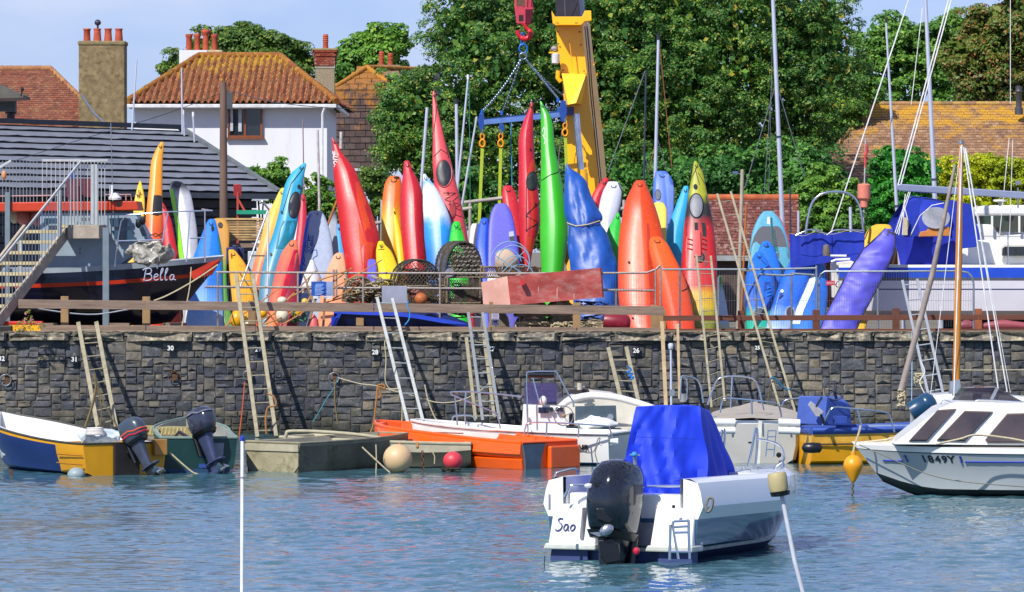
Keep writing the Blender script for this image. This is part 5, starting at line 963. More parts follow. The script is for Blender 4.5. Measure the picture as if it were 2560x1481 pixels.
ladder('short pale ladder at the left tied with a hank of old rope, beside plate 31', (196, 807), (247, 1082), (241, 806), (291, 1068), 114.9, 117, 8, lad_w, .09, .06, first=.07)
ladder('tall pale ladder in front of plate 29 with rope looped on its right rail', (590, 687), (644, 1094), (632, 686), (691, 1092), 114.9, 117.5, 12, lad_w, .085, .06)
ladder('silver ladder right of plate 28 with cord tied round its left rail', (943, 745), (1024, 1074), (981, 747), (1063, 1074), 114.9, 117.3, 9, lad_a, .075, .06)
ladder('silver ladder, front one of the doubled pair by plate 27', (1171, 783), (1207, 1052), (1207, 783), (1249, 1050), 115.0, 117.6, 8, lad_a, .07, .06)
ladder('grimy ladder section standing behind the silver one by plate 27', (1166, 845), (1189, 1050), (1211, 850), (1236, 1045), 115.6, 116.6, 6, lad_w, .075, .05)
ladder('stubby pale ladder left of plate 26 with blue cord round one rail', (1521, 871), (1555, 1008), (1566, 869), (1598, 1012), 115.4, 117, 4, lad_w, .085, .06, first=.22)
ladder('slim pale ladder in front of the tricolour fishing kayak', (1741, 638), (1779, 1020), (1777, 641), (1812, 1005), 114.9, 117.6, 12, lad_w, .05, .05, rungw=.022)
ladder('longest ladder, very tall and leaning left past the low shed roof', (1793, 486), (1949, 1018), (1827, 480), (1988, 1030), 113.6, 117.8, 15, lad_w, .05, .05, rungw=.022)
ladder('bright aluminium ladder crossed by a grey spar at the right', (2256, 702), (2322, 992), (2293, 699), (2358, 985), 114.8, 117.2, 8, M('bright_aluminium', 'a8acb0', .35, .6, .08, 8), .06, .05)
for a, b, lb in (((1655, 806), (1665, 1020), 'stout wooden mooring post standing against the wall left of the white masthead light'), ((1694, 812), (1699, 1000), 'thin weathered post right of the white masthead light')):
    p, q = W(a[0], a[1], 115.3), W(b[0], b[1], 116.5); t = MB().beam(p, q, .08 if a[0] < 1680 else .055, .07, up=(0, 1, 0)).build('mooring_post', wood_lt, label=lb, cat='post')
# ================================================================= ROPES ON THE WALL
rope('rope', 'blue green rope hanging slack from the thin mooring ring', [(845, 942), (835, 970), (815, 1000), (798, 1030), (782, 1055)], .012, rope_g, 116)
rope('rope', 'frayed brown rope hanging straight down beneath the thin ring', [(838, 950), (837, 1000), (842, 1040), (844, 1060)], .02, rope_d, 116)
rope('rope', 'pale line strung along the wall between ring and silver ladder', [(845, 945), (900, 960), (940, 965), (985, 978), (1040, 992), (1095, 1007), (1150, 1002), (1200, 978), (1240, 940)], .013, rope_w, 116)
rope('rope', 'orange brown knotted rope hanging with a bow left of plate 28 ladder', [(945, 962), (952, 990), (944, 992), (945, 966), (958, 962), (962, 972), (945, 970), (940, 1010), (934, 1060), (925, 1085)], .02, rope_o, 116.2)
rope('rope', 'orange then green rope hanging left of the tall pale ladder', [(612, 955), (608, 1000), (604, 1040), (598, 1090)], .015, M('orange_rope', 'b85428', .9, 0, .2, 20), 116.2)
rope('rope', 'stiff loop of rope bulging from the right rail of the tall pale ladder', [(668, 985), (682, 990), (690, 1005), (688, 1015), (670, 1020), (664, 1050), (666, 1085)], .02, rope_o, 117.6)
rope('rope', 'cord knotted high on the ladder by plate 28 and trailing down the wall', [(972, 850), (962, 855), (965, 900), (963, 950), (975, 972), (1003, 980), (1004, 1070)], .012, rope_w, 116.6)
rope('rope', 'green grey line running from the wall to the white console boat bow', [(1062, 962), (1070, 1000), (1085, 1040), (1096, 1055)], .014, rope_w, 117)
rope('rope', 'blue cord wound on the right rail of the stubby ladder', [(1568, 915), (1578, 925), (1568, 930), (1582, 935), (1572, 940), (1584, 944), (1575, 950)], .02, M('blue_cord', '1c6cb0', .8), 117.2)
rope('rope', 'teal rope tying the longest ladder to the wall', [(1925, 948), (1935, 945), (1950, 960), (1968, 975), (1978, 970)], .022, M('teal_rope', '1c5c78', .8), 117.4)
rope('rope', 'dark line hanging behind the longest ladder down to the boats', [(1945, 940), (1925, 965), (1920, 1000), (1915, 1045)], .01, rope_d, 116)
rope('rope', 'yellowish line stretched tight along the wall behind the orange mast', [(2350, 925), (2450, 926), (2570, 925)], .01, rope_w, 116)
for i, x in enumerate((225, 250, 262)): rope('rope', ('thick hank of old rope on the shortest left ladder', 'strand of rope on the left of the rope hank', 'strand of rope slanting down behind the shortest ladder')[i], [(236, 935), (240 + i * 3, 970), (x + 4, 1020), (x + 12 * (i - 1) + 20 * (i == 2), 1070)], .032 if i == 0 else .016, rope_d, 117.2)
rope('rope', 'bright blue rope tied round the fence rail above the blue skiff', [(1021, 752), (1018, 765), (1024, 782), (1022, 800), (1010, 815)], .014, M('bright_blue_rope', '2c84c4', .8), 114.9)
# ================================================================= LOBSTER POTS AND GEAR
netd = M('dark_netting', '4c443a', .95, 0, .4, 20, .3); netb = M('brown_netting', '51432f', .95, 0, .4, 20); ropeb = M('wrapped_rope', '6f6350', .9, 0, .4, 14, .6, 40); ropebk = M('black_wrapped_rope', '37342f', .9, 0, .5, 20, .8, 40)
def arch(w, h, n=14, flat=.75): return [(w / 2 * math.cos(math.pi * i / n), h * math.sin(math.pi * i / n) ** flat) for i in range(n + 1)]
def wrapped(mb, pts, r, seg=.035, k=6):
    P = [Vector(p) for p in pts]; out = []; rad = []
    for a, b in zip(P, P[1:]):
        n = max(1, int((b - a).length / seg))
        for i in range(n): out.append(a.lerp(b, i / n)); rad.append(r * (1.15 if len(out) % 2 else .75))
    out.append(P[-1]); rad.append(r); mb.tube(out, rad, k)
def pot_(label, x0, x1, yt, yb, s, net=netd, fr=ropeb, dep=.45, step=.09, fill=True, rw=.024, yaw=15, box=False, nr=.009, fcol=None):
    w = (x1 - x0) / s; h = (yb - yt) / s; c = W((x0 + x1) / 2, yb, s); rot = Matrix.Rotation(R(yaw), 3, 'Z'); T = lambda x, y, z: c + rot @ Vc((x, y, z))
    t = thing('lobster_pot', label, 'lobster pot', c, 'lobster pots stacked on the quay')
    A = arch(w, h) if not box else [(w / 2, 0), (w / 2, h * .95), (w / 2 * .9, h), (-w / 2 * .9, h), (-w / 2, h * .95), (-w / 2, 0)]
    f = MB()
    for y in (0, dep / 2, dep): wrapped(f, [T(x, y, z) for x, z in A], rw)
    wrapped(f, [T(-w / 2, 0, 0), T(w / 2, 0, 0)], rw); wrapped(f, [T(-w / 2, dep, 0), T(w / 2, dep, 0)], rw)
    for i in (0, len(A) // 2, len(A) - 1): wrapped(f, [T(A[i][0], 0, A[i][1]), T(A[i][0], dep, A[i][1])], rw)
    f.build('frame', fr, t, smooth=60)
    hz = lambda x: (h * max(0, 1 - (2 * x / w) ** 2) ** (.375) if not box else h); m = MB(); n_ = int((w + h) / step)
    for d in (1, -1):
        for i in range(-n_, n_):
            seg = []
            for q in range(13):
                z = h * q / 12; x = -w / 2 + i * step + d * z * .9 + .008 * math.sin(q * 3 + i)
                if abs(x) < w / 2 and z < hz(x): seg.append(T(x, .0, z))
                else:
                    if len(seg) > 1: m.tube(seg, nr, 3, False)
                    seg = []
            if len(seg) > 1: m.tube(seg, nr, 3, False)
    for q in range(1, int(dep / step)):
        m.tube([T(x, q * step, z) for x, z in A], nr, 3, False)
    for i, (x, z) in enumerate(A): m.tube([T(x, 0, z), T(x, dep, z)], nr, 3, False)
    m.build('netting', net, t)
    if fill:
        g_ = MB(); g_.ball(T(0, dep * .5, h * .42), (w * .2, dep * .25, h * .2), 14, 8)
        for v in g_.v: v += mnoise.noise_vector(v * 7) * .06
        g_.build('contents', fcol or M('dark_contents', '2a251e', .95, 0, .4, 15, .5), t)
        rg = random.Random(int(x0)); tg = MB()
        for k in range(22): tg.tube(spl([T(rg.uniform(-.4, .4) * w, rg.uniform(.05, .3) * dep, rg.uniform(.05, .75) * h) for _ in range(4)], 4), .012, 4)
        tg.build('tangled_rope', fr, t, kind='stuff')
    return t
pot_('domed dark lobster pot left of centre with red scraps on top', 988, 1108, 650, 735, 112.6, netd, ropebk, .5, .09, yaw=20)
pot_('flat brown pot under the domed one, rimmed with yellowed rope', 1018, 1118, 716, 768, 113.0, netb, ropeb, .5, .06, box=True)
pp = pot_('wire sided pot with green rope inside beneath the biggest pot', 1118, 1202, 694, 758, 112.8, netd, ropeb, .5, .055, box=True, fcol=M('green_twine', '1f9a28', .8, 0, .4, 20, .5))
bp = pot_('biggest lobster pot standing on end, thickly bound in black and grey rope', 1110, 1208, 606, 692, 112.4, netd, ropebk, .55, .06, rw=.035, nr=.013, yaw=25)
mb = MB(); rg = random.Random(5)
for r_ in range(7):
    for q in range(8):
        p = W(1122 + q * 11 + r_ % 2 * 5, 688 - r_ * 11, 112.6)
        if abs(q - 3.5) < 4.4 - r_ * .45: wrapped(mb, [p + Vc((0, -.03, 0)), p + Vc((.07, -.05, .02 + rg.uniform(-.02, .03)))], .026, .02)
mb.build('rope_binding', M('grey_binding', '6e685e', .9, 0, .4, 20, .6), bp, smooth=60, kind='stuff')
c = W(1124, 682, 113.2); MB().tube([c, c + Vc((0, .25, 0))], [.10, .08], 14).build('funnel', M('funnel_grey', '77757c', .6), bp, smooth=60)
pot_('shallow open basket pot holding blue hoops and a sack', 1208, 1352, 668, 694, 112.8, netb, ropeb, .55, .05, box=True, fill=False)
for i, (x0, x1, y0, y1, lb) in enumerate(((1298, 1372, 750, 790, 'pale round topped pot under the left of the red slab'), (1378, 1436, 752, 790, 'pale round topped pot under the right of the red slab'), (1236, 1272, 782, 826, 'upright mossy pot behind the fence left of the pale pots'), (1300, 1376, 788, 822, 'grey net bundle pot at the foot of the pale pots'), (1376, 1440, 786, 824, 'brown weed covered pot left of the fence post'), (1458, 1515, 800, 826, 'flattened pot beside the fence post near the red drum'))):
    pot_(lb, x0, x1, y0, y1, 113.2, M('pale_netting', '8a8068', .95, 0, .4, 20), M('pale_wrap', '857b66', .9, 0, .4, 20, .6), .45, .045, nr=.009, fcol=M('weed', '3a3020', .95, 0, .4, 20, .6))
for i, (x0, x1, y0, y1, lb) in enumerate(((868, 940, 694, 752, 'brown pot with red netting left of the grey panel'), (928, 1010, 700, 762, 'crushed pot heaped behind the grey metal panel'), (1240, 1300, 700, 752, 'pot hidden behind the pink end of the red slab'))):
    pot_(lb, x0, x1, y0, y1, 112.6, netb, ropeb, .5, .06, fcol=M('red_net', '6a1a1a', .9, 0, .4, 20, .5))
def tangle(name, label, cat, x0, x1, y0, y1, s, n, r, mat, seed=1, dep=.4, k=5, kind=None):
    rg = random.Random(seed); mb = MB()
    for i in range(n):
        p = Vc((rg.uniform(x0, x1), rg.uniform(y0, y1), 0)); pts = []
        for q in range(k):
            pts.append(W(p.x, p.y, s) + Vc((0, rg.uniform(0, dep), 0))); p += Vc((rg.uniform(-22, 22), rg.uniform(-9, 9), 0)); p.x = min(max(p.x, x0), x1); p.y = min(max(p.y, y0), y1)
        mb.tube(spl(pts, 4), r * rg.uniform(.6, 1.3), 4)
    return mb.build(name, mat, None, smooth=60, label=label, cat=cat, kind=kind)
tangle('rope_heap', 'heap of brown net and rope behind the canes', 'rope heap', 872, 985, 706, 760, 112.9, 60, .012, rope_d, 1)
tangle('rope_heap', 'pale ropes strewn over the brown pots', 'rope heap', 860, 960, 690, 745, 113.1, 26, .011, rope_w, 2)
tangle('rope_heap', 'green and white cordage beneath the white pear buoy', 'rope heap', 730, 765, 775, 806, 113.3, 26, .010, M('green_white_cord', '4f8a6c', .8, 0, .5, 30), 3)
tangle('rope_heap', 'dark tangle of line filling the fence gap under the domed pot', 'rope heap', 1010, 1210, 745, 795, 112.7, 90, .013, netd, 4)
tangle('rope_heap', 'blue black tangle behind the post right of the pale pots', 'rope heap', 1440, 1520, 755, 815, 112.7, 50, .012, M('navy_cord', '1c3a6c', .8, 0, .6, 20), 6)
tangle('rope_heap', 'weathered ropes lying along the wall top near the red drum', 'rope heap', 1290, 1520, 806, 830, 113.6, 60, .012, rope_w, 7)
# hoops and sack in the basket
hp = thing('wire_hoops', 'pale blue plastic coated hoops arching over the sack', 'hoops', W(1280, 690, 112.7)); pb = M('pale_blue_coat', '6c9cb4', .5)
for cx, cy, rx, ry, a0, a1 in ((1276, 652, 48, 48, -10, 200), (1284, 656, 40, 42, -30, 175), (1290, 672, 34, 32, 0, 180), (1302, 684, 30, 22, 0, 180), (1266, 662, 38, 40, 10, 140)):
    MB().tube([W(cx + rx * math.cos(R(a0 + (a1 - a0) * i / 18)), cy - ry * math.sin(R(a0 + (a1 - a0) * i / 18)), 112.9 - cx * .0) for i in range(19)], .011, 5).build('hoop', pb, hp, smooth=60)
for a, b in (((1240, 640), (1316, 690)), ((1312, 628), (1256, 680))): MB().tube([W(a[0], a[1], 113), W(b[0], b[1], 113)], .01, 5).build('cross_wire', pb, hp)
mb = MB(); c = W(1266, 662, 112.3); mb.ball(c, (.28, .2, .33), 18, 12)
for v in mb.v: v += mnoise.noise_vector(v * 3) * .08
mb.build('sack', M('beige_sack', 'b09c88', .9, 0, .15, 5, .4, 12), None, smooth=60, label='bulging beige sack inside the blue hoops', cat='sack')
# red foam slab
sl0, sl1, slr = W(1202, 704, 114.0), W(1270, 690, 112.8), W(1500, 671, 111.6)
rd = thing('foam_block', 'long faded red wrapped foam block with a pink sunlit end, lying on the pots', 'foam block', (slr.x * .5 + sl0.x * .5, F / 113, W(0, 760, 113).z))
v = [W(1203, 706, 113.25), W(1208, 761, 113.25), W(1276, 764, 114.0), W(1268, 691, 114.0), W(1500, 670, 113.5), W(1506, 744, 113.5)]
up_off = Vc((.0, .62, .03))
mb = MB(); A_ = [v[0], v[3], v[2], v[1]]; B_ = [v[3], v[4], v[5], v[2]]
n1, n2 = 6, 26
rows = []
for i in range(9):
    t = i / 8; row = [v[0].lerp(v[1], t).lerp(v[3].lerp(v[2], t), k / n1) for k in range(n1)] + [v[3].lerp(v[2], t).lerp(v[4].lerp(v[5], t), k / n2) for k in range(n2 + 1)]
    rows.append([p + Vc((0, mnoise.noise(p * 2.4) * .05 + mnoise.noise(p * 7) * .015, 0)) for p in row])
mb.grid([r[n1:] for r in rows]); MB().grid([r[:n1 + 1] for r in rows]).build('end_face', M('faded_sunlit_end', 'd09c8c', .6, 0, .1, 2, .2, 10, stain='d8b0a4', amt=.4), rd, smooth=40); back = [v[0] + Vc((.12, .75, .0)), v[4] + Vc((.05, .6, 0)), v[5] + Vc((.05, .6, 0)), v[1] + Vc((.12, .75, 0))]  # end face paler: real fading plus sunlight put into its colour
tl_ = rows[0]; mb.add(list(tl_) + [back[1], back[0]], [tuple(range(len(tl_) + 2))]); bl_ = rows[-1]; mb.add(list(bl_) + [back[2], back[3]], [tuple(reversed(range(len(bl_) + 2)))])
mb.add(back, [(0, 1, 2, 3)]); mb.add([v[4], v[5], back[2], back[1]], [(0, 1, 2, 3)]); mb.add([v[0], v[1], back[3], back[0]], [(3, 2, 1, 0)])
mb.build('block', M('faded_red_cover', 'a4443c', .6, 0, .2, 1.6, .3, 10, stain='b0766e', amt=.46, stretch=(1, 1, 2)), rd, smooth=40)
for x0, x1 in ((1345, 1348), (1392, 1394), (1434, 1437)):
    t = (x0 - 1268) / 232; MB().beam(W(x0, 691 - 20 * t, 113.95 - .5 * t) + Vc((0, -.04, 0)), W(x0 + 1, 764 - 20 * t, 113.95 - .5 * t) + Vc((0, -.04, 0)), .03, .012, up=(0, 1, 0)).build('strap', M('strap_pink', 'b08078', .7), rd)
MB().prism([W(1300, 702, 114.1), W(1310, 700, 114.1), W(1312, 712, 114.1), W(1302, 714, 114.1)], (0, .15, 0)).build('flap', M('flap_red', 'c02430', .5), rd)
MB().lathe([(.02, 0), (.17, .01), (.19, .06), (.19, .5), (.16, .56), (.08, .6), (.07, .52), (.02, .5)], W(1508, 803, 113.6), 16, Matrix.Rotation(R(96), 3, 'Y')).build('plastic_drum', M('crimson_drum', '7a1428', .4, 0, .2, 5, stain='a8323c', amt=.35), smooth=50, label='faded crimson plastic drum lying on its side by the wall edge', cat='drum')
# grey panel, buoys, canes
p = W(986, 737, 113.9); t = thing('metal_panel', 'sheet of grey metal standing behind the ladder by the blue skiff', 'panel', p - Vc((0, 0, .2))); MB().box(p, (.55, .02, .38)).build('sheet', M('grey_sheet', 'a3a5b2', .45, .5, .15, 3, stain='c0c2cc', amt=.3), t, bevel=.004)
def buoy(label, px, py, r, s, mat, rz=1, name='buoy', M_=None, neck=None, group=None):
    c = W(px, py, s); t = thing(name, label, 'buoy', c - Vc((0, 0, r * rz)), group); MB().ball(c, (r, r, r * rz), 20, 14, M_).build('body', mat, t, smooth=70)
    if neck: MB().lathe([(r * .25, 0), (r * .22, r * .3), (r * .1, r * .32)], c + Vc((0, 0, r * rz * .9 * neck)), 10).build('eye', mat, t, smooth=50)
    return t
ybu = M('yellow_buoy', 'd6a008', .4, 0, .08, 3); wbu = M('white_buoy', 'c9c2ac', .6, 0, .12, 4, .2); obu = M('rusty_orange_buoy', 'a85a24', .6, 0, .2, 5)
buoy('orange brown ball buoy resting on the flat pot', 1052, 748, .14, 113.6, obu)
buoy('yellow pear buoy at the foot of the second ladder', 593, 799, .16, 113.5, ybu, 1.2)
buoy('small yellow float right of the second ladder under the rail', 658, 783, .09, 113.4, ybu, 1.2)
buoy('white oval buoy among the canes under the fence rail', 705, 791, .15, 113.6, wbu, 1.0, M_=Matrix.Rotation(R(60), 3, 'Y'))
buoy('cream buoy just above the fence rail left of the sign', 705, 752, .11, 113.2, wbu, .8)
buoy('pale yellow buoy half hidden left of the blue sign', 762, 755, .08, 113.1, M('pale_yellow_buoy', 'c8b048', .5), 1)
buoy('flat cream float lying by the foot of the second ladder', 622, 809, .09, 113.6, wbu, .4)
yf = MB().prism([W(722, 806, 113.4), W(760, 778, 113.3), W(742, 775, 113.3), (W(735, 790, 113.3))], (0, .2, 0)).build('fender', ybu, label='bright yellow folded float wedged behind the white oval buoy', cat='fender')
c = W(780, 705, 112.7); mb = MB(); mb.lathe([(.22, -.25), (.24, -.05), (.2, .1), (.06, .42), (.045, .48), (.01, .49)], c, 16); mb.build('buoy', M('white_cone', 'cfcad0', .6, 0, .08), None, smooth=40, label='white cone shaped marker buoy left of the blue sign', cat='buoy')
MB().lathe([(.02, 0), (.12, .02), (.1, .18), (.02, .3)], W(784, 820, 113.4), 14).build('buoy', M('pink_buoy', 'd05a5c', .5), None, smooth=50, label='small pink float between the sign posts', cat='buoy')
cane = M('bamboo_cane', 'a8743c', .65, 0, .25, 6, .2)
for (x0, y0, x1, y1, s), lb in zip(((560, 818, 700, 720, 113.6), (655, 812, 790, 676, 113.2), (690, 808, 880, 670, 113.4), (700, 815, 778, 768, 113.7), (650, 800, 705, 775, 113.8), (660, 812, 720, 786, 113.9), (830, 722, 955, 650, 113.8), (832, 748, 890, 715, 113.9), (800, 700, 882, 672, 113.5), (770, 770, 930, 720, 113.1), (568, 815, 584, 776, 113.8), (750, 790, 800, 690, 113.7), (722, 745, 806, 698, 112.9)),
        ('long cane slanting left across the feet of the kayaks', 'dark tipped cane rising left of the white cone buoy', 'cane crossing behind the blue sign', 'short cane under the cream buoy', 'lowest cane in the bundle by the ladder', 'second lowest cane in the bundle by the ladder', 'longest cane pointing at the small yellow kayak', 'short cane right of the blue sign', 'cane with its tip just under the tube railing', 'cane lying over the brown net heap', 'pale stick standing left of the yellow pear buoy', 'cane leaning on the white cone buoy', 'thin dark cane ending behind the white cone buoy')):
    MB().tube([W(x0, y0, s), W((x0 + x1) / 2 + 1, (y0 + y1) / 2 + 1, s), W(x1, y1, s - .4)], [.02, .018, .014], 6).build('cane', cane, None, smooth=60, label=lb, cat='cane', group='marker canes heaped behind the fence')
sg = thing('information_board', 'blue information board with white text on wooden posts behind the fence', 'sign', (W(805, 0, 114).x, F / 114, GZ))
MB().box(W(797, 722, 114.1), (.33, .03, .31)).build('panel', M('sign_blue', '1c4c9c', .4, 0, .1), sg); MB().box(W(824, 722, 114.1), (.14, .025, .31)).build('side_panel', M('sign_pale', '7c8cb0', .4), sg)
for q in range(9): MB().box(W(798 - (q % 3), 711 + q * 3.2, 114.2) + Vc((0, -.012, 0)), (.2 - .03 * (q % 3), .004, .01)).build('text_line', M('sign_text', '9cb8e0', .6), sg)
MB().box(W(787, 710, 114.2) + Vc((0, -.012, 0)), (.03, .004, .03)).build('emblem', M('emblem_navy', '0c2050', .6), sg)
for x in (792, 820): MB().box(W(x, 743, 114.1), (.16, .02, .07)).build('small_notice', M('notice_white', 'c4c8d0', .6), sg)
MB().beam(W(790, 745, 114), W(768, 822, 114), .15, .05).build('post', post_m, sg); MB().beam(W(812, 745, 114), W(808, 820, 114), .12, .05).build('post', post_m, sg); MB().beam(W(760, 690, 114), W(782, 752, 114), .06, .04).build('brace', post_m, sg)
# timber stack, crates, trestle things behind
ts_ = thing('timber_stack', 'stack of sawn boards between the tan kayak and the yellow salmon one', 'timber', (W(610, 0, 105).x, F / 105, GZ)); rg = random.Random(3)
for r_ in range(9):
    y = 548 + r_ * 6.4; MB().box(W(605 + rg.uniform(-8, 8), y, 105), (1.1 + rg.uniform(-.1, .1) + (.1 if r_ == 8 else 0), .5 + rg.uniform(-.1, .1), .045)).build('board', M('sawn_board', 'a08458', .85, 0, .3, 6, .3) if r_ % 3 else M('pale_board', 'b89a68', .85, 0, .2, 6, .3), ts_)
MB().box(W(608, 614, 105), (1.15, .55, .1)).build('beam', wood_gr, ts_)
cr = thing('crate', 'pair of dark blue plastic crates under the sawn boards', 'crate', (W(600, 0, 106).x, F / 106, GZ)); MB().box(W(588, 640, 106), (.4, .4, .4)).box(W(588, 640, 106.4), (.1, .42, .5)).build('tub', M('crate_navy', '1c2c5c', .5, 0, .1), cr, bevel=.02)
MB().box((W(600, 0, 105.8).x, F / 105.8, (GZ + W(0, 658, 105.8).z) / 2), (1.2, .5, W(0, 658, 105.8).z - GZ)).build('pallet_box', M('navy_tub', '222c48', .6, 0, .1), cr)
cr2 = thing('crate', 'white tub right of the dark blue crates', 'crate', W(632, 680, 106)); MB().box(W(632, 655, 106), (.22, .3, .5)).build('tub', M('tub_white', 'b4c0cc', .5), cr2, bevel=.02)
gb = thing('bench', 'green topped trestle with red legs in front of the dark shed', 'bench', (W(625, 0, 101).x, F / 101, GZ)); redp = M('red_oxide', 'a83c28', .6, 0, .2)
MB().box(W(630, 531, 101), (.75, .35, .1)).build('top', M('green_paint', '148a6a', .5), gb); MB().box((W(594, 0, 101).x, F / 101, (GZ + W(0, 480, 101).z) / 2), (.05, .05, W(0, 480, 101).z - GZ)).build('leg', redp, gb); MB().beam(W(596, 500, 101), W(612, 528, 101), .04, .05).build('brace', redp, gb)
MB().prism([W(583, 462, 101), (W(601, 460, 101)), W(604, 470, 101), W(603, 492, 101), W(584, 492, 101)], (0, .08, 0)).build('head', M('dark_red', '8a1c1c', .5), gb, bevel=.01)
st = thing('steel_trestle', 'white steel A shaped mast stand with flat top in front of the turquoise kayak', 'stand', (W(665, 0, 112).x, F / 112, GZ)); wst = M('pale_steel', 'b0b2ba', .45, .3, .1)
for a, b in (((671, 525), (668, 760)), ((669, 528), (600, 720)), ((672, 524), (655, 503))): MB().tube([W(a[0], a[1], 112.2), W(b[0], b[1], 112.8)], .022, 7).build('leg', wst, st, smooth=60)
MB().box(W(651, 500, 112.2), (.36, .1, .035)).build('top_plate', wst, st); MB().box(W(645, 640, 112.6), (.3, .04, .035)).build('cross_bar', M('brown_bar', '5c4c44', .7), st)
# wooden rack frames the kayaks lean on
rk = thing('kayak_rack', 'pale timber rack poles behind the row of kayaks', 'rack', (W(1230, 0, 104).x, F / 104, GZ))
for a, b in (((930, 560), (1180, 520)), ((1160, 507), (1262, 495)), ((1545, 523), (1640, 520))): MB().tube([W(a[0], a[1], 105), W(b[0], b[1], 105)], .045, 8).build('pole', M('grey_pole', '9b958c', .8, 0, .2, 4, .3), rk, smooth=60)
for x in (955, 1175, 1262, 1560, 1640): MB().tube([(W(x, 0, 105).x, F / 105, GZ), W(x, 500, 105)], .04, 7).build('post', M('grey_pole', '9b958c', .8, 0, .2, 4, .3), rk, smooth=60)
# blue skiff upside
bs = thing('skiff', 'bright royal blue open skiff tilted behind the lower fence rail', 'boat', (W(990, 0, 113.7).x, F / 113.4, GZ)); rb = M('royal_blue_paint', '1438b0', .35, 0, .08, 3, coat=.2); ib = M('navy_inside', '0c1c50', .5, 0, .2, 2)
top = Wl([(834, 778), (900, 781), (1000, 785), (1090, 798), (1160, 812), (1180, 822)], 114.0, 6); lowr = [Vc((p.x, p.y - .02, p.z - .05 - .02 * i / len(top))) for i, p in enumerate(top)]
bk_ = [Vc((p.x, p.y + .9, p.z + .12 - .3 * max(0, i / len(top) - .6))) for i, p in enumerate(top)]
ins = [Vc((p.x + .05, p.y + .28, max(GZ + .02, p.z - .55))) for p in top]; out_ = [Vc((p.x + .02, p.y + .25, max(GZ + .01, p.z - .6))) for p in top]
MB().grid([[p + Vc((0, .0, .03)) for p in top], lowr]).grid([[p + Vc((0, .09, .03)) for p in top], [p + Vc((0, 0, .03)) for p in top]]).build('gunwale', rb, bs, smooth=50)
MB().grid([[p + Vc((0, .02, 0)) for p in lowr], ins]).grid([ins, bk_]).build('inside', ib, bs, smooth=50)
MB().prism([W(828, 796, 113.9), W(846, 780, 114.0), W(852, 780, 114), W(838, 826, 113.9), W(828, 826, 113.9)], (0, .1, 0)).beam(W(850, 782, 114.05), W(832, 822, 114.05), .1, .08).build('transom', rb, bs)
for x in (930, 1010, 1075): MB().box(W(x, 803, 113.2), (.35, .5, .03)).build('thwart', M('thwart_grey', '3a3f48', .7), bs)
c = W(1238, 797, 114.1); t = thing('notice', 'white dog walking notice on the fence near the mossy pot', 'sign', c); MB().box(c, (.16, .012, .3)).build('panel', M('lilac_notice', 'b0aac8', .6), t); MB().box(c + Vc((0, -.009, -.06)), (.07, .004, .025)).box(c + Vc((.035, -.009, -.04)), (.02, .004, .02)).box(c + Vc((-.025, -.009, -.085)), (.012, .004, .04)).box(c + Vc((.025, -.009, -.085)), (.012, .004, .04)).build('dog_symbol', dk, t)
for q in range(4): MB().box(c + Vc((0, -.008, .1 - q * .03)), (.11, .003, .01)).build('text_line', M('print_grey', '6c6880', .7), t)
# flowers on the wall at left
crown('wild_flowers', None, leafmat('flower_leaf', [(0, '5a7a28'), (.7, '7a8a38'), (.72, 'c86a9c'), (1, 'd88ab0')]), [(65, 815, 22, 18), (72, 795, 6, 22), (100, 815, 12, 10), (50, 822, 14, 8)], 115.6, 40, 900, .035, .07, 21, core=0, label='wild plant with pink flowers growing on the wall top at the left', cat='plant')
rdb = thing('dinghy', 'red and yellow dinghy end poking in at the bottom of the stairs', 'boat', W(40, 832, 114.6)); MB().box(W(48, 808, 114.3), (1.05, .4, .08)).build('gunwale', M('bright_red_paint', 'b81c18', .4), rdb, bevel=.02); MB().box(W(60, 820, 114.3), (.85, .38, .16)).build('hull', ybu, rdb, bevel=.02); MB().box(W(10, 822, 114.8), (.38, .1, .14)).build('fender', rubber, rdb, bevel=.03)
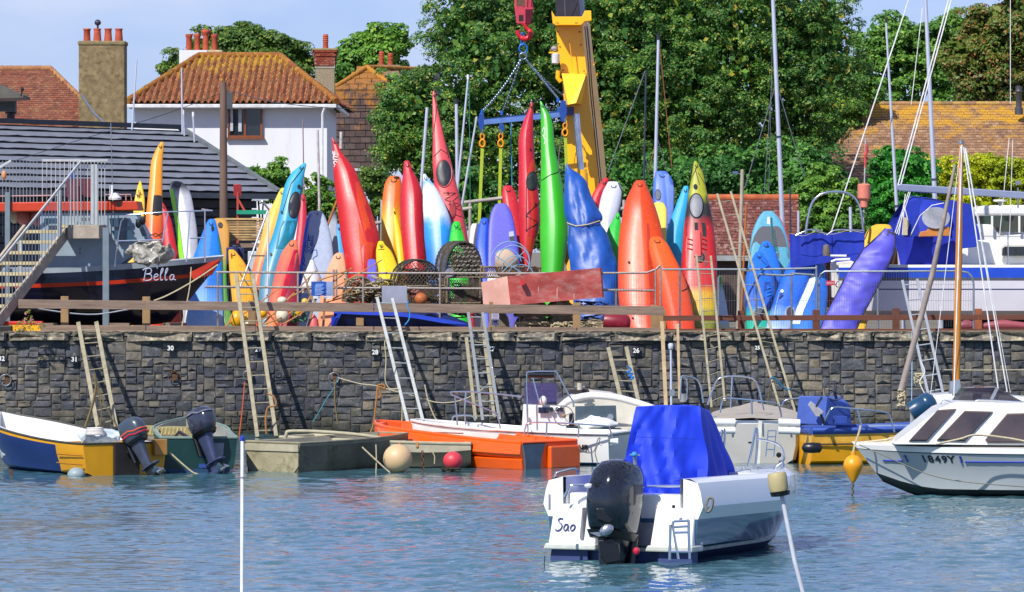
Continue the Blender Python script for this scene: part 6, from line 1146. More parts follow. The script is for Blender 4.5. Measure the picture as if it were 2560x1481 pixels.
# ================================================================= THE BLACK BOAT ON THE QUAY
def hull(fr, st, bands, parent, open_above=99, liner=None, inset=.06, floor=None, rim=None, rimname='gunwale', bow=True):
    """st: (x, [(y, z) keel .. gunwale]); bands: (i0, i1, name, material)"""
    for i0, i1, nm, mat in bands:
        mb = MB()
        for sg in (1, -1): mb.grid([[fr.P(x, sg * y, z) for y, z in sec[i0:i1 + 1]] for x, sec in st])
        sec = st[0][1]; x = st[0][0]
        for i in range(i0, min(i1, open_above)): mb.add([fr.P(x, sec[i][0], sec[i][1]), fr.P(x, -sec[i][0], sec[i][1]), fr.P(x, -sec[i + 1][0], sec[i + 1][1]), fr.P(x, sec[i + 1][0], sec[i + 1][1])], [(0, 1, 2, 3)])
        mb.build(nm, mat, parent, smooth=32)
    rin = []
    for x, sec in st: g_ = sec[-1]; rin.append((x, max(.005, g_[0]), g_[1]))
    if liner:
        mb = MB(); n = len(rin)
        for sg in (1, -1):
            rows = []
            for k, (x, y, z) in enumerate(rin):
                yi = max(.002, y - inset); fl = floor if floor is not None else z - .4; xx = x + (inset if k == 0 else 0) - (inset * 1.5 if k == n - 1 else 0)
                rows.append([fr.P(x, sg * y, z), fr.P(xx, sg * yi, z + .01), fr.P(xx, sg * max(.001, yi - .03), max(fl, z - .3)), fr.P(xx, sg * max(.001, yi - .12), fl), fr.P(xx, 0, fl)])
            mb.grid(rows)
        x, y, z = rin[0]; fl = floor if floor is not None else z - .4
        mb.add([fr.P(x, y, z), fr.P(x, -y, z), fr.P(x + inset, -y + inset, z + .01), fr.P(x + inset, y - inset, z + .01), fr.P(x + inset, -y + inset, fl), fr.P(x + inset, y - inset, fl)], [(0, 1, 2, 3), (3, 2, 4, 5)])
        mb.build('interior', liner, parent, smooth=32)
    if rim:
        pts = [fr.P(x, y, z + .01) for x, y, z in rin] ; pts2 = [fr.P(x, -y, z + .01) for x, y, z in rin]
        MB().tube(pts + list(reversed(pts2)), rim[1], 6).tube([pts[0], pts2[0]], rim[1], 6).build(rimname, rim[0], parent, smooth=60)
fb = Fr(548, 655, 90, 112.0); fb.o = Vc((W(548, 0, 112).x, F / 112 + 1.15, 0))
navy = M('black_hull_paint', '080c24', .2, 0, .1, 3, coat=.3); orr = M('orange_stripe', 'b83010', .4)
be = thing('fishing_boat', 'black hulled fishing boat with orange stripe and the name Bella standing on the quay', 'boat', (-9.5, fb.o.y, GZ))
st_ = []
for k in range(15):
    u = k / 14; x = -6.3 + 6.3 * u; b = 1.12 * (1 - max(0, (u - .55) / .45) ** 2.2) + .01; g_ = 3.46 + .3 * u ** 2.2; rk_ = max(0, u - .75) / .25
    kz = 2.3 + .15 * rk_ ** 2 + (1.2 * max(0, (u - .93) / .07)); q = lambda a, z: (max(.004, b * a), z)
    xx = lambda z: x
    st_.append((x, [q(.02, kz), q(.3 * (1 - rk_ * .7), kz + .06), q(.82 * (1 - rk_ * .55), kz + (g_ - kz) * .3), q(.93 * (1 - rk_ * .3), kz + (g_ - kz) * .6), q(.965 * (1 - rk_ * .12), g_ - .335), q(.98 * (1 - rk_ * .07), g_ - .25), q(.99, g_ - .02), q(1.0, g_ - .02), q(1.02, g_ + .1)]))
# rake the stem: lower points sit further aft near the bow
class Rk:
    def __init__(s, fr, z1, x0, k): s.fr, s.z1, s.x0, s.k = fr, z1, x0, k
    def P(s, x, y, z): return s.fr.P(x - max(0, (x - s.x0) / (0 - s.x0) if s.x0 else 0) * (s.z1 - z) * s.k, y, z)
rf = Rk(fb, 3.8, -2.2, .62)
hull(rf, st_, [(0, 1, 'keel', M('red_antifoul', '4a1418', .7, 0, .3)), (1, 4, 'hull', navy), (4, 5, 'stripe', orr), (5, 7, 'topside', navy), (7, 8, 'gunwale', M('grey_white_paint', '9aa6b0', .5, 0, .1))], be)
MB().grid([[rf.P(x, s_[-1][0], s_[-1][1]) for x, s_ in st_], [rf.P(x, 0, s_[-1][1] + .03) for x, s_ in st_], [rf.P(x, -s_[-1][0], s_[-1][1]) for x, s_ in st_]]).build('deck', M('deck_grey', 'a0a8ae', .7, 0, .1), be)
y_ = -1.1
MB().prism([fb.P(-.78, -.36, 3.60), fb.P(-.04, -.035, 3.78), fb.P(-.22, -.10, 3.45), fb.P(-.62, -.36, 3.32)], Vc((0, -.06, 0))).build('bow_flash', orr, be)
def strokes(sets, s_px, ox, oy, sc, r, mat, parent, name, s, yoff=-.02, surf=None):
    mb = MB()
    for pl in sets:
        P = spl([Vc((ox + x * sc, oy - y * sc, 0)) for x, y in pl], 5); Q = [(surf(p.x, p.y) if surf else W(p.x, p.y, s)) + Vc((0, yoff, 0)) for p in P]; mb.tube(Q, r, 4)
    return mb.build(name, mat, parent)
Bella = [[(1, 0), (3, 10), (4, 10)], [(0, 9), (3, 10.5), (7, 10), (7, 6.5), (3, 5.5), (7, 5), (7.5, 1.5), (4, 0), (0, .5)], [(10, 2.8), (13, 4), (12.5, 5.5), (10.5, 5), (9.8, 2), (11.2, .2), (13.5, 1.2)], [(15, 4), (17.5, 9), (17, 10.5), (15.8, 8), (15.3, 2), (16, .2), (17.3, 1)], [(19, 4), (21.5, 9), (21, 10.5), (19.8, 8), (19.3, 2), (20, .2), (21.3, 1)], [(27, 4.5), (25, 5), (23.5, 3), (23.8, .8), (25.5, .8), (27, 4), (26.8, 1), (28.5, .6)]]
strokes(Bella, 0, 357, 702, 2.9, .012, M('silver_letters', 'b8bccc', .4, .3), be, 'name', 113.55, -.0)
cabw = M('cabin_grey_white', '8696a4', .5, 0, .08)
cb = MB()
def slab(mb, pts, s, dep): return mb.prism([W(x, y, s) for x, y in pts], (0, dep, 0))
slab(cb, [(100, 690), (100, 532), (338, 532), (372, 600), (290, 672), (270, 690)], 111.9, 1.5); cb.build('wheelhouse', cabw, be, bevel=.02)
slab(MB(), [(-60, 530), (-60, 507), (342, 503), (347, 526)], 112.0, 1.6).build('roof_band', M('orange_roof', 'b83818', .45, 0, .1), be, bevel=.02)
for pts in ([(273, 546), (316, 545), (326, 566), (277, 568)], [(278, 577), (329, 576), (340, 600), (292, 603)], [(110, 546), (150, 546), (150, 560), (110, 560)], [(338, 548), (350, 548), (368, 590), (356, 592)]):
    slab(MB(), pts, 112.05, .02).build('window', M('wheelhouse_glass', '2c4458', .1, 0, .2), be)
slab(MB(), [(204, 545), (228, 545), (228, 553), (204, 553)], 112.05, .02).build('vent', galv, be)
for x, y in ((346, 560), (357, 552)): MB().ball(W(x, y, 112.2), (.07, .05, .1), 10, 6).build('mirror', black, be)
MB().box(W(298, 511, 112.3), (.08, .05, .1)).build('lamp', black, be)
rl = MB()
for l in ([(287, 668), (296, 590), (303, 553), (318, 537), (420, 530), (530, 527)], [(420, 531), (393, 672)], [(512, 528), (512, 656)], [(296, 603), (405, 600)], [(475, 596), (512, 595)], [(475, 530), (466, 655)]): rl.tube([W(x, y, 113.0) for x, y in l], .017, 6)
rl.tube([W(530, 527, 113), W(505, 523, 110)], .017, 6).build('pulpit_rail', steel, be, smooth=60)
for l in ([(262, 487), (327, 487), (329, 502)], [(315, 487), (315, 502)], [(0, 491), (150, 489)]): MB().tube([W(x, y, 112) for x, y in l], .015, 6).build('roof_rail', M('rail_red', 'b08080', .5), be)
MB().lathe([(.14, 0), (.15, .05), (.1, .1), (.1, .14), (.01, .16)], W(287, 500, 112), 14).build('radar', white, be, smooth=50); MB().box(W(278, 480, 112), (.07, .06, .3)).build('light_post', white, be)
for q in range(4): MB().box(W(200, 618 + q * 5, 112.1), (.02 + .02 * (q % 2), .01, .02)).build('emblem', dk, be)
mb = MB(); mb.ball(W(374, 632, 113), (.5, .33, .25), 60, 34)
for v in mb.v: v += mnoise.noise_vector(v * 3.2) * .14 + mnoise.noise_vector(v * 8) * .08 + mnoise.noise_vector(v * 17) * .035
mb.build('plastic_sheet_bundle', M('crumpled_plastic', '98948a', .22, 0, .6, 9, .6, 14, stain='5c564c', amt=.4), None, smooth=70, label='crumpled translucent sheet bundled on the black boat foredeck', cat='sheet')
MB().lathe([(.14, 0), (.14, .3), (.1, .33)], W(186, 500, 111), 12).build('cowl', M('maroon', '5a1c28', .6), be)
MB().box(W(200, 470, 110.6), (.6, .3, .42)).build('red_bin', M('maroon', '5a1c28', .6), be); MB().box(W(180, 455, 110.5), (.1, .1, .5)).build('blue_drum', M('blue_drum', '1838a0', .5), be)
for x, lb in ((60, 'ribbed pink float, left one of two hanging behind the stairs'), (97, 'ribbed pink float, right one of two hanging behind the stairs')): buoy(lb, x, 543, .17 if x < 80 else .19, 111.2, M('faded_pink', 'b0685c', .6, 0, .15, 4), 1.15)
buoy('dirty cream float hanging left of the two pink floats', 36, 536, .13, 111.2, M('cream_float', 'b0a488', .7, 0, .3, 6), 1.6); buoy('peach float hung high behind the stair rail at the left edge', 10, 438, .06, 111.6, M('peach_float', 'c08a5c', .6), 1.7)
rope('mooring_rope', 'rope drooping from the black boat bow behind the fence', [(545, 662), (480, 705), (420, 738), (385, 752)], .016, rope_w, 113.9); rope('mooring_rope', 'rope hanging straight from the black boat bow to the ground', [(478, 668), (474, 720), (462, 780), (455, 815)], .014, rope_w, 113.9)
rope('mooring_rope', 'slack white rope slung along the black boat under the fence rail', [(95, 772), (180, 784), (245, 786), (310, 776), (345, 770)], .016, M('slate_rope', '8e97a4', .8), 113.9)
for x in (120, 300, 440): MB().box((W(x, 0, 111).x, F / 111.3, GZ + .12), (.5, .6, .24)).build('keel_block', wood_gr, None, label='timber block under the %s of the black boat keel' % {120: 'rear', 300: 'middle', 440: 'front'}[x], cat='block')
# ================================================================= CRANE
S6 = 100.0
cr = thing('crane', 'yellow telescopic crane boom rising in front of the sycamore', 'crane', (W(1490, 0, S6).x, F / S6 + 2, GZ)); cy_ = M('crane_yellow', 'fcb404', .35, 0, .06, 2, .05, coat=.3, stain='d89000', amt=.25); cy2 = M('crane_amber', 'e09a1c', .4, 0, .06, 2)
def slb(pts, s0, s1, mat, nm, y0=0, dep=.5, par=None): return MB().loft([[W(x, y, s0) + Vc((0, y0, 0)) for x, y in pts], [W(x, y, s1) + Vc((0, y0 + dep, 0)) for x, y in pts]]).build(nm, mat, par or cr, bevel=.012)
MB().loft([[W(1384, -120, S6 - 1), W(1436, -120, S6 - 1), W(1458, -120, S6 - 2) + Vc((0, .5, 0)), W(1384, -120, S6 - 2) + Vc((0, .6, 0))], [W(1390, 45, S6), W(1452, 45, S6), W(1463, 40, S6) + Vc((0, .5, 0)), W(1392, 45, S6) + Vc((0, .6, 0))]]).build('inner_boom', M('boom_dark_steel', '2f2c33', .35, .5, .15, 3), cr)
MB().beam(W(1409, -60, S6 + .2), W(1413, 42, S6 + .2), .015, .012).build('boom_seam', M('seam_grey', '6c6c74', .4, .5), cr)
# main section: front face and right flank, leaning back
fr0 = [W(1388, 60, S6 + .1), W(1453, 60, S6 + .1), W(1474, 55, S6) + Vc((0, .55, 0)), W(1392, 60, S6) + Vc((0, .6, 0))]
def sect(xl, xc, xr, y, s=S6 + .1): return [W(xl, y, s), W(xc, y, s), W(xr, y, s) + Vc((0, .5, 0)), W(xl + 6, y, s) + Vc((0, .6, 0))]
MB().loft([sect(1388, 1455, 1475, 55), sect(1396, 1461, 1483, 130), sect(1404, 1467, 1491, 184), sect(1411, 1474, 1500, 265), sect(1417, 1486, 1508, 340), sect(1420, 1494, 1516, 430), sect(1428, 1512, 1530, 640), sect(1436, 1526, 1545, 800)]).build('boom', cy_, cr)
slb([(1379, 27), (1388, 42), (1455, 42), (1462, 27), (1478, 27), (1479, 52), (1462, 54), (1453, 63), (1388, 63), (1382, 58)], S6 + .6, S6 + .6, cy_, 'collar', dep=.7)
for x in (1393, 1440): MB().box(W(x + 1, 58, S6 + 1.1), (.08, .02, .02)).build('slot', black, cr)
MB().loft([[W(1404, 184, S6 + .6), W(1465, 186, S6 + .6), W(1440, 258, S6 + .9), W(1420, 262, S6 + .9)], [W(1404, 184, S6), W(1465, 186, S6), W(1458, 262, S6), W(1412, 262, S6)]]).build('nose_plate', M('crane_bright', 'ffc010', .35, 0, .05), cr)
MB().beam(W(1423, 100, S6 + .3), W(1433, 180, S6 + .3), .03, .02).build('seam', cy2, cr)
slb([(1462, 65), (1470, 55), (1478, 150), (1471, 156)], S6 - .1, S6 - .1, M('label_grey2', '8c90a8', .5, 0, .3, 8), 'side_label', y0=.05, dep=.02)
MB().tube([W(1440, 285, S6 + .7), W(1452, 425, S6 + .7), W(1456, 520, S6 + .7)], .085, 14).build('ram_rod', M('chrome', 'c4c4cc', .15, 1), cr, smooth=60)
MB().tube([W(1453, 425, S6 + .7), W(1454, 432, S6 + .7)], .14, 14).tube([W(1455, 432, S6 + .7), W(1470, 800, S6 + .7)], .14, 14).build('ram_cylinder', cy_, cr, smooth=60)
for dx, nm in ((0, 'hose'), (5, 'hose')): MB().tube(Wl([(1462 + dx, 66), (1470 + dx, 150), (1476 + dx, 230), (1486 + dx, 330), (1500 + dx, 470)], S6 + .25, 4), .014, 5).build(nm, black, cr)
for x, y in ((1394, 80), (1449, 80), (1396, 110), (1452, 112), (1408, 176), (1460, 178)): MB().ball(W(x, y, S6 + .15), .022, 8, 4).build('bolt', M('bolt_grey', '5c5448', .5, .6), cr)
MB().ball(W(1386, 122, S6 + .4), (.09, .08, .07), 10, 6).build('lamp', M('lamp_silver', 'b8a89c', .3, .5), cr); MB().lathe([(.05, -.13), (.1, -.1), (.1, .12), (.05, .15)], W(1389, 148, S6 + .4), 12).build('beacon', M('beacon_white', 'c8c4c0', .3), cr, smooth=50); MB().beam(W(1372, 132, S6 + .4), W(1396, 131, S6 + .4), .03, .04).build('lamp_bracket', cy_, cr)
MB().tube([W(1396, 175, S6 + .3), W(1394, 195, S6 + .3), W(1402, 205, S6 + .3)], .06, 8).build('bracket', cy_, cr, smooth=60)
for x, y in ((1489, 188), (1505, 315), (1484, 158)): MB().tube([W(x, y + 6, S6), W(x + 4, y, S6), W(x + 5, y - 6, S6)], .018, 5).build('cleat', cy_, cr)
MB().box((W(1500, 0, S6).x + .1, F / S6 + 1.2, GZ + .55), (2.4, 3.2, 1.1)).build('turntable', cy2, cr, bevel=.05); MB().box((W(1500, 0, S6).x, F / S6 + 2.5, GZ + .6), (2.6, 7, .5)).build('chassis', M('chassis_grey', '2c2e32', .6), cr)
for y in (-.3, 1.8, 4.6):
    for sx in (-1, 1): MB().lathe([(.2, -.15), (.48, -.15), (.52, -.05), (.52, .1), (.48, .15), (.2, .15)], (W(1500, 0, S6).x + sx * 1.2, F / S6 + y, GZ + .52), 18, Matrix.Rotation(R(90), 3, 'Y')).build('wheel', rubber, cr, smooth=40)
# hook block
s = 99.0; hb = thing('hook_block', 'faded red crane hook block with its hook, hanging above the blue chains', 'hook', W(1308, 98, s)); hr_ = M('hook_red', 'b8384c', .5, 0, .12, 5, .1)
MB().prism([W(1286, -20, s), W(1330, -20, s), W(1334, 22, s), W(1326, 62, s), (W(1292, 60, s)), W(1286, 18, s)], (0, .32, 0)).build('cheek_plates', hr_, hb, bevel=.03)
MB().box(W(1302, -2, s + .3), (.22, .1, .35)).build('sheaves', M('rope_brown', '5c4430', .8, 0, .3, 30, .5), hb); MB().box(W(1303, 46, s + .35), (.12, .1, .16)).build('trunnion', M('dark_gap', '2a1418', .8), hb)
MB().tube(Wl([(1310, 60), (1316, 70), (1326, 82), (1322, 94), (1308, 97), (1297, 88), (1294, 76)], s, 6), [.05] * 10 + [.07] * 17 + [.055] * 10, 10).build('hook', M('hook_bright', 'c01c2c', .4), hb, smooth=60)
for x in (1292, 1302, 1312, 1322): rope('hoist_wire', 'steel hoist wire running up from the hook block, %s of four' % {1292: 'first from the left', 1302: 'second from the left', 1312: 'third from the left', 1322: 'last on the right'}[x], [(x, -15), (x + 2, -60), (x + 6, -140)], .012, wire, s + .2, cat='wire')
cb_ = M('chain_blue', '1c64c0', .4, .3); chg = M('chain_grey', '77879c', .35, .8)
def chain(mb, a, b, sag=0, lk=.075, r=.010):
    L = (b - a).length; n = int(L / (lk * .72)); d = (b - a).normalized(); o = d.orthogonal().normalized(); o2 = d.cross(o)
    for i in range(n):
        t = (i + .5) / n; c = a.lerp(b, t) - Vc((0, 0, 4 * sag * t * (1 - t))); w = o if i % 2 else o2
        mb.tube([c + d * lk * .5 * math.cos(q * math.pi / 4) + w * lk * .28 * math.sin(q * math.pi / 4) for q in range(9)], r, 4, False)
rg_ = thing('lifting_chains', 'four leg chain sling hanging from a blue ring to the spreader beam', 'chain', W(1308, 135, s))
MB().tube(Wl([(1304, 84), (1302, 100), (1306, 114), (1311, 100), (1308, 84), (1304, 84)], s), .022, 7).build('shackle', cb_, rg_, smooth=60)
MB().tube([W(1308 + 10 * math.cos(a), 122 + 11 * math.sin(a), s) for a in [i * math.pi / 8 for i in range(17)]], .025, 7).build('ring', cb_, rg_, smooth=60); MB().tube([W(1308 + 9 * math.cos(a), 141 + 8 * math.sin(a), s + .3) for a in [i * math.pi / 8 for i in range(17)]], .025, 7).build('ring', chg, rg_, smooth=60)
for x, y, s2, sg_ in ((1206, 278, 100.5, .1), (1256, 280, 98, .04), (1396, 248, 101, 0), (1449, 264, 98.5, .12)):
    m_ = MB(); chain(m_, W(1303 if x < 1300 else 1314, 148, s), W(x, y, s2), sg_); m_.build('chain', chg, rg_)
    MB().tube([W(x, y - 3, s2), W(x - 2, y + 8, s2)], .035, 7).build('coupling', cb_, rg_)
sb_ = thing('spreader_beam', 'blue steel spreader beam slung under the chains', 'beam', W(1330, 300, 100)); sbb = M('spreader_blue', '1c4490', .45, .1, .1, 4, .1); lb_ = M('beam_pale', '5c7cb8', .45, .1, .15, 4)
MB().beam(W(1208, 300, 100.4), W(1410, 278, 100.4), .3, .03).beam(W(1208, 311, 100.4), W(1410, 292, 100.4), .3, .03).beam(W(1208, 306, 100.3), W(1410, 285, 100.3), .02, .16).build('beam', sbb, sb_)
MB().beam(W(1210, 306, 100.9), W(1400, 287, 100.9), .01, .12).build('web', lb_, sb_)
MB().beam(W(1400, 279, 100.6), W(1460, 277, 99.4), .18, .2).build('cross_beam', sbb, sb_, bevel=.01)
for x, y0, y1, w, s2 in ((1204, 284, 326, 9, 100.8), (1254, 310, 330, 8, 98.6), (1408, 252, 305, 10, 101), (1456, 262, 312, 6, 99)):
    MB().prism([W(x - w * .6, y0, s2), W(x + w * .6, y0, s2), W(x + w, (y0 + y1) / 2, s2), W(x + w * .5, y1, s2), W(x - w * .5, y1, s2), W(x - w, (y0 + y1) / 2, s2)], (0, .06, 0)).build('end_plate', sbb, sb_, bevel=.01)
hk = M('hook_yellow', 'e09008', .4, 0, .05); slg = M('lime_sling', '9cae28', .7, 0, .1, 10)
for i, (x, y, s2, xb) in enumerate(((1206, 335, 101, 1192), (1252, 335, 98.8, 1244), (1413, 308, 101.2, 1428), (1460, 312, 99.2, 1478))):
    o = thing('sling', ('lime lifting sling on a yellow hook at the left end of the beam', 'lime lifting sling second from the left under the beam', 'lime lifting sling in front of the crane boom, left of the chrome ram', 'lime lifting sling at the right end of the beam')[i], 'sling', W(xb, 620, s2), 'lifting slings under the spreader beam')
    MB().tube([W(x, y - 12, s2), W(x, y, s2)], .025, 6).build('shackle', M('shackle_grey', '8a9098', .4, .8), o)
    MB().tube([W(x + 5 * math.sin(a), y + 7 - 7 * math.cos(a), s2) for a in [k * math.pi / 6 for k in range(13)]], .022, 6).build('link', hk, o, smooth=60)
    MB().tube([W(x + 6.5 * math.sin(a), y + 24 - 9 * math.cos(a), s2) for a in [k * math.pi / 6 for k in range(13)]], .03, 6).build('hook', hk, o, smooth=60)
    MB().prism([W(x - 4, y + 30, s2), W(x + 4, y + 30, s2), W(xb + 6 * (1 if i > 1 else .6), 700, s2), W(xb - 4, 700, s2)], (0, .03, 0)).build('webbing', slg, o)
rope('tag_line', 'thin blue tag line hanging from the spreader beam', [(1279, 306), (1277, 340), (1279, 400), (1280, 470)], .012, M('bright_blue_rope', '2c84c4', .8), 100); rope('tag_line', 'thin pale wire slack below the beam by the boom', [(1406, 320), (1398, 380), (1395, 430)], .008, wire, 100.5)
# ================================================================= MASTS AND POLES
mst = M('mast_alloy', 'c2c6d4', .35, .35, .06, 3); mdk = M('mast_dark', '33384a', .5, .2, .1); mgr = M('mast_weathered', 'a3a3a6', .6, 0, .2, 6, .2)
def mast(label, x0, y0, x1, y1, w0, w1, s, mat=mst, name='mast', band=None, top=None, wires=(), cat='mast'):
    a = W(x0, y0, s); b = W(x1, y1, s); 
    if b.z > GZ + .3 and y1 > 380: b = b + (b - a) * ((b.z - GZ) / max(.5, a.z - b.z))
    t = thing(name, label, cat, b); MB().tube([b, a], [w1 / 2 / s, w0 / 2 / s], 10).build('tube', mat, t, smooth=60)
    if band:
        for u in band: p = b.lerp(a, u); MB().tube([p, p + (a - b).normalized() * .04], w1 / 2 / s * 1.15, 10).build('band', mdk, t)
    if top: MB().tube([a, a + Vc((0, 0, .12))], w0 / 2 / s * 1.3, 8).build('masthead', M(top, {'blk': '22242a', 'wht': 'd0d0d0'}[top], .5), t)
    for k, (xa, ya, xb, yb, r, m_) in enumerate(wires): MB().tube([W(xa, ya, s), W(xb, yb, s)], r, 4).build('stay', m_, t)
    return t
br = M('brown_line', '8c5030', .8)
mast('tallest white alloy mast crossing the sycamore right of centre', 1929, -80, 1957, 590, 9, 13, 105, band=(.53,), wires=((1939, 212, 1862, 470, .009, wire), (1942, 212, 2010, 440, .009, wire), (1930, 200, 1905, 560, .008, wire), (1932, 60, 1922, 480, .006, wire)))
mast('white alloy mast left of the doubled stay wires at the right', 2215, 57, 2243, 540, 5, 12, 106, band=(.4,), top='blk')
mast('stout alloy mast passing behind the yacht spray hood', 2311, -60, 2337, 495, 9, 14, 104, band=(.42,))
mast('alloy mast with forked black masthead in front of the sycamore', 1646, 100, 1638, 450, 7, 11, 106, top='blk', wires=((1646, 80, 1646, 100, .01, mdk), (1648, 102, 1680, 420, .01, br), (1641, 345, 1622, 430, .008, br), (1643, 345, 1668, 430, .008, wire)))
mast('dark slim mast left of the forked one', 1615, 175, 1609, 480, 4, 7, 104, mdk, wires=((1613, 178, 1520, 430, .012, wire), (1610, 365, 1622, 440, .007, wire)))
mast('white pole left of the salmon red sea kayak', 1068, 269, 1056, 425, 8, 8, 103)
mast('white pole with cap right of the salmon red sea kayak', 1141, 260, 1143, 470, 8, 9, 103, top='blk')
mast('tall thin white pole with pale tip behind the salmon sea kayak', 1170, 199, 1144, 470, 5, 8, 103.5, wires=((1173, 200, 1176, 540, .009, M('green_line', '2c7a6a', .8)),), top='wht')
mast('leaning white pole behind the blue spreader beam end', 1192, 292, 1157, 500, 5, 8, 103)
mast('thin white flagpole like pole left of the white house', 342, 148, 330, 325, 3.5, 5, 98)
mast('thin white pole against the left hip of the orange roof', 454, 170, 456, 335, 3.5, 5, 97)
mast('short capped white post below the orange roof left', 459, 287, 461, 340, 3, 4, 97, top='wht'); mast('short capped white post in front of the white house wall', 483, 292, 486, 356, 5, 4, 97, top='wht')
mast('brownish thin pole in front of the white house', 757, 298, 759, 420, 3, 4, 101, M('pole_mauve', '857478', .7))
mast('crooked whitish wooden pole behind the grey paddleboard', 794, 325, 799, 530, 6, 9, 107, M('peeling_white', 'b0aaa8', .8, 0, .25, 6, .4, 20, stain='80705f', amt=.3))
mast('peeling white pole left of the red canoe tip', 853, 330, 852, 372, 8, 8, 100, M('peeling_white', 'b0aaa8', .8, 0, .25, 6, .4, 20, stain='80705f', amt=.3))
mast('thin silver aerial in front of the dark shed roof', 277, 308, 280, 420, 2, 3, 101, galv)
mast('cream timber post with small camera right of the longest ladder', 1856, 424, 1846, 780, 9, 10, 110.5, M('cream_post', 'a09684', .75, 0, .15, 4, .3))
mast('grey iron bar standing left of the blue cockpit cloth', 1975, 470, 1977, 600, 4, 5, 107, mdk); mast('short alloy stub mast left of the steel hoop', 1996, 528, 1996, 580, 6, 6, 108)
mast('short alloy post inside the steel hoop', 2126, 518, 2127, 575, 8, 8, 108)
mast('orange brown stick right of the cream timber post', 1866, 510, 1858, 680, 5, 6, 109.5, M('orange_stick', 'a8602c', .7))
mast('orange brown grey tipped batten leaning left of the red canoe', 852, 476, 826, 545, 5, 8, 107, M('orange_stick', 'a8602c', .7))
for (x0, y0, x1, y1, lb) in ((2275, -10, 2075, 590, 'long white stay wire slanting down to the steel hoop'), (2374, -10, 2243, 470, 'white stay wire, left one of the close pair'), (2381, -10, 2250, 470, 'white stay wire, right one of the close pair'), (2306, 20, 2278, 262, 'thin grey wire right of the slanting stay'), (2526, 0, 2526, 260, 'thin vertical wire at the top right'), (2523, 345, 2498, 600, 'white wire descending to the motor cruiser, left one'), (2532, 350, 2524, 590, 'white wire descending to the motor cruiser, right one')):
    MB().tube([W(x0, y0, 106.5), W(x1, y1, 106.5)], .016 if x0 > 2370 and x0 < 2390 or x0 == 2275 else .009, 5).build('stay_wire', wirew, label=lb, cat='wire')
c = W(1838, 432, 110.3); t = thing('security_camera', 'small camera on the cream timber post', 'camera', c); MB().box(c, (.12, .16, .06)).build('body', M('cam_grey', '4c5878', .5), t); MB().beam(c, W(1853, 436, 110.4), .02, .02).build('arm', galv, t)
# ================================================================= YACHT AND CRUISER AT THE RIGHT
fy = Fr(2120, 700, 90, 108.4); fy.o = Vc((W(2090, 0, 108.4).x, F / 110.4 + 1.22, 0))
ya = thing('sailing_yacht', 'white sailing yacht with blue band, blue spray hood and cockpit cloths on the quay', 'boat', (10, fy.o.y, GZ)); ybl = M('yacht_blue_band', '1440b0', .35, 0, .08); navl = M('navy_line', '1c2c58', .4)
clo = M('royal_canvas', '0a2a9c', .75, 0, .12, 2, .3, 8)
st_ = []
for k in range(12):
    u = k / 11; x = -.05 + 9.2 * u; b = (1.0 + .35 * math.sin(min(1, u * 1.4) * math.pi * .5)); g_ = 3.66; 
    st_.append((x, [(.05, 2.4), (b * .6, 2.45), (b * .93, 2.62), (b * .985, 3.09), (b * .986, 3.12), (b * 1.0, 3.3), (b * 1.01, 3.37), (b * 1.0, 3.6), (b * .98, g_)]))
hull(fy, st_, [(0, 1, 'keel_bottom', M('dark_antifoul', '1c2430', .7)), (1, 3, 'hull', M('lilac_white_hull', 'cac8d0', .3, 0, .05, 2, coat=.2)), (3, 4, 'waterline', navl), (4, 5, 'topside', M('lilac_white_hull', 'cac8d0', .3, 0, .05, 2, coat=.2)), (5, 6, 'rubbing_strake', M('strake_grey', '50565f', .5)), (6, 7, 'band', ybl), (7, 8, 'toe_rail', offwh)], ya)
MB().box(fy.P(4, 0, 2.3), (3.2, .25, .5)).build('keel', M('dark_antifoul', '1c2430', .7), ya)
MB().grid([[fy.P(x, s_[-1][0], 3.66) for x, s_ in st_], [fy.P(x, -s_[-1][0], 3.66) for x, s_ in st_]]).build('deck', white, ya)
slab(MB(), [(2376, 664), (2376, 640), (2410, 601), (2660, 597), (2660, 664)], 109.5, 1.9).build('coachroof', white, ya, bevel=.05)
slab(MB(), [(2505, 640), (2506, 622), (2512, 617), (2580, 617), (2580, 640)], 109.7, .05).build('window', darkglass, ya, bevel=.01)
slab(MB(), [(2501, 644), (2502, 618), (2510, 613), (2590, 613), (2590, 644)], 109.62, .05).build('window_frame', offwh, ya)
def cloth(par, pts, s, mat=clo, nm='cockpit_cloth', amp=.03, n=24, m=10):
    a, b, c, d = [W(x, y, s) for x, y in pts]; rows = []
    for i in range(m + 1):
        rows.append([]); t = i / m
        for j in range(n + 1):
            p = a.lerp(b, j / n).lerp(d.lerp(c, j / n), t); p.y += mnoise.noise(Vc((p.x * 3.5 + p.z * 1.5, p.z * 2, 1))) * amp + amp * .4 * math.sin(j * 1.3) * (1 - t); rows[-1].append(p)
    mb = MB().grid(rows); bk2 = [[p + Vc((0, .015, 0)) for p in r] for r in rows]; mb.grid([list(reversed(r)) for r in bk2]); return mb.build(nm, mat, par, smooth=60)
cloth(ya, [(1974, 586), (2162, 579), (2160, 662), (2078, 655)], 109.6); cloth(ya, [(1974, 586), (2080, 583), (2080, 655), (1976, 672)], 109.62)
cloth(ya, [(2236, 590), (2390, 590), (2391, 661), (2251, 664)], 109.7, M('royal_canvas2', '08209a', .75, 0, .1, 2, .3, 8))
sh = []
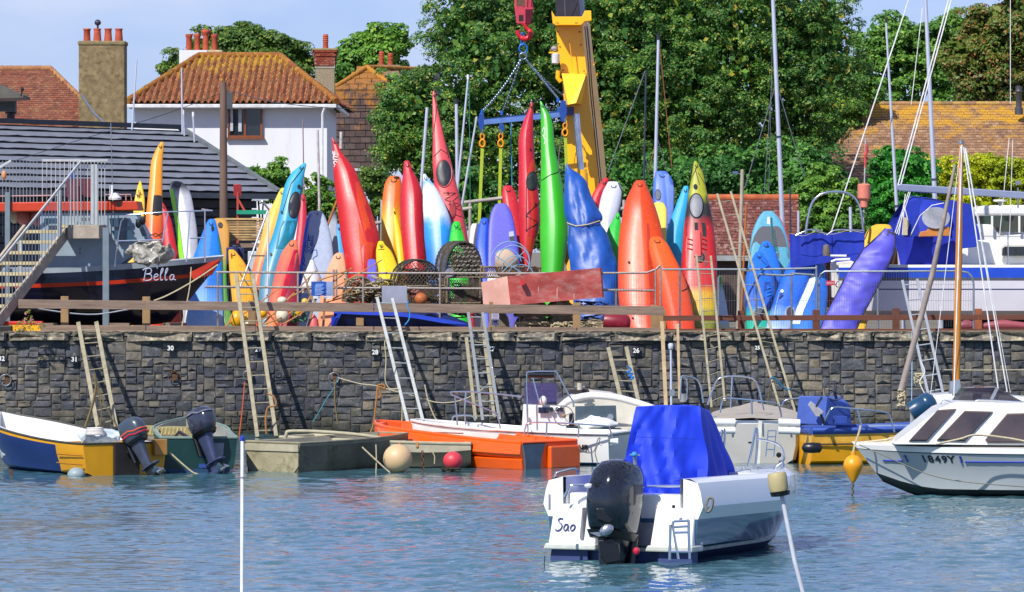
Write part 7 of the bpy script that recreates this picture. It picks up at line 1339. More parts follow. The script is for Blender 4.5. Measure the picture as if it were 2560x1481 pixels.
for k in range(13):      # spray hood, an arched tent
    a = math.pi * k / 12; sh.append([W(2228 + 4 * math.sin(a) + (1 - math.cos(a)) * 0, 622 - 118 * math.sin(a) ** .55, 109.2) + Vc((0, 1.3 * (1 - math.cos(a)), 0)) + Vc((.35 * math.sin(a), 0, 0)), W(2290, 622 - 134 * math.sin(a) ** .5, 109.4) + Vc((0, 1.3 * (1 - math.cos(a)), 0)), W(2350, 622 - 126 * math.sin(a) ** .5, 109.4) + Vc((0, 1.3 * (1 - math.cos(a)), 0)), W(2420, 622 - 102 * math.sin(a) ** .5, 109.4) + Vc((0, 1.3 * (1 - math.cos(a)), 0)), W(2455 , 622 - 30 * math.sin(a), 109.4) + Vc((0, 1.3 * (1 - math.cos(a)), 0))])
MB().grid(sh).build('spray_hood', clo, ya, smooth=50)
slab(MB(), [(2232, 596), (2262, 508), (2310, 494), (2300, 520), (2296, 560), (2300, 590)], 110.2, .03).build('hood_side', clo, ya); slab(MB(), [(2372, 590), (2376, 520), (2368, 498), (2428, 512), (2450, 590), (2440, 618), (2404, 622)], 110.2, .03).build('hood_side', clo, ya)
MB().loft([[W(2340 + 35 * math.cos(a), 545 + 27 * math.sin(a), sc) for a in [i * math.pi / 10 for i in range(20)]] for sc in (110.35, 110.3)]).build('hood_window', M('clear_vinyl', '9a9ca4', .15, 0, .35, 4), ya)
slab(MB(), [(2297, 592), (2301, 580), (2318, 577), (2320, 570), (2346, 566), (2374, 568), (2376, 590)], 110.3, .2).build('wooden_hatch', M('varnished_ply', 'b87434', .45, 0, .15), ya, bevel=.01)
slab(MB(), [(2080, 745), (2078, 658), (2128, 652), (2150, 662), (2112, 745)], 109.8, .3).build('transom', offwh, ya, bevel=.02); text('C', W(2094, 712, 110) + Vc((0, -.02, 0)), .22, dk, ya, 'registration', shear=.2); text('ATE', W(2112, 709, 110) + Vc((0, -.02, 0)), .12, dk, ya, 'registration')
for l in ([(2078, 655), (2090, 650), (2125, 648)], [(2076, 640), (2116, 640)]): MB().tube([W(x, y, 110) for x, y in l], .03, 6).build('ladder_bar', white, ya)
MB().lathe([(.08, 0), (.09, .1), (.07, .24), (.02, .26)], W(2066, 640, 110), 12).build('cowl_vent', M('beige_dark', '6c6258', .5), ya, smooth=50)
MB().tube(Wl([(2013, 592), (2020, 545), (2032, 505), (2058, 484), (2100, 480), (2130, 490), (2148, 515), (2156, 560), (2158, 582)], 109, 6), .028, 8).build('steel_hoop', steel, ya, smooth=60)
MB().tube(Wl([(1990, 590), (2020, 575), (2050, 577), (2065, 588), (2090, 575), (2160, 577)], 109.8, 4), .018, 6).build('pushpit_rail', steel, ya, smooth=60)
slab(MB(), [(2243, 462), (2250, 460), (2640, 485), (2640, 502), (2250, 478), (2243, 474)], 108.8, .17).build('boom', M('boom_alloy', '8c94ac', .4, .4, .08, 3), ya, bevel=.02)
for l in ([(2237, 585), (2272, 480)], [(2242, 585), (2276, 480)], [(2256, 588), (2262, 500)], [(2264, 590), (2272, 560), (2262, 520)], [(2247, 588), (2264, 485)], [(2276, 590), (2300, 540), (2330, 514), (2360, 508)]): MB().tube([W(x, y, 110.2) for x, y in l], .011, 5).build('rigging', wirew, ya)
MB().box(W(2263, 566, 110.3), (.1, .1, .4)).build('rope_bundle', rope_w, ya)
MB().tube([W(2390, 590, 110.1), W(2560, 592, 110.1)], .008, 4).build('guard_wire', wire, ya); MB().tube([W(2520, 580, 110), W(2521, 662, 110)], .015, 6).build('stanchion', steel, ya)
rope('mooring_rope', 'lashing cord along the top of the left blue cockpit cloth', [(1976, 584), (2010, 590), (2040, 580), (2080, 586), (2120, 577), (2158, 582)], .006, rope_w, 110)
fm = M('faded_coral', 'c87460', .6, 0, .12, 4); t = thing('dan_buoy', 'coral pink dan buoy float on a pole with a rolled flag', 'buoy', W(2160, 580, 108.8))
MB().lathe([(.05, 0), (.09, .02), (.09, .16), (.15, .22), (.15, .52), (.12, .55), (.02, .56)], W(2160, 520, 108.8), 14).build('float', fm, t, smooth=40); MB().tube([W(2158, 590, 108.8), W(2164, 345, 108.8)], .017, 6).build('pole', mgr, t); MB().tube([W(2165, 360, 108.9), W(2168, 375, 108.9), W(2162, 395, 108.9), W(2164, 420, 108.9)], [.02, .045, .03, .02], 7).build('flag', M('flag_red', 'b8403c', .8, 0, .4, 12), t)
mc = thing('motor_cruiser', 'white motor cruiser wheelhouse behind the yacht at the right edge', 'boat', (W(2540, 0, 102).x, F / 102 + 1, GZ))
slab(MB(), [(2436, 540), (2440, 524), (2456, 514), (2640, 512), (2640, 540)], 102, 2).build('roof', white, mc, bevel=.06); slab(MB(), [(2448, 580), (2442, 540), (2640, 540), (2640, 580)], 102.2, .03).build('windscreen', glassmat('green_glass', '3a4c44', .05, .7), mc)
for x in (2444, 2480, 2548): MB().beam(W(x, 540, 102.4), W(x + (6 if x == 2444 else 0), 582, 102.4), .05, .05).build('pillar', white, mc)
slab(MB(), [(2430, 585), (2445, 560), (2480, 562), (2500, 590), (2640, 580), (2640, 660), (2430, 660)], 102.3, 2).build('superstructure', white, mc, bevel=.04); MB().box((W(2600, 0, 102).x, F / 102.1 + 1.2, (GZ + 4) / 2 + .6), (3.4, 2, 1.6)).build('hull', white, mc)
MB().lathe([(.02, 0), (.05, .1), (.17, .12), (.17, .16), (.02, .17)], W(2500, 516, 102.4), 14).build('radar', white, mc, smooth=50)
t = thing('floodlight', 'small grey floodlight on a post right of the hedge', 'lamp', W(2545, 470, 104)); MB().box(W(2545, 457, 104), (.12, .1, .1)).build('lamp_head', galv, t); MB().tube([W(2545, 470, 104), W(2545, 520, 104)], .02, 6).build('post', galv, t)
# red gear under the yacht
for x0, x1, lb in ((2390, 2440, 'pinkish hull lying behind the brown fence right'), (2450, 2560, 'dusty red kayak lying on the ground under the yacht')):
    MB().tube([W(x0, 816, 113), W((x0 + x1) / 2, 812, 113), W(x1, 815, 113)], [.06, .12, .08], 10).build('kayak', M('dusty_red', '8a4048', .5, 0, .2, 3), smooth=60, label=lb, cat='kayak')
# ================================================================= BOATS AFLOAT
def hs(rk, st, x, z, side=1, off=.012):      # the point of a hull side at local x, height z
    k = max(i for i in range(len(st) - 1) if st[i][0] <= x) if x > st[0][0] else 0; (xa, a), (xb, b_) = st[k], st[k + 1]; t = (x - xa) / (xb - xa)
    sec = [(p[0] + (q[0] - p[0]) * t, p[1] + (q[1] - p[1]) * t) for p, q in zip(a, b_)]
    for p, q in zip(sec, sec[1:]):
        if p[1] <= z <= q[1]: return rk.P(x, side * (p[0] + (q[0] - p[0]) * (z - p[1]) / max(1e-6, q[1] - p[1]) + off), z)
    return rk.P(x, side * (sec[-1][0] + off), z)
def rrect(cx, l, w, n=5, p=3.2):
    out = []
    for i in range(20):
        a = 2 * math.pi * i / 20; c, s_ = math.cos(a), math.sin(a); out.append((cx + l / 2 * math.copysign(abs(c) ** (2 / p), c), w / 2 * math.copysign(abs(s_) ** (2 / p), s_)))
    return out
def outboard(fr, x, y, z, sc, tilt, steer, cowl, legm, parent, stripe=None, low=None, hz=1):
    Mx = fr.M @ Matrix.Rotation(R(steer), 3, 'Z') @ Matrix.Rotation(R(tilt), 3, 'Y'); o = fr.P(x, y, z); T = lambda a, b, c: o + Mx @ Vc((a * sc, b * sc, c * sc))
    mb = MB(); mb.loft([[T(px, py, w * hz) for px, py in rrect(c, l, wd)] for w, c, l, wd in ((.02, -.22, .4, .3), (.06, -.22, .5, .36), (.2, -.24, .58, .39), (.34, -.24, .6, .39), (.46, -.22, .55, .35), (.53, -.19, .42, .27), (.56, -.17, .2, .12))]); e = mb.build('outboard_motor', cowl, parent, smooth=50)
    MB().loft([[T(px, py, w) for px, py in rrect(-.22, l, wd)] for w, l, wd in ((-.02, .46, .33), (.05, .53, .385))]).build('cowl_base', black, e, smooth=50)
    MB().loft([[T(px, py, w) for px, py in rrect(c, l, wd)] for w, c, l, wd in ((0, -.2, .36, .24), (-.15, -.2, .3, .19), (-.4, -.2, .24, .13), (-.62, -.2, .22, .09))]).build('leg', legm, e, smooth=50)
    MB().loft([[T(px, py, w) for px, py in rrect(-.27, .5, .22)] for w in (-.6, -.625)]).build('cavitation_plate', legm, e)
    MB().loft([[T(px, py, w) for px, py in rrect(-.2, l, wd)] for w, l, wd in ((-.62, .22, .07), (-.78, .2, .06))]).loft([[T(u, r * math.cos(a), -.82 + r * math.sin(a)) for a in [i * math.pi / 6 for i in range(12)]] for u, r in ((.06, .01), (.02, .04), (-.06, .065), (-.25, .062), (-.38, .05))]).prism([T(-.08, -.008, -.85), T(-.3, -.008, -.85), T(-.3, -.008, -1.0), T(-.22, -.008, -1.06)], Mx @ Vc((0, .016 * sc, 0))).build('gearcase', low or legm, e, smooth=45)
    pr = MB(); pr.tube([T(-.38, 0, -.82), T(-.46, 0, -.82)], [.045 * sc, .02 * sc], 8)
    for k in range(3):
        a0 = k * 2.094 + .5; rows = []
        for rr in (.04, .09, .14, .165): rows.append([T(-.41 - .05 * s_, rr * math.cos(a0 + s_ * .45 * (1 - rr * 1.5)), -.82 + rr * math.sin(a0 + s_ * .45 * (1 - rr * 1.5))) for s_ in (-1, -.3, .4, 1)])
        pr.grid(rows); pr.grid([[p + Mx @ Vc((.012 * sc, 0, 0)) for p in reversed(r_)] for r_ in rows])
    pr.build('propeller', M('prop_metal', 'b4b4b8', .25, .9), e, smooth=60)
    MB().loft([[T(px, py, w) for px, py in rrect(.0, .1, .26)] for w in (.05, -.4)]).box(T(.06, 0, -.05), (.12 * sc, .2 * sc, .12 * sc)).build('bracket', black, e, smooth=40)
    if stripe:
        for i, (zz, m_) in enumerate(stripe):
            P = [(px, py) for px, py in rrect(-.24, .605, .395)]; MB().tube([T(px * 1.0, py * 1.0, zz + (.0 if px < -.3 else .06)) for px, py in P], .018 * sc, 4).build('stripe', m_, e)
    return e, T
def sections(L, b0, prof, g0, g1, n=12, full=.55, pw=2.0, keel=-.15, bowb=.02, rise=2):
    """stations from stern to bow; prof: (share of beam, share of height) from keel to gunwale"""
    out = []
    for k in range(n + 1):
        u = k / n; b = b0 * max(bowb, 1 - max(0, (u - full) / (1 - full)) ** pw * (1 - bowb)); g_ = g0 + (g1 - g0) * u ** rise; kz = keel + (g_ - keel) * .35 * max(0, (u - .8) / .2) ** 2
        out.append((L * u, [(max(.003, b * a * (1 - .25 * u if a < .95 else 1)), kz + (g_ - kz) * h) for a, h in prof]))
    return out
class Rake:
    def __init__(s, fr, L, z1, k, frac=.6): s.fr, s.L, s.z1, s.k, s.fx = fr, L, z1, k, frac; s.M = fr.M
    def P(s, x, y, z): return s.fr.P(x - max(0, (x / s.L - s.fx) / (1 - s.fx)) * (s.z1 - z) * s.k, y, z)
V6 = [(.04, 0), (.55, .1), (.9, .28), (.94, .45), (.97, .72), (1.0, .93), (1.0, 1.0)]
boats = 'small boats moored along the wall'
# 1 --- blue and yellow boat at the left
f = Fr(313, 1188, -35); b = thing('motorboat', 'blue and yellow open boat with white inside and red striped outboard at the left', 'boat', f.o, boats)
bluep = M('boat_blue', '0c2460', .35, 0, .12, 2, coat=.2, stain='1a3a80', amt=.3); yelp = M('boat_yellow', 'd09404', .4, 0, .08, 3, coat=.1)
st_ = sections(4.6, .86, V6, .56, 1.0, 14, pw=2.4); aft = [(x, [(y * (1.0 + .0), z) for y, z in s_]) for x, s_ in st_ if x < 1.1]; fwd = [(x, s_) for x, s_ in st_ if x > .9]
hull(f, aft, [(0, 6, 'stern_quarter', yelp)], b); hull(Rake(f, 4.6, 1, .3), fwd, [(0, 5, 'hull', bluep), (5, 6, 'top_strake', yelp)], b)
hull(f, st_, [(6, 6, 'edge', black)], b, liner=white, inset=.1, floor=.2, rim=(M('dark_rubbing_strip', '3a3a34', .6), .02))
for z in (.2, .36): MB().tube([f.P(.02, .87, z), f.P(.9, .88, z + .01)], .012, 4).build('step_line', M('amber_shadow_strip', '9a6404', .5), b)
MB().box(f.P(-.02, 0, .25), (.5, .12, .6), f.M.to_3x3() @ Matrix.Rotation(R(90), 3, 'Z')).build('motor_well', M('well_dark2', '1c1a18', .7), b)
MB().box(f.P(-.05, -.68, .48), (.12, .26, .28), f.M).build('wood_pad', M('pad_wood', 'a87838', .7), b, bevel=.01)
outboard(f, -.1, -.05, .5, .82, 30, 22, M('cowl_charcoal', '34404c', .3, 0, .1, coat=.4), M('leg_blue_grey', '3c4454', .35, .2), b, [(.12, M('stripe_red', 'c02038', .4)), (.2, M('stripe_orange', 'd4582c', .4))], M('gear_black', '14161a', .4))
mb = MB(); mb.ball(f.P(.75, .1, .66), (.36, .3, .13), 30, 18)
for v in mb.v: v += mnoise.noise_vector(v * 5) * .08 + mnoise.noise_vector(v * 14) * .04
mb.build('plastic_sheet', M('crumpled_white', 'b8c4c8', .3, 0, .15, 5), smooth=60, label='crumpled white plastic sheet in the stern of the blue and yellow boat', cat='sheet')
mb = MB(); 
for k in range(5): mb.tube([f.P(.55 + (.17 - .008 * k) * math.cos(a), .3 + (.17 - .008 * k) * math.sin(a), .72 + .025 * k) for a in [i * math.pi / 8 for i in range(17)]], .016, 5)
mb.build('hose_coil', M('pale_hose', 'c4c0ba', .5), smooth=60, label='coil of pale hose beside the red striped outboard', cat='hose')
buoy('grey white oval float in the water before the yellow stern', 191, 1187, .16, 141.5, M('grey_float', '8a9a9c', .5, 0, .2, 4, stain='55602c', amt=.4), .8)
MB().box(W(28, 1188, 141.5), (.05, .05, .2)).build('rudder_stub', rust, None, label='rusty stub sticking up at the waterline of the blue boat', cat='fitting')
# 2 --- green boat
f = Fr(497, 1182, -7); b = thing('motorboat', 'dark green boat with a big tilted black outboard on grey brackets', 'boat', f.o, boats)
grn = M('boat_green', '08322f', .4, 0, .15, 2, stain='1a4a50', amt=.35); st_ = sections(3.9, .69, V6, .62, .85, 10, full=.6)
hull(f, st_, [(0, 1, 'bottom', M('weedy_bottom', '14180e', .9, 0, .4, 8, .4)), (1, 2, 'blue_boot', M('dull_blue', '1c3c60', .5, 0, .2)), (2, 6, 'hull', grn)], b, liner=M('dinghy_grey', '8a8c84', .7, 0, .2), inset=.07, floor=.25, rim=(M('pale_green_trim', '6c8478', .6), .025))
gp = M('grey_bracket', '8e949c', .5, 0, .12, 4, stain='6c6c60', amt=.3)
for pts, s_ in (([(452, 1108), (560, 1108), (558, 1138), (528, 1163), (478, 1163), (450, 1140)], 139.2), ([(535, 1108), (575, 1108), (575, 1132), (556, 1146), (538, 1130)], 139.1)): slab(MB(), pts, s_, .05).build('transom_bracket', gp, b, bevel=.005)
slab(MB(), [(474, 1160), (526, 1160), (518, 1170), (482, 1170)], 139.25, .04).build('blue_boot_stripe', M('blue_trim', '1c3c88', .5), b)
outboard(f, -.12, .02, .62, .9, 24, 40, M('cowl_navy', '282c3c', .18, 0, .15, 3, coat=.6), M('leg_slate', '3c4664', .35, .2), b, [(.4, M('stripe_silver', '9a9cac', .3, .5))])
slab(MB(), [(340, 1066), (468, 1070), (482, 1090), (340, 1090)], 135.5, .7).build('slatted_locker', M('slat_beige', '8e8456', .8, 0, .2, 10, .3), b, bevel=.01)
for q in range(13): MB().beam(W(350 + q * 9.5, 1069, 135.7), W(346 + q * 9.5, 1088, 136), .03, .02).build('slat', M('slat_beige', '8e8456', .8, 0, .2, 10, .3), b)
slab(MB(), [(340, 1091), (480, 1091), (470, 1112), (340, 1112)], 136, .5).build('locker_side', M('locker_grey', '8c8272', .8, 0, .15, 3), b)
MB().beam(W(420, 1112, 138), W(448, 1080, 138), .06, .05).beam(W(448, 1080, 138), W(470, 1094, 138.5), .05, .05).build('tiller', M('tiller_brown', '2c2228', .5), b, bevel=.008)
MB().box(W(528, 1107, 139), (.13, .1, .1)).build('fuel_box', black, b, bevel=.01)
rope('mooring_rope', 'yellowish rope slanting from the yellow boat into the water by the green hull', [(425, 1132), (450, 1155), (480, 1180), (495, 1186)], .014, rope_w, 140)
# 3 --- weathered punt and cream dinghy
f = Fr(682, 1180, 40, 138.5); b = thing('dinghy', 'weathered square sided dinghy, cream stern and weedy grey side, behind the white pole', 'boat', f.o, boats)
cs_ = M('cream_scuffed', '958d72', .7, 0, .25, 2.5, .2, stain='5c5a34', amt=.42); dsd = M('weedy_grey_side', '5e5d4e', .8, 0, .3, 1.8, .4, 20, stain='3a3d26', amt=.42)
BX = [(.04, 0), (.7, .06), (.93, .2), (.96, .5), (.985, .8), (1.0, .92), (1.0, 1.0)]
st_ = sections(3.3, .66, BX, .52, .6, 8, full=.5, pw=2, bowb=.55)
hull(f, st_, [(0, 5, 'hull', dsd), (5, 6, 'top_strake', M('grey_green_top', '6f735f', .7, 0, .2))], b, liner=M('inside_grey', '8f8d80', .8, 0, .2), inset=.05, floor=.18, rim=(M('cream_rim', '8c8670', .7), .018))
tr_ = [f.P(-.02, y, z) for y, z in ((.64, .5), (-.64, .5), (-.63, .1), (-.5, -.05), (.5, -.05), (.63, .1))]; MB().prism(tr_, f.f * .03).build('transom', cs_, b); MB().box(f.P(-.03, 0, .43), (.03, 1.3, .12), f.M).build('transom_top', M('cream_top', 'a09a84', .7, 0, .15), b)
MB().tube([f.P(.2, -.62, .53), f.P(.9, -.64, .54)], .015, 5).build('handrail', galv, b)
for x in (.9, 1.9): MB().box(f.P(x, 0, .38), (.22, 1.2, .03), f.M).build('thwart', M('inside_grey', '8f8d80', .8, 0, .2), b)
f = Fr(742, 1163, 118, 134.0); b = thing('dinghy', 'cream dinghy with raised rounded coaming lying between the weedy one and the orange boat', 'boat', f.o, boats)
st_ = sections(3.7, .62, V6, .52, .44, 10, full=.45, pw=2.2, rise=1)
hull(f, st_, [(0, 4, 'hull', M('dark_mossy', '35382e', .8, 0, .35, 2.5, .4)), (4, 6, 'top_strake', M('cream_strake', 'a8a08a', .7, 0, .15, 4, stain='7a7660', amt=.35))], b, liner=M('inside_cream', 'a49e8a', .8, 0, .2), inset=.06, floor=.2, rim=(M('cream_rail', 'a09a80', .7), .028))
MB().tube(Wl([(712, 1105), (716, 1086), (726, 1079), (800, 1080), (900, 1088), (1000, 1104), (1080, 1122), (1122, 1134)], 135.6, 5), .035, 7).build('coaming', M('cream_rail', 'a09a80', .7), b, smooth=60)
for x in (1000, 1043): MB().tube([W(x, 1108, 137.2), W(x + 1, 1120, 137.4)], .025, 6).build('lashing', rope_o, b)
for x in (836, 855, 876): MB().beam(W(x, 1102, 136.5), W(x - 4, 1118, 137), .05, .03).build('frame', M('inside_cream', 'a49e8a', .8, 0, .2), b)
m_ = MB(); chain(m_, W(1056, 1128, 138.2), W(1058, 1180, 138.2), 0, .09, .013); m_.build('chain', rust, None, smooth=60, label='rusty chain hanging from the cream dinghy bow between the two ball buoys', cat='chain')
rope('mooring_rope', 'rope slanting from the weedy dinghy to the cream ball buoy', [(905, 1118), (950, 1160), (975, 1182)], .014, rope_w, 139.6); rope('mooring_rope', 'rope hanging straight down the weedy dinghy side', [(940, 1112), (941, 1150), (940, 1185)], .013, rope_w, 139.5); rope('mooring_rope', 'rope loop over the cream dinghy bow', [(1076, 1124), (1086, 1140), (1086, 1160)], .01, rope_w, 138.5)
buoy('large cream ball buoy floating against the weedy dinghy', 994, 1147, .262, 139, M('cream_ball', 'c8aa80', .5, 0, .12, 2.5, stain='b8906c', amt=.35))
buoy('smaller coral red ball buoy floating before the orange boat', 1132, 1152, .175, 138.8, M('coral_ball', 'c83844', .45, 0, .12, 3), .95)
tangle('weed', 'strands of weed at the foot of the coral red buoy', 'weed', 1104, 1150, 1172, 1180, 139.5, 14, .012, M('weed2', '2c2e16', .9), 9, .15)
# 4 --- orange plastic boat
f = Fr(1373, 1170, -50, 136.5); b = thing('work_boat', 'bright orange moulded plastic boat with a grey panel in its stern', 'boat', f.o, boats); orp = M('orange_plastic', 'e4590c', .35, 0, .06, 2, coat=.3)
C_ = [(.3, 0), (.72, .02), (.93, .1), (.965, .42), (.93, .47), (1.0, .56), (1.03, .62), (1.0, .95), (.96, 1.0)]
st_ = sections(4.2, .82, C_, .48, .76, 12, full=.7, pw=2.2, bowb=.1, keel=-.05, rise=1.3)
hull(f, st_, [(0, 8, 'hull', orp)], b, liner=orp, inset=.16, floor=.32, rim=(orp, .035))
MB().prism([f.P(-.03, y, z) for y, z in ((.78, .46), (.14, .46), (.26, .2), (.3, -.04), (.7, -.04), (.72, .2))], f.f * .04).build('stern_panel', M('panel_grey', '4a5c6c', .6, 0, .2, 4, stain='6c7880', amt=.3), b)
MB().box(f.P(-.05, -.36, .2), (.1, .86, .42), f.M).build('stern_pod', orp, b, bevel=.03)
MB().tube([f.P(1.3, .83, .2), f.P(2.6, .80, .24)], .02, 6).build('moulded_rib', M('orange_dark', 'b83404', .4), b); MB().box(f.P(1.9, .62, .62), (.7, .03, .02), f.M).build('slot', M('slot_brown', '5a2c1c', .7), b)
# 5 --- white console boat
f = Fr(1548, 1160, -74, 134); b = thing('console_boat', 'white centre console boat lettered WHALER with tinted screen and steering wheel', 'boat', f.o, boats); wh = white
st_ = sections(4.0, .8, V6, .58, .78, 12, full=.6, pw=2.2, bowb=.25, keel=-.15)
hull(f, st_, [(0, 2, 'bottom', M('pale_blue_bottom', '3c6c94', .5, 0, .15)), (2, 5, 'hull', wh), (5, 6, 'rub_rail', M('grey_rub', '8c8e90', .5))], b, liner=wh, inset=.12, floor=.3, rim=(M('white_rim', 'd4d4d0', .35), .03))
text('WHALER', f.P(.62, .80, .34), .115, black, b, 'name', right=-f.f + Vc((0, 0, 0)), up=(0, 0, 1), shear=.15, bold=.004)
cs0 = 134.3
slab(MB(), [(1308, 1012), (1412, 1016), (1418, 1092), (1304, 1092)], cs0, .55).build('console', wh, b, bevel=.02)
slab(MB(), [(1309, 1010), (1310, 956), (1392, 958), (1392, 1010)], cs0 - .3, .012).build('windscreen', glassmat('violet_tint', '4a4474', .05, .62), b); MB().prism([W(1392, 958, cs0 - .3), W(1392, 1010, cs0 - .3), W(1410, 1000, cs0 - .9), W(1403, 975, cs0 - .9)], (0, .012, 0)).build('windscreen_side', glassmat('violet_tint2', '6a6484', .05, .5), b)
MB().box(W(1359, 1026, cs0 + .1), (.2, .02, .11)).build('instrument_panel', M('panel_slate', '22283c', .3), b)
for x in (1378, 1394, 1404): MB().tube([W(x, 1024, cs0 + .15), W(x, 1024, cs0 + .05)], .045, 12).build('gauge', M('gauge_dark', '20262c', .2), b)
wc = W(1409, 1040, cs0 + .6); MB().tube([wc + Vc((.18 * math.cos(a), 0, .18 * math.sin(a))) for a in [i * math.pi / 12 for i in range(25)]], .011, 6).build('steering_wheel', steel, b, smooth=60)
m2 = MB()
for k in range(5): a = k * 1.257 + .3; m2.tube([wc + Vc((0, .03, 0)), wc + Vc((.18 * math.cos(a), 0, .18 * math.sin(a)))], .008, 4)
m2.build('wheel_spoke', steel, b); MB().ball(wc + Vc((0, .03, 0)), (.05, .04, .04), 10, 6).build('wheel_hub', M('hub_brown', '8c6c50', .5), b); MB().box(W(1429, 1050, cs0 + .5), (.1, .1, .26)).build('throttle', black, b, bevel=.02)
def rails(par, ls, s, r=.016, m_=steel, nm='rail'):
    for l in ls: MB().tube(Wl(l, s, 3), r, 6).build(nm, m_, par, smooth=60)
rails(b, [[(1320, 1086), (1318, 1010), (1317, 940), (1326, 930), (1380, 929), (1392, 933), (1420, 985), (1432, 1003), (1434, 1018)], [(1328, 931), (1346, 1000), (1350, 1008)]], cs0 + .4, .017)
MB().tube([W(1321, 938, cs0 + .4), W(1386, 938, cs0 + .4)], .055, 8).build('rolled_canopy', black, b, smooth=50); MB().box(W(1305, 1020, cs0 + .3), (.05, .05, .08)).build('side_light', galv, b)
rails(b, [[(1127, 981), (1180, 980), (1305, 992)], [(1127, 981), (1136, 990), (1232, 1030), (1244, 1040), (1253, 1082)], [(1137, 993), (1144, 1066)], [(1165, 981), (1161, 1032), (1165, 1062)], [(1131, 1052), (1136, 1040), (1180, 1040), (1188, 1052)]], 132.6)
rails(b, [[(1310, 1090), (1314, 1068), (1326, 1057), (1400, 1058), (1510, 1065), (1524, 1072), (1531, 1096)], [(1367, 1058), (1366, 1090)], [(1447, 1062), (1446, 1094)]], 135.4)
MB().ball(W(1358, 1002, cs0 + .1), (.07, .07, .09), 10, 8).build('bird', wh, None, smooth=60, label='small white bird like figure perched on the console top', cat='ornament')
for x in (1500, 1524): slab(MB(), [(x, 1098), (x + 22, 1096), (x + 22, 1112), (x, 1114)], 135.0, .12).build('stern_block', wh, b, bevel=.01)
rope('mooring_rope', 'grey line looped over the white console boat stern', [(1445, 1120), (1465, 1132), (1485, 1128), (1494, 1100), (1500, 1098), (1488, 1130), (1492, 1150), (1494, 1170)], .01, M('grey_line', '6c6a66', .8), 135.8)
# 6 --- white cabin boat behind it
b = thing('cabin_boat', 'white cabin boat with arched coaming and dark glass behind the console boat', 'boat', W(1500, 1130, 130), boats)
slab(MB(), [(1380, 1030), (1405, 1010), (1430, 990), (1470, 978), (1530, 985), (1610, 1012), (1700, 1030), (1700, 1075), (1380, 1075)], 130.2, 1.5).build('cabin', offwh, b, bevel=.04)
MB().tube(Wl([(1400, 1022), (1420, 1003), (1470, 990), (1530, 993), (1580, 1004), (1640, 1024)], 130.9, 4), .07, 7).build('coaming', wh, b, smooth=60)
slab(MB(), [(1438, 1016), (1540, 1014), (1542, 1056), (1438, 1058)], 130.9, .05).build('bulkhead_glass', M('slate_glass', '46545f', .12, 0, .1), b)
MB().tube([W(1526, 1043, 131.2), W(1526, 1043, 130.9)], .06, 14).build('porthole', galv, b, smooth=40)
slab(MB(), [(1350, 1070), (1690, 1070), (1690, 1085), (1350, 1083)], 131.8, .6).build('side_deck', M('deck_cream', 'bcb8a8', .5, 0, .08), b, bevel=.01); slab(MB(), [(1360, 1084), (1700, 1084), (1700, 1160), (1380, 1160)], 131, 1.4).build('hull', offwh, b)
mb = MB(); mb.ball(W(1480, 1064, 132), (.5, .3, .13), 34, 18)
for v in mb.v: v += mnoise.noise_vector(v * 4) * .09 + mnoise.noise_vector(v * 11) * .04
mb.build('folded_sail', wh, b, smooth=60)
slab(MB(), [(1412, 985), (1425, 975), (1470, 972), (1475, 982), (1440, 986)], 130.4, .3).build('foredeck_gear', M('gear_dark', '2c2a2c', .6), b); MB().tube([W(1449, 975, 130.6), W(1449, 958, 130.6)], .05, 10).build('vent', M('vent_cream', 'b8ae98', .4), b, smooth=40); MB().beam(W(1437, 967, 130.6), W(1462, 967, 130.6), .03, .03).build('cleat', galv, b)
for q, (x0, x1) in enumerate(((1388, 1420), (1455, 1490))): MB().beam(W(x0, 1078, 133), W(x1, 1092, 133.4), .16, .05).build('bench_lid', wh, b, bevel=.01)
# 7 --- white stern view
f = Fr(1880, 1159, 4, 133.3); b = thing('motorboat', 'grey white boat seen from its rounded stern with a folding boarding ladder', 'boat', f.o, boats); gw = M('grey_gelcoat', 'a6a6a0', .35, 0, .1, 1.5, coat=.15, stain='a8946c', amt=.3)
RB = [(.2, 0), (.7, .08), (.93, .2), (1.0, .5), (1.0, .8), (.99, .93), (.97, 1.0)]
st_ = sections(4.2, .88, RB, .8, 1.0, 10, full=.5, pw=2, keel=-.12); st_ = [(-.0, [(y * .93, z) for y, z in st_[0][1]])] + [(x + .12, s_) for x, s_ in st_]
hull(f, st_, [(0, 1, 'bottom', M('blue_grey_boot', '3a464c', .7)), (1, 5, 'hull', gw), (5, 6, 'gunwale', wh)], b); MB().grid([[f.P(x, s_[-1][0], s_[-1][1]) for x, s_ in st_], [f.P(x, 0, s_[-1][1] + .05) for x, s_ in st_], [f.P(x, -s_[-1][0], s_[-1][1]) for x, s_ in st_]]).build('deck', M('beige_deck', '9c9488', .7, 0, .12), b, smooth=60)
for (x0, x1) in ((1782, 1838), (1946, 2000)):
    for y in (1056, 1076): MB().tube([W(x0, y, 134.4), W(x1, y + (2 if x0 > 1900 else 0), 134.4)], .07, 9).build('rubbing_pad', wh, b, smooth=60)
slab(MB(), [(1896, 1052), (1906, 1053), (1900, 1160), (1890, 1160)], 134.3, .05).build('motor_bracket', M('bracket_pale', 'c8c8bc', .5, 0, .1), b, bevel=.005)
for l in ([(1920, 1076), (1914, 1142)], [(1940, 1077), (1934, 1142)], [(1920, 1077), (1940, 1077)], [(1919, 1092), (1939, 1092)], [(1918, 1106), (1938, 1106)], [(1916, 1124), (1936, 1124)]): MB().tube([W(x, y, 134.9) for x, y in l], .014, 6).build('ladder_bar', steel, b, smooth=60)
MB().tube([W(1947, 1138, 134.6), W(1947, 1138, 134.3)], .05, 12).build('exhaust', black, b); MB().ball(W(1875, 1107, 134.3), (.04, .03, .02), 8, 5).build('fitting', black, b)
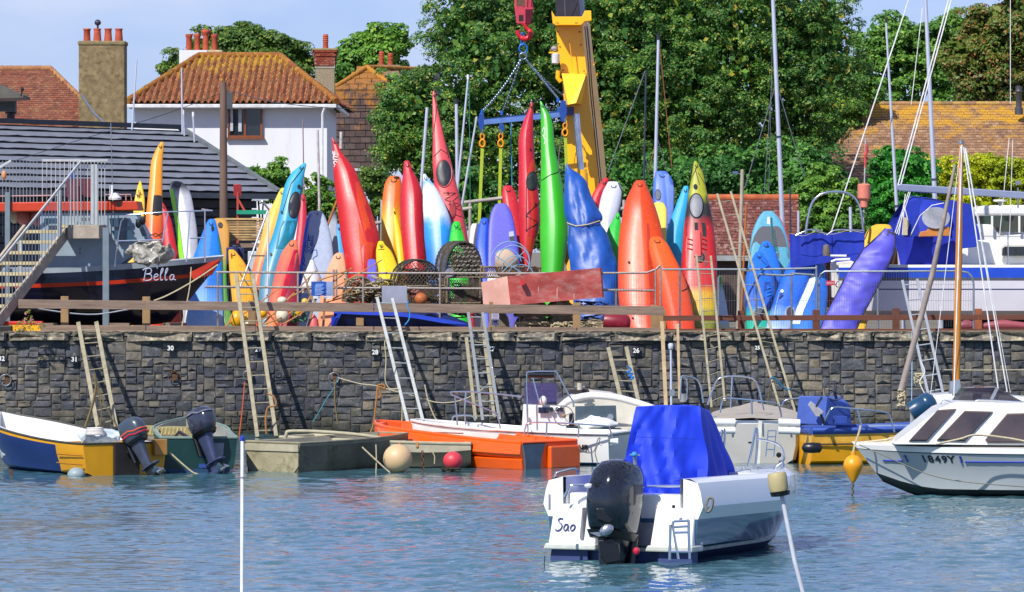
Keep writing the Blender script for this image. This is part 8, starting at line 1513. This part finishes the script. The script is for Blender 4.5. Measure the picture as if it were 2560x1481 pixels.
rails(b, [[(1769, 1012), (1785, 965), (1800, 945), (1836, 941), (1872, 944), (1890, 955), (1900, 985), (1909, 1027)], [(1831, 942), (1827, 1020)]], 131.5, .02); rails(b, [[(1800, 1032), (1806, 1005), (1815, 996), (1870, 1000), (1935, 1008), (1948, 1018), (1954, 1044)], [(1879, 1002), (1880, 1036)], [(1955, 1015), (1965, 1000), (1999, 996)]], 133.8, .018)
for l, s_ in (([(1704, 940), (1735, 945), (1750, 962), (1758, 1008)], 132), ([(1704, 940), (1702, 965), (1700, 1000)], 132), ([(1706, 942), (1716, 950), (1718, 985), (1716, 1000)], 132)): MB().tube(Wl(l, s_, 4), .017, 6).build('pulpit', steel, b, smooth=60)
t = thing('masthead_light', 'white mast with clear masthead light in front of the stout mooring post', 'mast', W(1678, 1100, 131)); MB().tube([W(1679, 1100, 131), W(1677, 875, 131)], .022, 8).build('tube', mst, t, smooth=60); MB().lathe([(.03, 0), (.05, .02), (.05, .1), (.03, .12)], W(1677, 874, 131), 10).build('lamp', M('lamp_glass', 'b0b8c4', .1), t, smooth=50); MB().box(W(1680, 982, 131), (.1, .05, .12)).build('box', galv, t)
MB().tube([W(1708, 1005, 131), W(1708, 985, 131)], .07, 10).build('winch', M('winch_metal', 'a8a49c', .35, .6), None, smooth=50, label='stubby metal winch beside the masthead light pole', cat='winch')
# 8 --- blue and yellow boat at the right
f = Fr(2003, 1157, 78, 133.4); b = thing('motorboat', 'yellow hulled boat with blue deck, blue steering console and black fender', 'boat', f.o, boats); bd = M('deck_blue', '34509c', .6, 0, .12, 3, .1, stain='5c74b0', amt=.3)
ye2 = M('hull_yellow', 'd8980c', .4, 0, .08, 2)
st_ = sections(4.0, .78, V6, .62, .76, 10, full=.6, pw=2.2); hull(f, st_, [(0, 1, 'bottom', M('slate_bottom', '48585c', .6)), (1, 4, 'hull', ye2), (4, 5, 'upper_strake', M('light_yellow', 'd8a43c', .4)), (5, 6, 'deck_edge', bd)], b, liner=bd, inset=.25, floor=.35, rim=(bd, .06))
MB().tube([f.P(.0, -.79, .38), f.P(2.6, -.79, .40)], .015, 5).build('rub_rail', M('dark_rubbing_strip', '3a3a34', .6), b)
MB().loft([[W(1990, 1060, 133.8), W(2060, 1064, 134.3), W(2130, 1066, 133.6), W(2110, 1060, 132)], [W(1996, 990, 133.8), W(2068, 992, 134.2), W(2124, 1010, 133.6), W(2100, 990, 132)]]).build('console', bd, b, bevel=.02); slab(MB(), [(2082, 1040), (2118, 1041), (2118, 1060), (2082, 1060)], 134.5, .03).build('locker_door', M('door_blue', '203c8c', .5), b, bevel=.006)
wc = W(2085, 977, 134); rt_ = Matrix.Rotation(R(35), 3, 'Y') @ Matrix.Rotation(R(62), 3, 'X'); MB().tube([wc + rt_ @ Vc((.19 * math.cos(a), .19 * math.sin(a), 0)) for a in [i * math.pi / 12 for i in range(25)]], .013, 6).build('steering_wheel', M('wheel_dark', '3c3c48', .4), b, smooth=60)
m2 = MB()
for k in range(3): m2.tube([wc, wc + rt_ @ Vc((.19 * math.cos(k * 2.1), .19 * math.sin(k * 2.1), 0))], .012, 4)
m2.tube([wc, wc + Vc((.05, .1, -.15))], .03, 6); m2.build('wheel_spoke', M('wheel_dark', '3c3c48', .4), b)
slab(MB(), [(2020, 1013), (2027, 1003), (2060, 1030), (2050, 1042), (2040, 1042)], 134.6, .08).build('throttle_box', M('throttle_grey', '9a98a0', .5), b, bevel=.01); MB().beam(W(2040, 1018, 135), W(2055, 993, 135), .04, .04).build('lever', M('lever_dark', '24283c', .4), b); MB().beam(W(2052, 1036, 134.8), W(2060, 1060, 134.8), .07, .05).build('cable_box', black, b)
rails(b, [[(2056, 1064), (2070, 1035), (2084, 1019), (2130, 1022), (2212, 1031), (2226, 1045), (2236, 1081)], [(2143, 1024), (2153, 1063)]], 134.6, .018); slab(MB(), [(2170, 1064), (2300, 1064), (2300, 1082), (2180, 1082)], 133, .4).build('foredeck_panel', M('pale_deck_blue', '8494b0', .6), b)
MB().lathe([(.02, -.19), (.09, -.15), (.1, 0), (.09, .15), (.02, .19)], W(2030, 1120, 135), 14, Matrix.Rotation(R(90), 3, 'Y')).build('fender', M('fender_black', '14141e', .35), None, smooth=60, label='black sausage fender hanging on the yellow hull', cat='fender')
# 9 --- boat with the orange mast, behind the cabin cruiser
b = thing('sailing_dinghy', 'white boat with tall varnished orange mast behind the numbered cabin cruiser', 'boat', W(2420, 1140, 142), boats)
slab(MB(), [(2290, 1008), (2330, 990), (2420, 982), (2640, 1000), (2640, 1080), (2290, 1080)], 143, 1.4).build('hull', wh, b, bevel=.05)
MB().tube([W(2390, 990, 144), W(2397, 640, 144), W(2403, 357, 144)], [.066, .06, .036], 12).build('mast', M('varnished_mast', 'c07a18', .35, 0, .12, 3, coat=.3, stretch=(1, 1, .2)), b, smooth=60); MB().tube([W(2403, 360, 144), W(2403, 352, 144)], .05, 8).build('masthead', galv, b)
slab(MB(), [(2377, 955), (2400, 950), (2404, 985), (2374, 985)], 144.6, .25).build('mast_step', M('step_grey', '8c94a0', .5, .3), b)
for x0, y0, x1, y1, r in ((2405, 362, 2384, 1020, .013), (2409, 368, 2496, 975, .012), (2414, 370, 2518, 980, .012), (2402, 365, 2326, 990, .006), (2412, 372, 2526, 982, .005), (2399, 420, 2396, 700, .006)): MB().tube([W(x0, y0, 145), W(x1, y1, 145)], r, 5).build('stay', wirew, b)
mb = MB(); mb.tube([W(2388, 412, 142.5), W(2330, 690, 142.5), W(2252, 978, 142.5)], [.028, .05, .055], 8); spx = mb.build('spar', M('furled_grey', '8c8078', .8, 0, .2, 6, .3), None, smooth=60, label='long grey spar with furled cloth slanting up past the bright aluminium ladder', cat='spar')
tangle('rope_bundle', 'knot of pale and blue rope at the foot of the grey spar', 'rope', 2245, 2262, 975, 1015, 142.6, 14, .012, rope_w, 11, .1); tangle('rope_bundle', 'tangle of rope tied on the bright aluminium ladder', 'rope', 2286, 2308, 935, 960, 118, 14, .013, rope_w, 12, .1)
rope('mooring_rope', 'white rope hanging beside the bright aluminium ladder', [(2300, 900), (2312, 930), (2300, 955), (2312, 985), (2322, 995)], .012, wirew, 118); rope('mooring_rope', 'thin blue and white line straight down left of the bright ladder', [(2280, 830), (2280, 930), (2279, 1010)], .012, M('bluewhite', '8cb0d0', .8), 118)
dr = MB(); A0 = Matrix.Rotation(R(62), 3, 'Y'); dr.lathe([(.02, -.22), (.17, -.21), (.185, -.1), (.19, .05), (.2, .06), (.2, .12), (.18, .2), (.1, .26), (.02, .27)], W(2304, 1018, 145), 20, A0); dr.build('outboard_cowl', M('petrol_blue', '143c5c', .3, 0, .1, coat=.3), None, smooth=45, label='petrol blue ribbed motor cover seen over the numbered cruiser bow', cat='motor')
# 10 --- cabin cruiser 1849Y
L9 = 5.6; f = Fr(2135, 1240, -90, 153); f.o = Vc((W(2135, 0, 153).x + L9, F / 153, 0)); b = thing('cabin_cruiser', 'white cabin cruiser numbered 1849Y with brown tinted windows at the right edge', 'boat', f.P(2, 0, 0), boats)
hg = M('cruiser_side', 'a8aeb0', .35, 0, .06, 1.5, coat=.2, stain='a4a27e', amt=.3); CP = [(.04, 0), (.5, .08), (.8, .2), (.84, .25), (.93, .58), (.97, .88), (1.0, .9), (1.0, 1.0)]
st_ = sections(L9, 1.0, CP, .78, .82, 16, full=.45, pw=2.3, keel=-.12); rk9 = Rake(f, L9, .82, .78, .55)
hull(rk9, st_, [(0, 3, 'antifoul', M('green_black_antifoul', '0c1a1e', .6, 0, .3)), (3, 5, 'hull', hg), (5, 6, 'rub_rail', M('rub_dark', '3c4a48', .5)), (6, 7, 'gunwale', wh)], b)
MB().grid([[rk9.P(x, s_[-1][0], s_[-1][1]) for x, s_ in st_], [rk9.P(x, 0, s_[-1][1] + .05) for x, s_ in st_], [rk9.P(x, -s_[-1][0], s_[-1][1]) for x, s_ in st_]]).build('deck', wh, b, smooth=60)
near = F / (F / 153 - 1.0)
def c9(px, py, off=0): return W(px, py, near - .4 + off)
cab_o = [(2236, 1108), (2345, 1022), (2385, 1006), (2640, 1012), (2640, 1114), (2236, 1112)]
a_ = [c9(x, y) for x, y in cab_o]; bq = [p + Vc((.0, 1.4 if i not in (0, 5) else 1.2, 0)) for i, p in enumerate(a_)]; top_in = [a_[0]] + [a_[1] + Vc((0.05, .12, 0)), a_[2] + Vc((.05, .18, 0)), a_[3] + Vc((0, .18, 0))] + a_[4:]
MB().loft([top_in, [bq[0]] + [p - Vc((0, .12, 0)) for p in bq[1:4]] + bq[4:]]).build('cabin', wh, b, smooth=30, bevel=.03)
brg = M('brown_tint_glass', '453830', .05, 0, .5, 1.5, spec=1, coat=.6)
for pts in ([(2272, 1103), (2346, 1026), (2392, 1023), (2316, 1103)], [(2342, 1101), (2414, 1028), (2484, 1030), (2412, 1104)], [(2463, 1100), (2520, 1035), (2600, 1033), (2600, 1107), (2467, 1107)]):
    n_ = len(pts); cxx = sum(p[0] for p in pts) / n_; cyy = sum(p[1] for p in pts) / n_; P = [c9(x, y, .05) + Vc((0, (1108 - y) / 90 * .16, 0)) for x, y in pts]; Pi = [c9(cxx + (x - cxx) * .94, cyy + (y - cyy) * .92, .09) + Vc((0, (1108 - y) / 90 * .16, 0)) for x, y in pts]
    o_ = MB().prism(P, (0, .03, 0)).build('window', M('frame_brown', '5a4a3c', .5), b); MB().prism(Pi, (0, .02, 0)).build('pane', brg, o_)
MB().prism([c9(2246, 1105, -.3), c9(2340, 1030, -.6), c9(2348, 1026, -.6), c9(2262, 1104, -.3)], (0, .9, 0)).build('windscreen', darkglass, b)
slab(MB(), [(2388, 1010), (2414, 971), (2492, 969), (2560, 1006), (2560, 1014), (2388, 1014)], 152, .9).build('hatch_screen', glassmat('smoke_glass', '2c2634', .05, .75), b)
MB().beam(W(2473, 1010, 152.4), W(2493, 970, 152.4), .05, .05).build('screen_pillar', galv, b)
for q_, ch_ in enumerate('1849Y'):
    px_ = L9 - 1.0 - q_ * .115; pa = hs(rk9, st_, px_, .6, 1, .002); pb_ = hs(rk9, st_, px_ - .1, .6, 1, .002); pu = hs(rk9, st_, px_, .68, 1, .002); text(ch_, pa, .19, M('letter_navy', '1c2030', .5), b, 'registration', right=pb_ - pa, up=pu - pa, bold=.006, ext=.003)
sea = M('seahorse_blue', '1430a0', .5)
nb = near - .0
for x0, x1 in ((L9 - .28, L9 - .62), (L9 - 1.68, .2)): MB().tube([hs(rk9, st_, x0 + (x1 - x0) * i / 12, .565) for i in range(13)], .012, 4).build('stripe', sea, b)
for x in (L9 - .68, L9 - 1.6): MB().tube(spl([hs(rk9, st_, x - a * .013, .555 + c * .014) for a, c in ((0, 6), (1.5, 7), (2.5, 5.5), (1, 4), (2, 2.5), (2.2, 1), (1, 0), (.3, .8))], 3), .011, 4).build('seahorse', sea, b)
rails(b, [[(2440, 1012), (2446, 1000), (2560, 1006)], [(2352, 1012), (2362, 1002), (2382, 1010)]], 153.5, .015)
rope('mooring_rope', 'thick pale rope draped along the cruiser cabin windows', [(2340, 1111), (2400, 1098), (2440, 1088), (2520, 1096), (2600, 1112)], .018, rope_w, near + .6); rope('mooring_rope', 'thin dark line drooping along the numbered hull from the bow', [(2148, 1112, 153.4), (2230, 1148, 153.8), (2320, 1186, 154.2), (2420, 1206, 154.5), (2600, 1220, 154.8)], .009, M('shadow_line', '6c6c60', .8), 154)
rope('mooring_rope', 'rope running from the blue deck rail down over the cruiser bow', [(2152, 1064), (2145, 1090), (2138, 1110), (2133, 1130)], .018, rope_w, 154); rope('mooring_rope', 'coils of rope heaped on the cruiser foredeck', [(2145, 1108), (2180, 1104), (2215, 1100), (2228, 1096), (2236, 1104), (2215, 1106), (2180, 1108)], .02, rope_w, 153)
t = buoy('yellow pear shaped buoy hanging from the cruiser bow above its chain', 2133, 1165, .16, 155.5, M('amber_buoy', 'd8920c', .4, 0, .08, 3, stain='c07a08', amt=.3), 1.1, neck=None); bo = [o for o in t.children][0]
for v in bo.data.vertices:
    zz = v.co.z - .176
    if zz < 0: k_ = 1 + zz / .176 * .55; v.co.x *= k_; v.co.y *= k_; v.co.z = .176 + zz * 1.6
MB().tube([W(2133, 1140, 155.5), W(2133, 1130, 155.5)], .04, 8).build('eye', M('amber_buoy', 'd8920c', .4), t)
m_ = MB(); chain(m_, W(2132, 1205, 155.5), W(2132, 1262, 155.5), 0, .07, .012); m_.build('chain', M('chain_dull', '5c5c54', .6, .5), None, smooth=60, label='short dull chain under the yellow pear buoy', cat='chain')
# 11 --- the cruiser with the blue cover in the foreground
f = Fr(1557, 1404, 24, 194.5); b = thing('motor_cruiser', 'white sports cruiser named Sao with royal blue cover and big black outboard in the foreground', 'boat', f.o)
hw_ = M('bright_gelcoat', 'e0e2e2', .22, 0, .03, 2, coat=.4); hb_ = M('hull_reflection_blue', '34506c', .12, 0, .12, 2, coat=.6); af = M('antifoul_blue', '2c3c6c', .6, 0, .15, 3, stain='46507c', amt=.35)  # white hull side's shade and water reflection put into the steel blue
SP = [(.04, 0), (.5, .1), (.86, .27), (.885, .31), (.93, .34), (.965, .62), (1.03, .75), (1.0, .9), (.96, 1.0)]
st_ = sections(5.8, 1.08, SP, 1.02, .93, 18, full=.42, pw=2.0, keel=-.2, rise=1.2); rk = Rake(f, 5.8, 1.0, .6, .5)
hull(rk, st_, [(0, 2, 'antifoul', af), (2, 3, 'chine', M('chine_white', 'b8bcb4', .4)), (3, 5, 'hull', hb_), (5, 8, 'topside', hw_)], b, open_above=5)
for sg in (1, -1):
    q_ = [f.P(-.003, sg * y, z) for y, z in st_[0][1][5:]] + [f.P(-.003, sg * .84, 1.07), f.P(-.003, sg * .84, st_[0][1][5][1])]; MB().prism(q_, f.f * .03).build('quarter_cap', hw_, b)
# deck with a cockpit well
rin = [(x, s_[-1][0], s_[-1][1]) for x, s_ in st_]; mb = MB()
for sg in (1, -1):
    rows = []
    for x, y, z in rin:
        k_ = .24 if x < 3.1 else y * .999; yi = max(.001, y - k_); zi = z + .02; fl = .45 if x < 3.1 else z + .1
        rows.append([rk.P(x, sg * y, z), rk.P(x, sg * (y - min(.1, y * .3)), z + .05), rk.P(x, sg * yi, zi + .03), rk.P(x, sg * yi, fl), rk.P(x, 0, fl)])
    mb.grid(rows)
mb.build('deck', hw_, b, smooth=35)
# stern: platform, lockers, well
def lb(x0, x1, y0, y1, z0, z1, nm, m_, bev=.03, tp=0):
    pts = [f.P(x0 - 0, y0, z0), f.P(x0, y1, z0), f.P(x1, y1, z0), f.P(x1, y0, z0)]; pt2 = [f.P(x0 + tp, y0 - .04 * (y0 > y1) + 0, z1), f.P(x0 + tp, y1, z1), f.P(x1, y1, z1), f.P(x1, y0, z1)]
    return MB().loft([pts, pt2]).build(nm, m_, b, bevel=bev)
lb(-.12, .3, 1.0, .34, .2, .72, 'stern_locker', hw_, .03, .12); lb(-.12, .3, -.42, -1.0, .2, .7, 'stern_locker', hw_, .03, .12); lb(.1, .4, .95, -.95, .2, .86, 'transom', hw_)
lb(-.02, .15, .34, -.42, .2, .5, 'motor_well', M('well_grey', '7c7c86', .5), .01); lb(-.2, .2, 1.04, .3, .14, .22, 'swim_platform', M('chine_white', 'b8bcb4', .4), .02); lb(-.2, .2, -.38, -1.04, .14, .22, 'swim_platform', M('chine_white', 'b8bcb4', .4), .02)
lb(-.1, .1, 1.0, .45, -.2, .14, 'trim_pod', af, .01); lb(-.1, .1, -.5, -1.0, -.2, .14, 'trim_pod', af, .01); lb(-.16, -.08, -.08, -.2, -.2, .2, 'bracket_strip', M('strip_green', '9aa49c', .5), .005)
lb(-.135, .0, .55, .5, .28, .68, 'locker_edge', M('well_grey', '7c7c86', .5), .005)
Sao = [[(4.5, 9.5), (2.5, 10), (1, 8.5), (2.5, 6.5), (4.2, 4.8), (3.5, 1.8), (1, .5), (-.8, 1.2)], [(9, 5.2), (7, 5.4), (5.8, 3), (6.4, .9), (8.2, 1.4), (9.2, 4.8), (9, 1.6), (10, .6)], [(13, 5.2), (11.6, 4.5), (11, 2.2), (12.2, .7), (14, 2), (14.4, 4.4), (13, 5.2)]]
mb = MB()
for pl in Sao:
    P = spl([Vc((x, y, 0)) for x, y in pl], 5); mb.tube([f.P(-.125 + .12 * max(0, (.37 + q.y * .0165 - .2) / .52), .9 - q.x * .018, .37 + q.y * .0165) + Vc((0, -.012, 0)) for q in P], .009, 5)
mb.build('name', M('letter_violet', '2c2c6c', .5), b)
# blue canvas
cv = M('cover_blue', '0a34c8', .7, 0, .08, 1.2, .25, 5); base_ = [(1542, 1248, 193.5), (1754, 1254, 192.5), (1836, 1206, 186), (1620, 1190, 187)]; topp = [(1588, 1010, 192), (1752, 1008, 190.5), (1790, 1070, 186.5), (1640, 1012, 187.5)]; rows = []
topp = [(1590, 1012, 192), (1750, 1010, 190.8), (1772, 1022, 187.0), (1625, 1010, 187.8)]
for i in range(31):
    t = i / 30; ring = []
    for k in range(4):
        a, c_ = [W(*base_[q % 4]) for q in (k, k + 1)], [W(*topp[q % 4]) for q in (k, k + 1)]
        for j in range(22):
            u = j / 22; p = a[0].lerp(a[1], u).lerp(c_[0].lerp(c_[1], u), t)
            if k == 0: p += Vc((0, -.07 * math.sin(math.pi * u) * (1 - t * .3), 0)); p.y += .1 * mnoise.noise(Vc((u * 5 + t * 2.5, t * 2, .3))) + .05 * mnoise.noise(Vc((u * 12 - t * 4, t * 4, 1))) + .06 * math.sin(u * 19 + t * 6 + 2 * math.sin(t * 3)) * (1 - t) ** 1.2 - .03 * math.exp(-((u - .78 + (1 - t) * .1) / .03) ** 2) * (1 - t)
            if k == 1: p.x += .05 * math.sin(math.pi * t) + .07 * math.sin(u * 20 + t * 5) * (1 - t) + .03 * mnoise.noise(Vc((u * 4, t * 3, 2)))
            if t > .93: p.z -= (t - .93) * .4
            ring.append(p)
    rows.append(ring)
c0 = sum((p for p in rows[-1]), Vector()) / len(rows[-1]); rows.append([p.lerp(c0, .5) + Vc((0, 0, .025)) for p in rows[-1]]); rows.append([p.lerp(c0, .9) + Vc((0, 0, .01)) for p in rows[-1]])
MB().loft(rows).build('cover', cv, b, smooth=50)
for q, (y, tt) in enumerate(((1216, .12), (1092, .65))): MB().tube([W(1545 + (1590 - 1545) * tt + (1754 - 1545 - (209 - 160) * tt) * u_, y + 6 * u_, 194.2) for u_ in (.02, .3, .6, .97)], .004, 4).build('cover_seam', M('seam_dark_blue', '0a2898', .8), b)
# outboard
for pts, nm in (([(1490, 1270), (1532, 1270), (1534, 1300), (1526, 1312), (1494, 1300)], 'spare_leg_top'), ([(1496, 1350), (1530, 1346), (1548, 1360), (1552, 1404), (1512, 1412), (1500, 1390)], 'spare_leg')): slab(MB(), pts, 197, .12).build(nm, black, b, bevel=.02)
MB().ball(W(1516, 1326, 197.2), (.1, .05, .07), 12, 8, Matrix.Rotation(R(-35), 3, 'Y')).prism([W(1474, 1332, 197), W(1504, 1330, 197), W(1506, 1340, 197), W(1496, 1342, 197)], (0, .03, 0)).build('spare_propeller', M('prop_metal', 'b4b4b8', .25, .9), b, smooth=50)
e, T = outboard(f, -.22, -.14, .28, 1.38, 9, -12, M('cowl_black_gloss', '0a0e16', .1, 0, .1, coat=.8), M('leg_black', '0c0f18', .2, 0, .1, coat=.5), b, hz=1.3)
MB().ball(T(-.535, .1, .44), (.06, .02, .035)).build('cowl_badge', M('badge_silver', 'c8ccd8', .3, .4), e); MB().box(T(-.54, -.0, .46), (.1, .03, .05)).build('cowl_vent', black, e); MB().tube([T(px * 1.01, py * 1.015, .4) for px, py in rrect(-.235, .575, .375)] , .006, 4).build('cowl_seam', M('seam_grey', '6c6c74', .4, .5), e)
MB().ball(W(1591, 1378, 197), (.045, .04, .05), 10, 8).build('red_knob', M('knob_red', 'b81c38', .4), b)
rails(b, [[(1696, 1398), (1686, 1340), (1682, 1312), (1684, 1304)], [(1724, 1398), (1722, 1330), (1722, 1304), (1718, 1302)], [(1684, 1304), (1720, 1302)], [(1684, 1318), (1720, 1316)], [(1684, 1332), (1722, 1331)], [(1676, 1380), (1728, 1380)], [(1676, 1312), (1674, 1400)]], 197.6, .018, steel, 'boarding_ladder_bar')
rails(b, [[(1411, 1244), (1424, 1218), (1434, 1213), (1500, 1214)], [(1618, 1216), (1730, 1216), (1748, 1222), (1770, 1250)]], 194, .018); rails(b, [[(1384, 1214), (1388, 1186), (1398, 1180), (1438, 1172), (1446, 1190)], [(1500, 1178), (1504, 1168), (1545, 1152)]], 190, .017)
rails(b, [[(1811, 1214), (1818, 1190), (1830, 1184), (1868, 1176), (1876, 1180), (1880, 1196)], [(1799, 1178), (1796, 1150), (1804, 1090), (1806, 1074), (1812, 1078), (1810, 1120), (1804, 1176)]], 186, .017)
rails(b, [[(1868, 1172), (1880, 1120), (1890, 1070), (1894, 1098), (1888, 1172)], [(1893, 1098), (1925, 1104), (1950, 1116), (1960, 1140), (1955, 1156), (1940, 1166), (1934, 1178)], [(1957, 1150), (1954, 1178)], [(1965, 1186), (1972, 1200), (1982, 1226)]], 183, .019)
slab(MB(), [(1838, 1173), (1860, 1166), (1864, 1180), (1840, 1182)], 184, .15).build('bow_locker', M('gull_grey', '8c949c', .4), b); MB().beam(W(1880, 1166, 184), W(1912, 1167, 184), .03, .03).beam(W(1894, 1168, 184), W(1894, 1180, 184), .03, .03).build('bow_cleat', galv, b)
MB().tube([W(1588, 1162, 196), W(1586, 1130, 196)], .028, 6).beam(W(1574, 1137, 196), W(1600, 1138, 196), .02, .02).build('davit', galv, b); MB().ball(W(1586, 1137, 196.2), (.04, .04, .03), 8, 6).build('blue_tie', M('bright_blue_rope', '2c84c4', .8), b)
MB().tube(Wl([(1766, 1262), (1772, 1245), (1782, 1250), (1778, 1272), (1768, 1280), (1764, 1262)], 196, 4), .02, 6).build('line_coil', M('grey_line', '6c6a66', .8), b, smooth=60); MB().box(W(1684, 1267, 196), (.04, .02, .04)).build('latch', black, b); MB().box(W(1374, 1256, 196), (.03, .03, .2)).build('side_fitting', M('well_grey', '7c7c86', .5), b); MB().ball(W(1380, 1224, 192.5), (.06, .03, .04), 10, 6).build('side_light', M('light_slate', '50545c', .3), b)
rope('mooring_rope', 'taut dark mooring line dropping from the foreground cruiser stern', [(1362, 1390), (1360, 1430), (1357, 1500)], .006, dk, 199)
# ================================================================= BUOY POLES NEAR THE CAMERA
t = thing('marker_pole', 'slim white marker pole with blue tip standing in the water left of centre', 'pole', Vc((W(605, 0, 262).x, F / 262, -.4)), None)
MB().tube([Vc((W(604, 0, 262).x, F / 262, -.4)), W(606, 1102, 262)], .0175, 10).build('pole', M('pole_white', 'e4e4e8', .3), t, smooth=60); MB().lathe([(.018, 0), (.021, .005), (.02, .04), (.005, .05)], W(606, 1103, 262), 10).build('tip', M('tip_blue', '1c3cb0', .4), t, smooth=50)
MB().tube([W(606, 1192, 262), W(606, 1196, 262)], .022, 10).build('band', M('band_grey', '8c8c94', .5), t)
t = thing('marker_pole', 'leaning grey white pole topped with a cream float near the camera', 'pole', W(2060, 1720, 262), None)
MB().tube([W(2062, 1690, 262), W(1986, 1400, 262), W(1950, 1215, 262)], .022, 10).build('pole', M('pole_cream_grey', 'b8bac0', .4), t, smooth=60)
MB().lathe([(.02, -.02), (.085, 0), (.092, .03), (.092, .15), (.08, .175), (.02, .18)], W(1948, 1228, 262) + Vc((0, 0, .0)), 18, Matrix.Rotation(R(-8), 3, 'Y')).build('float', M('cream_float2', 'a89c70', .6, 0, .12, 8), t, smooth=45); MB().lathe([(.02, -.05), (.09, -.04), (.1, 0), (.02, .0)], W(1950, 1229, 262), 16, Matrix.Rotation(R(-8), 3, 'Y')).build('collar', black, t, smooth=45)
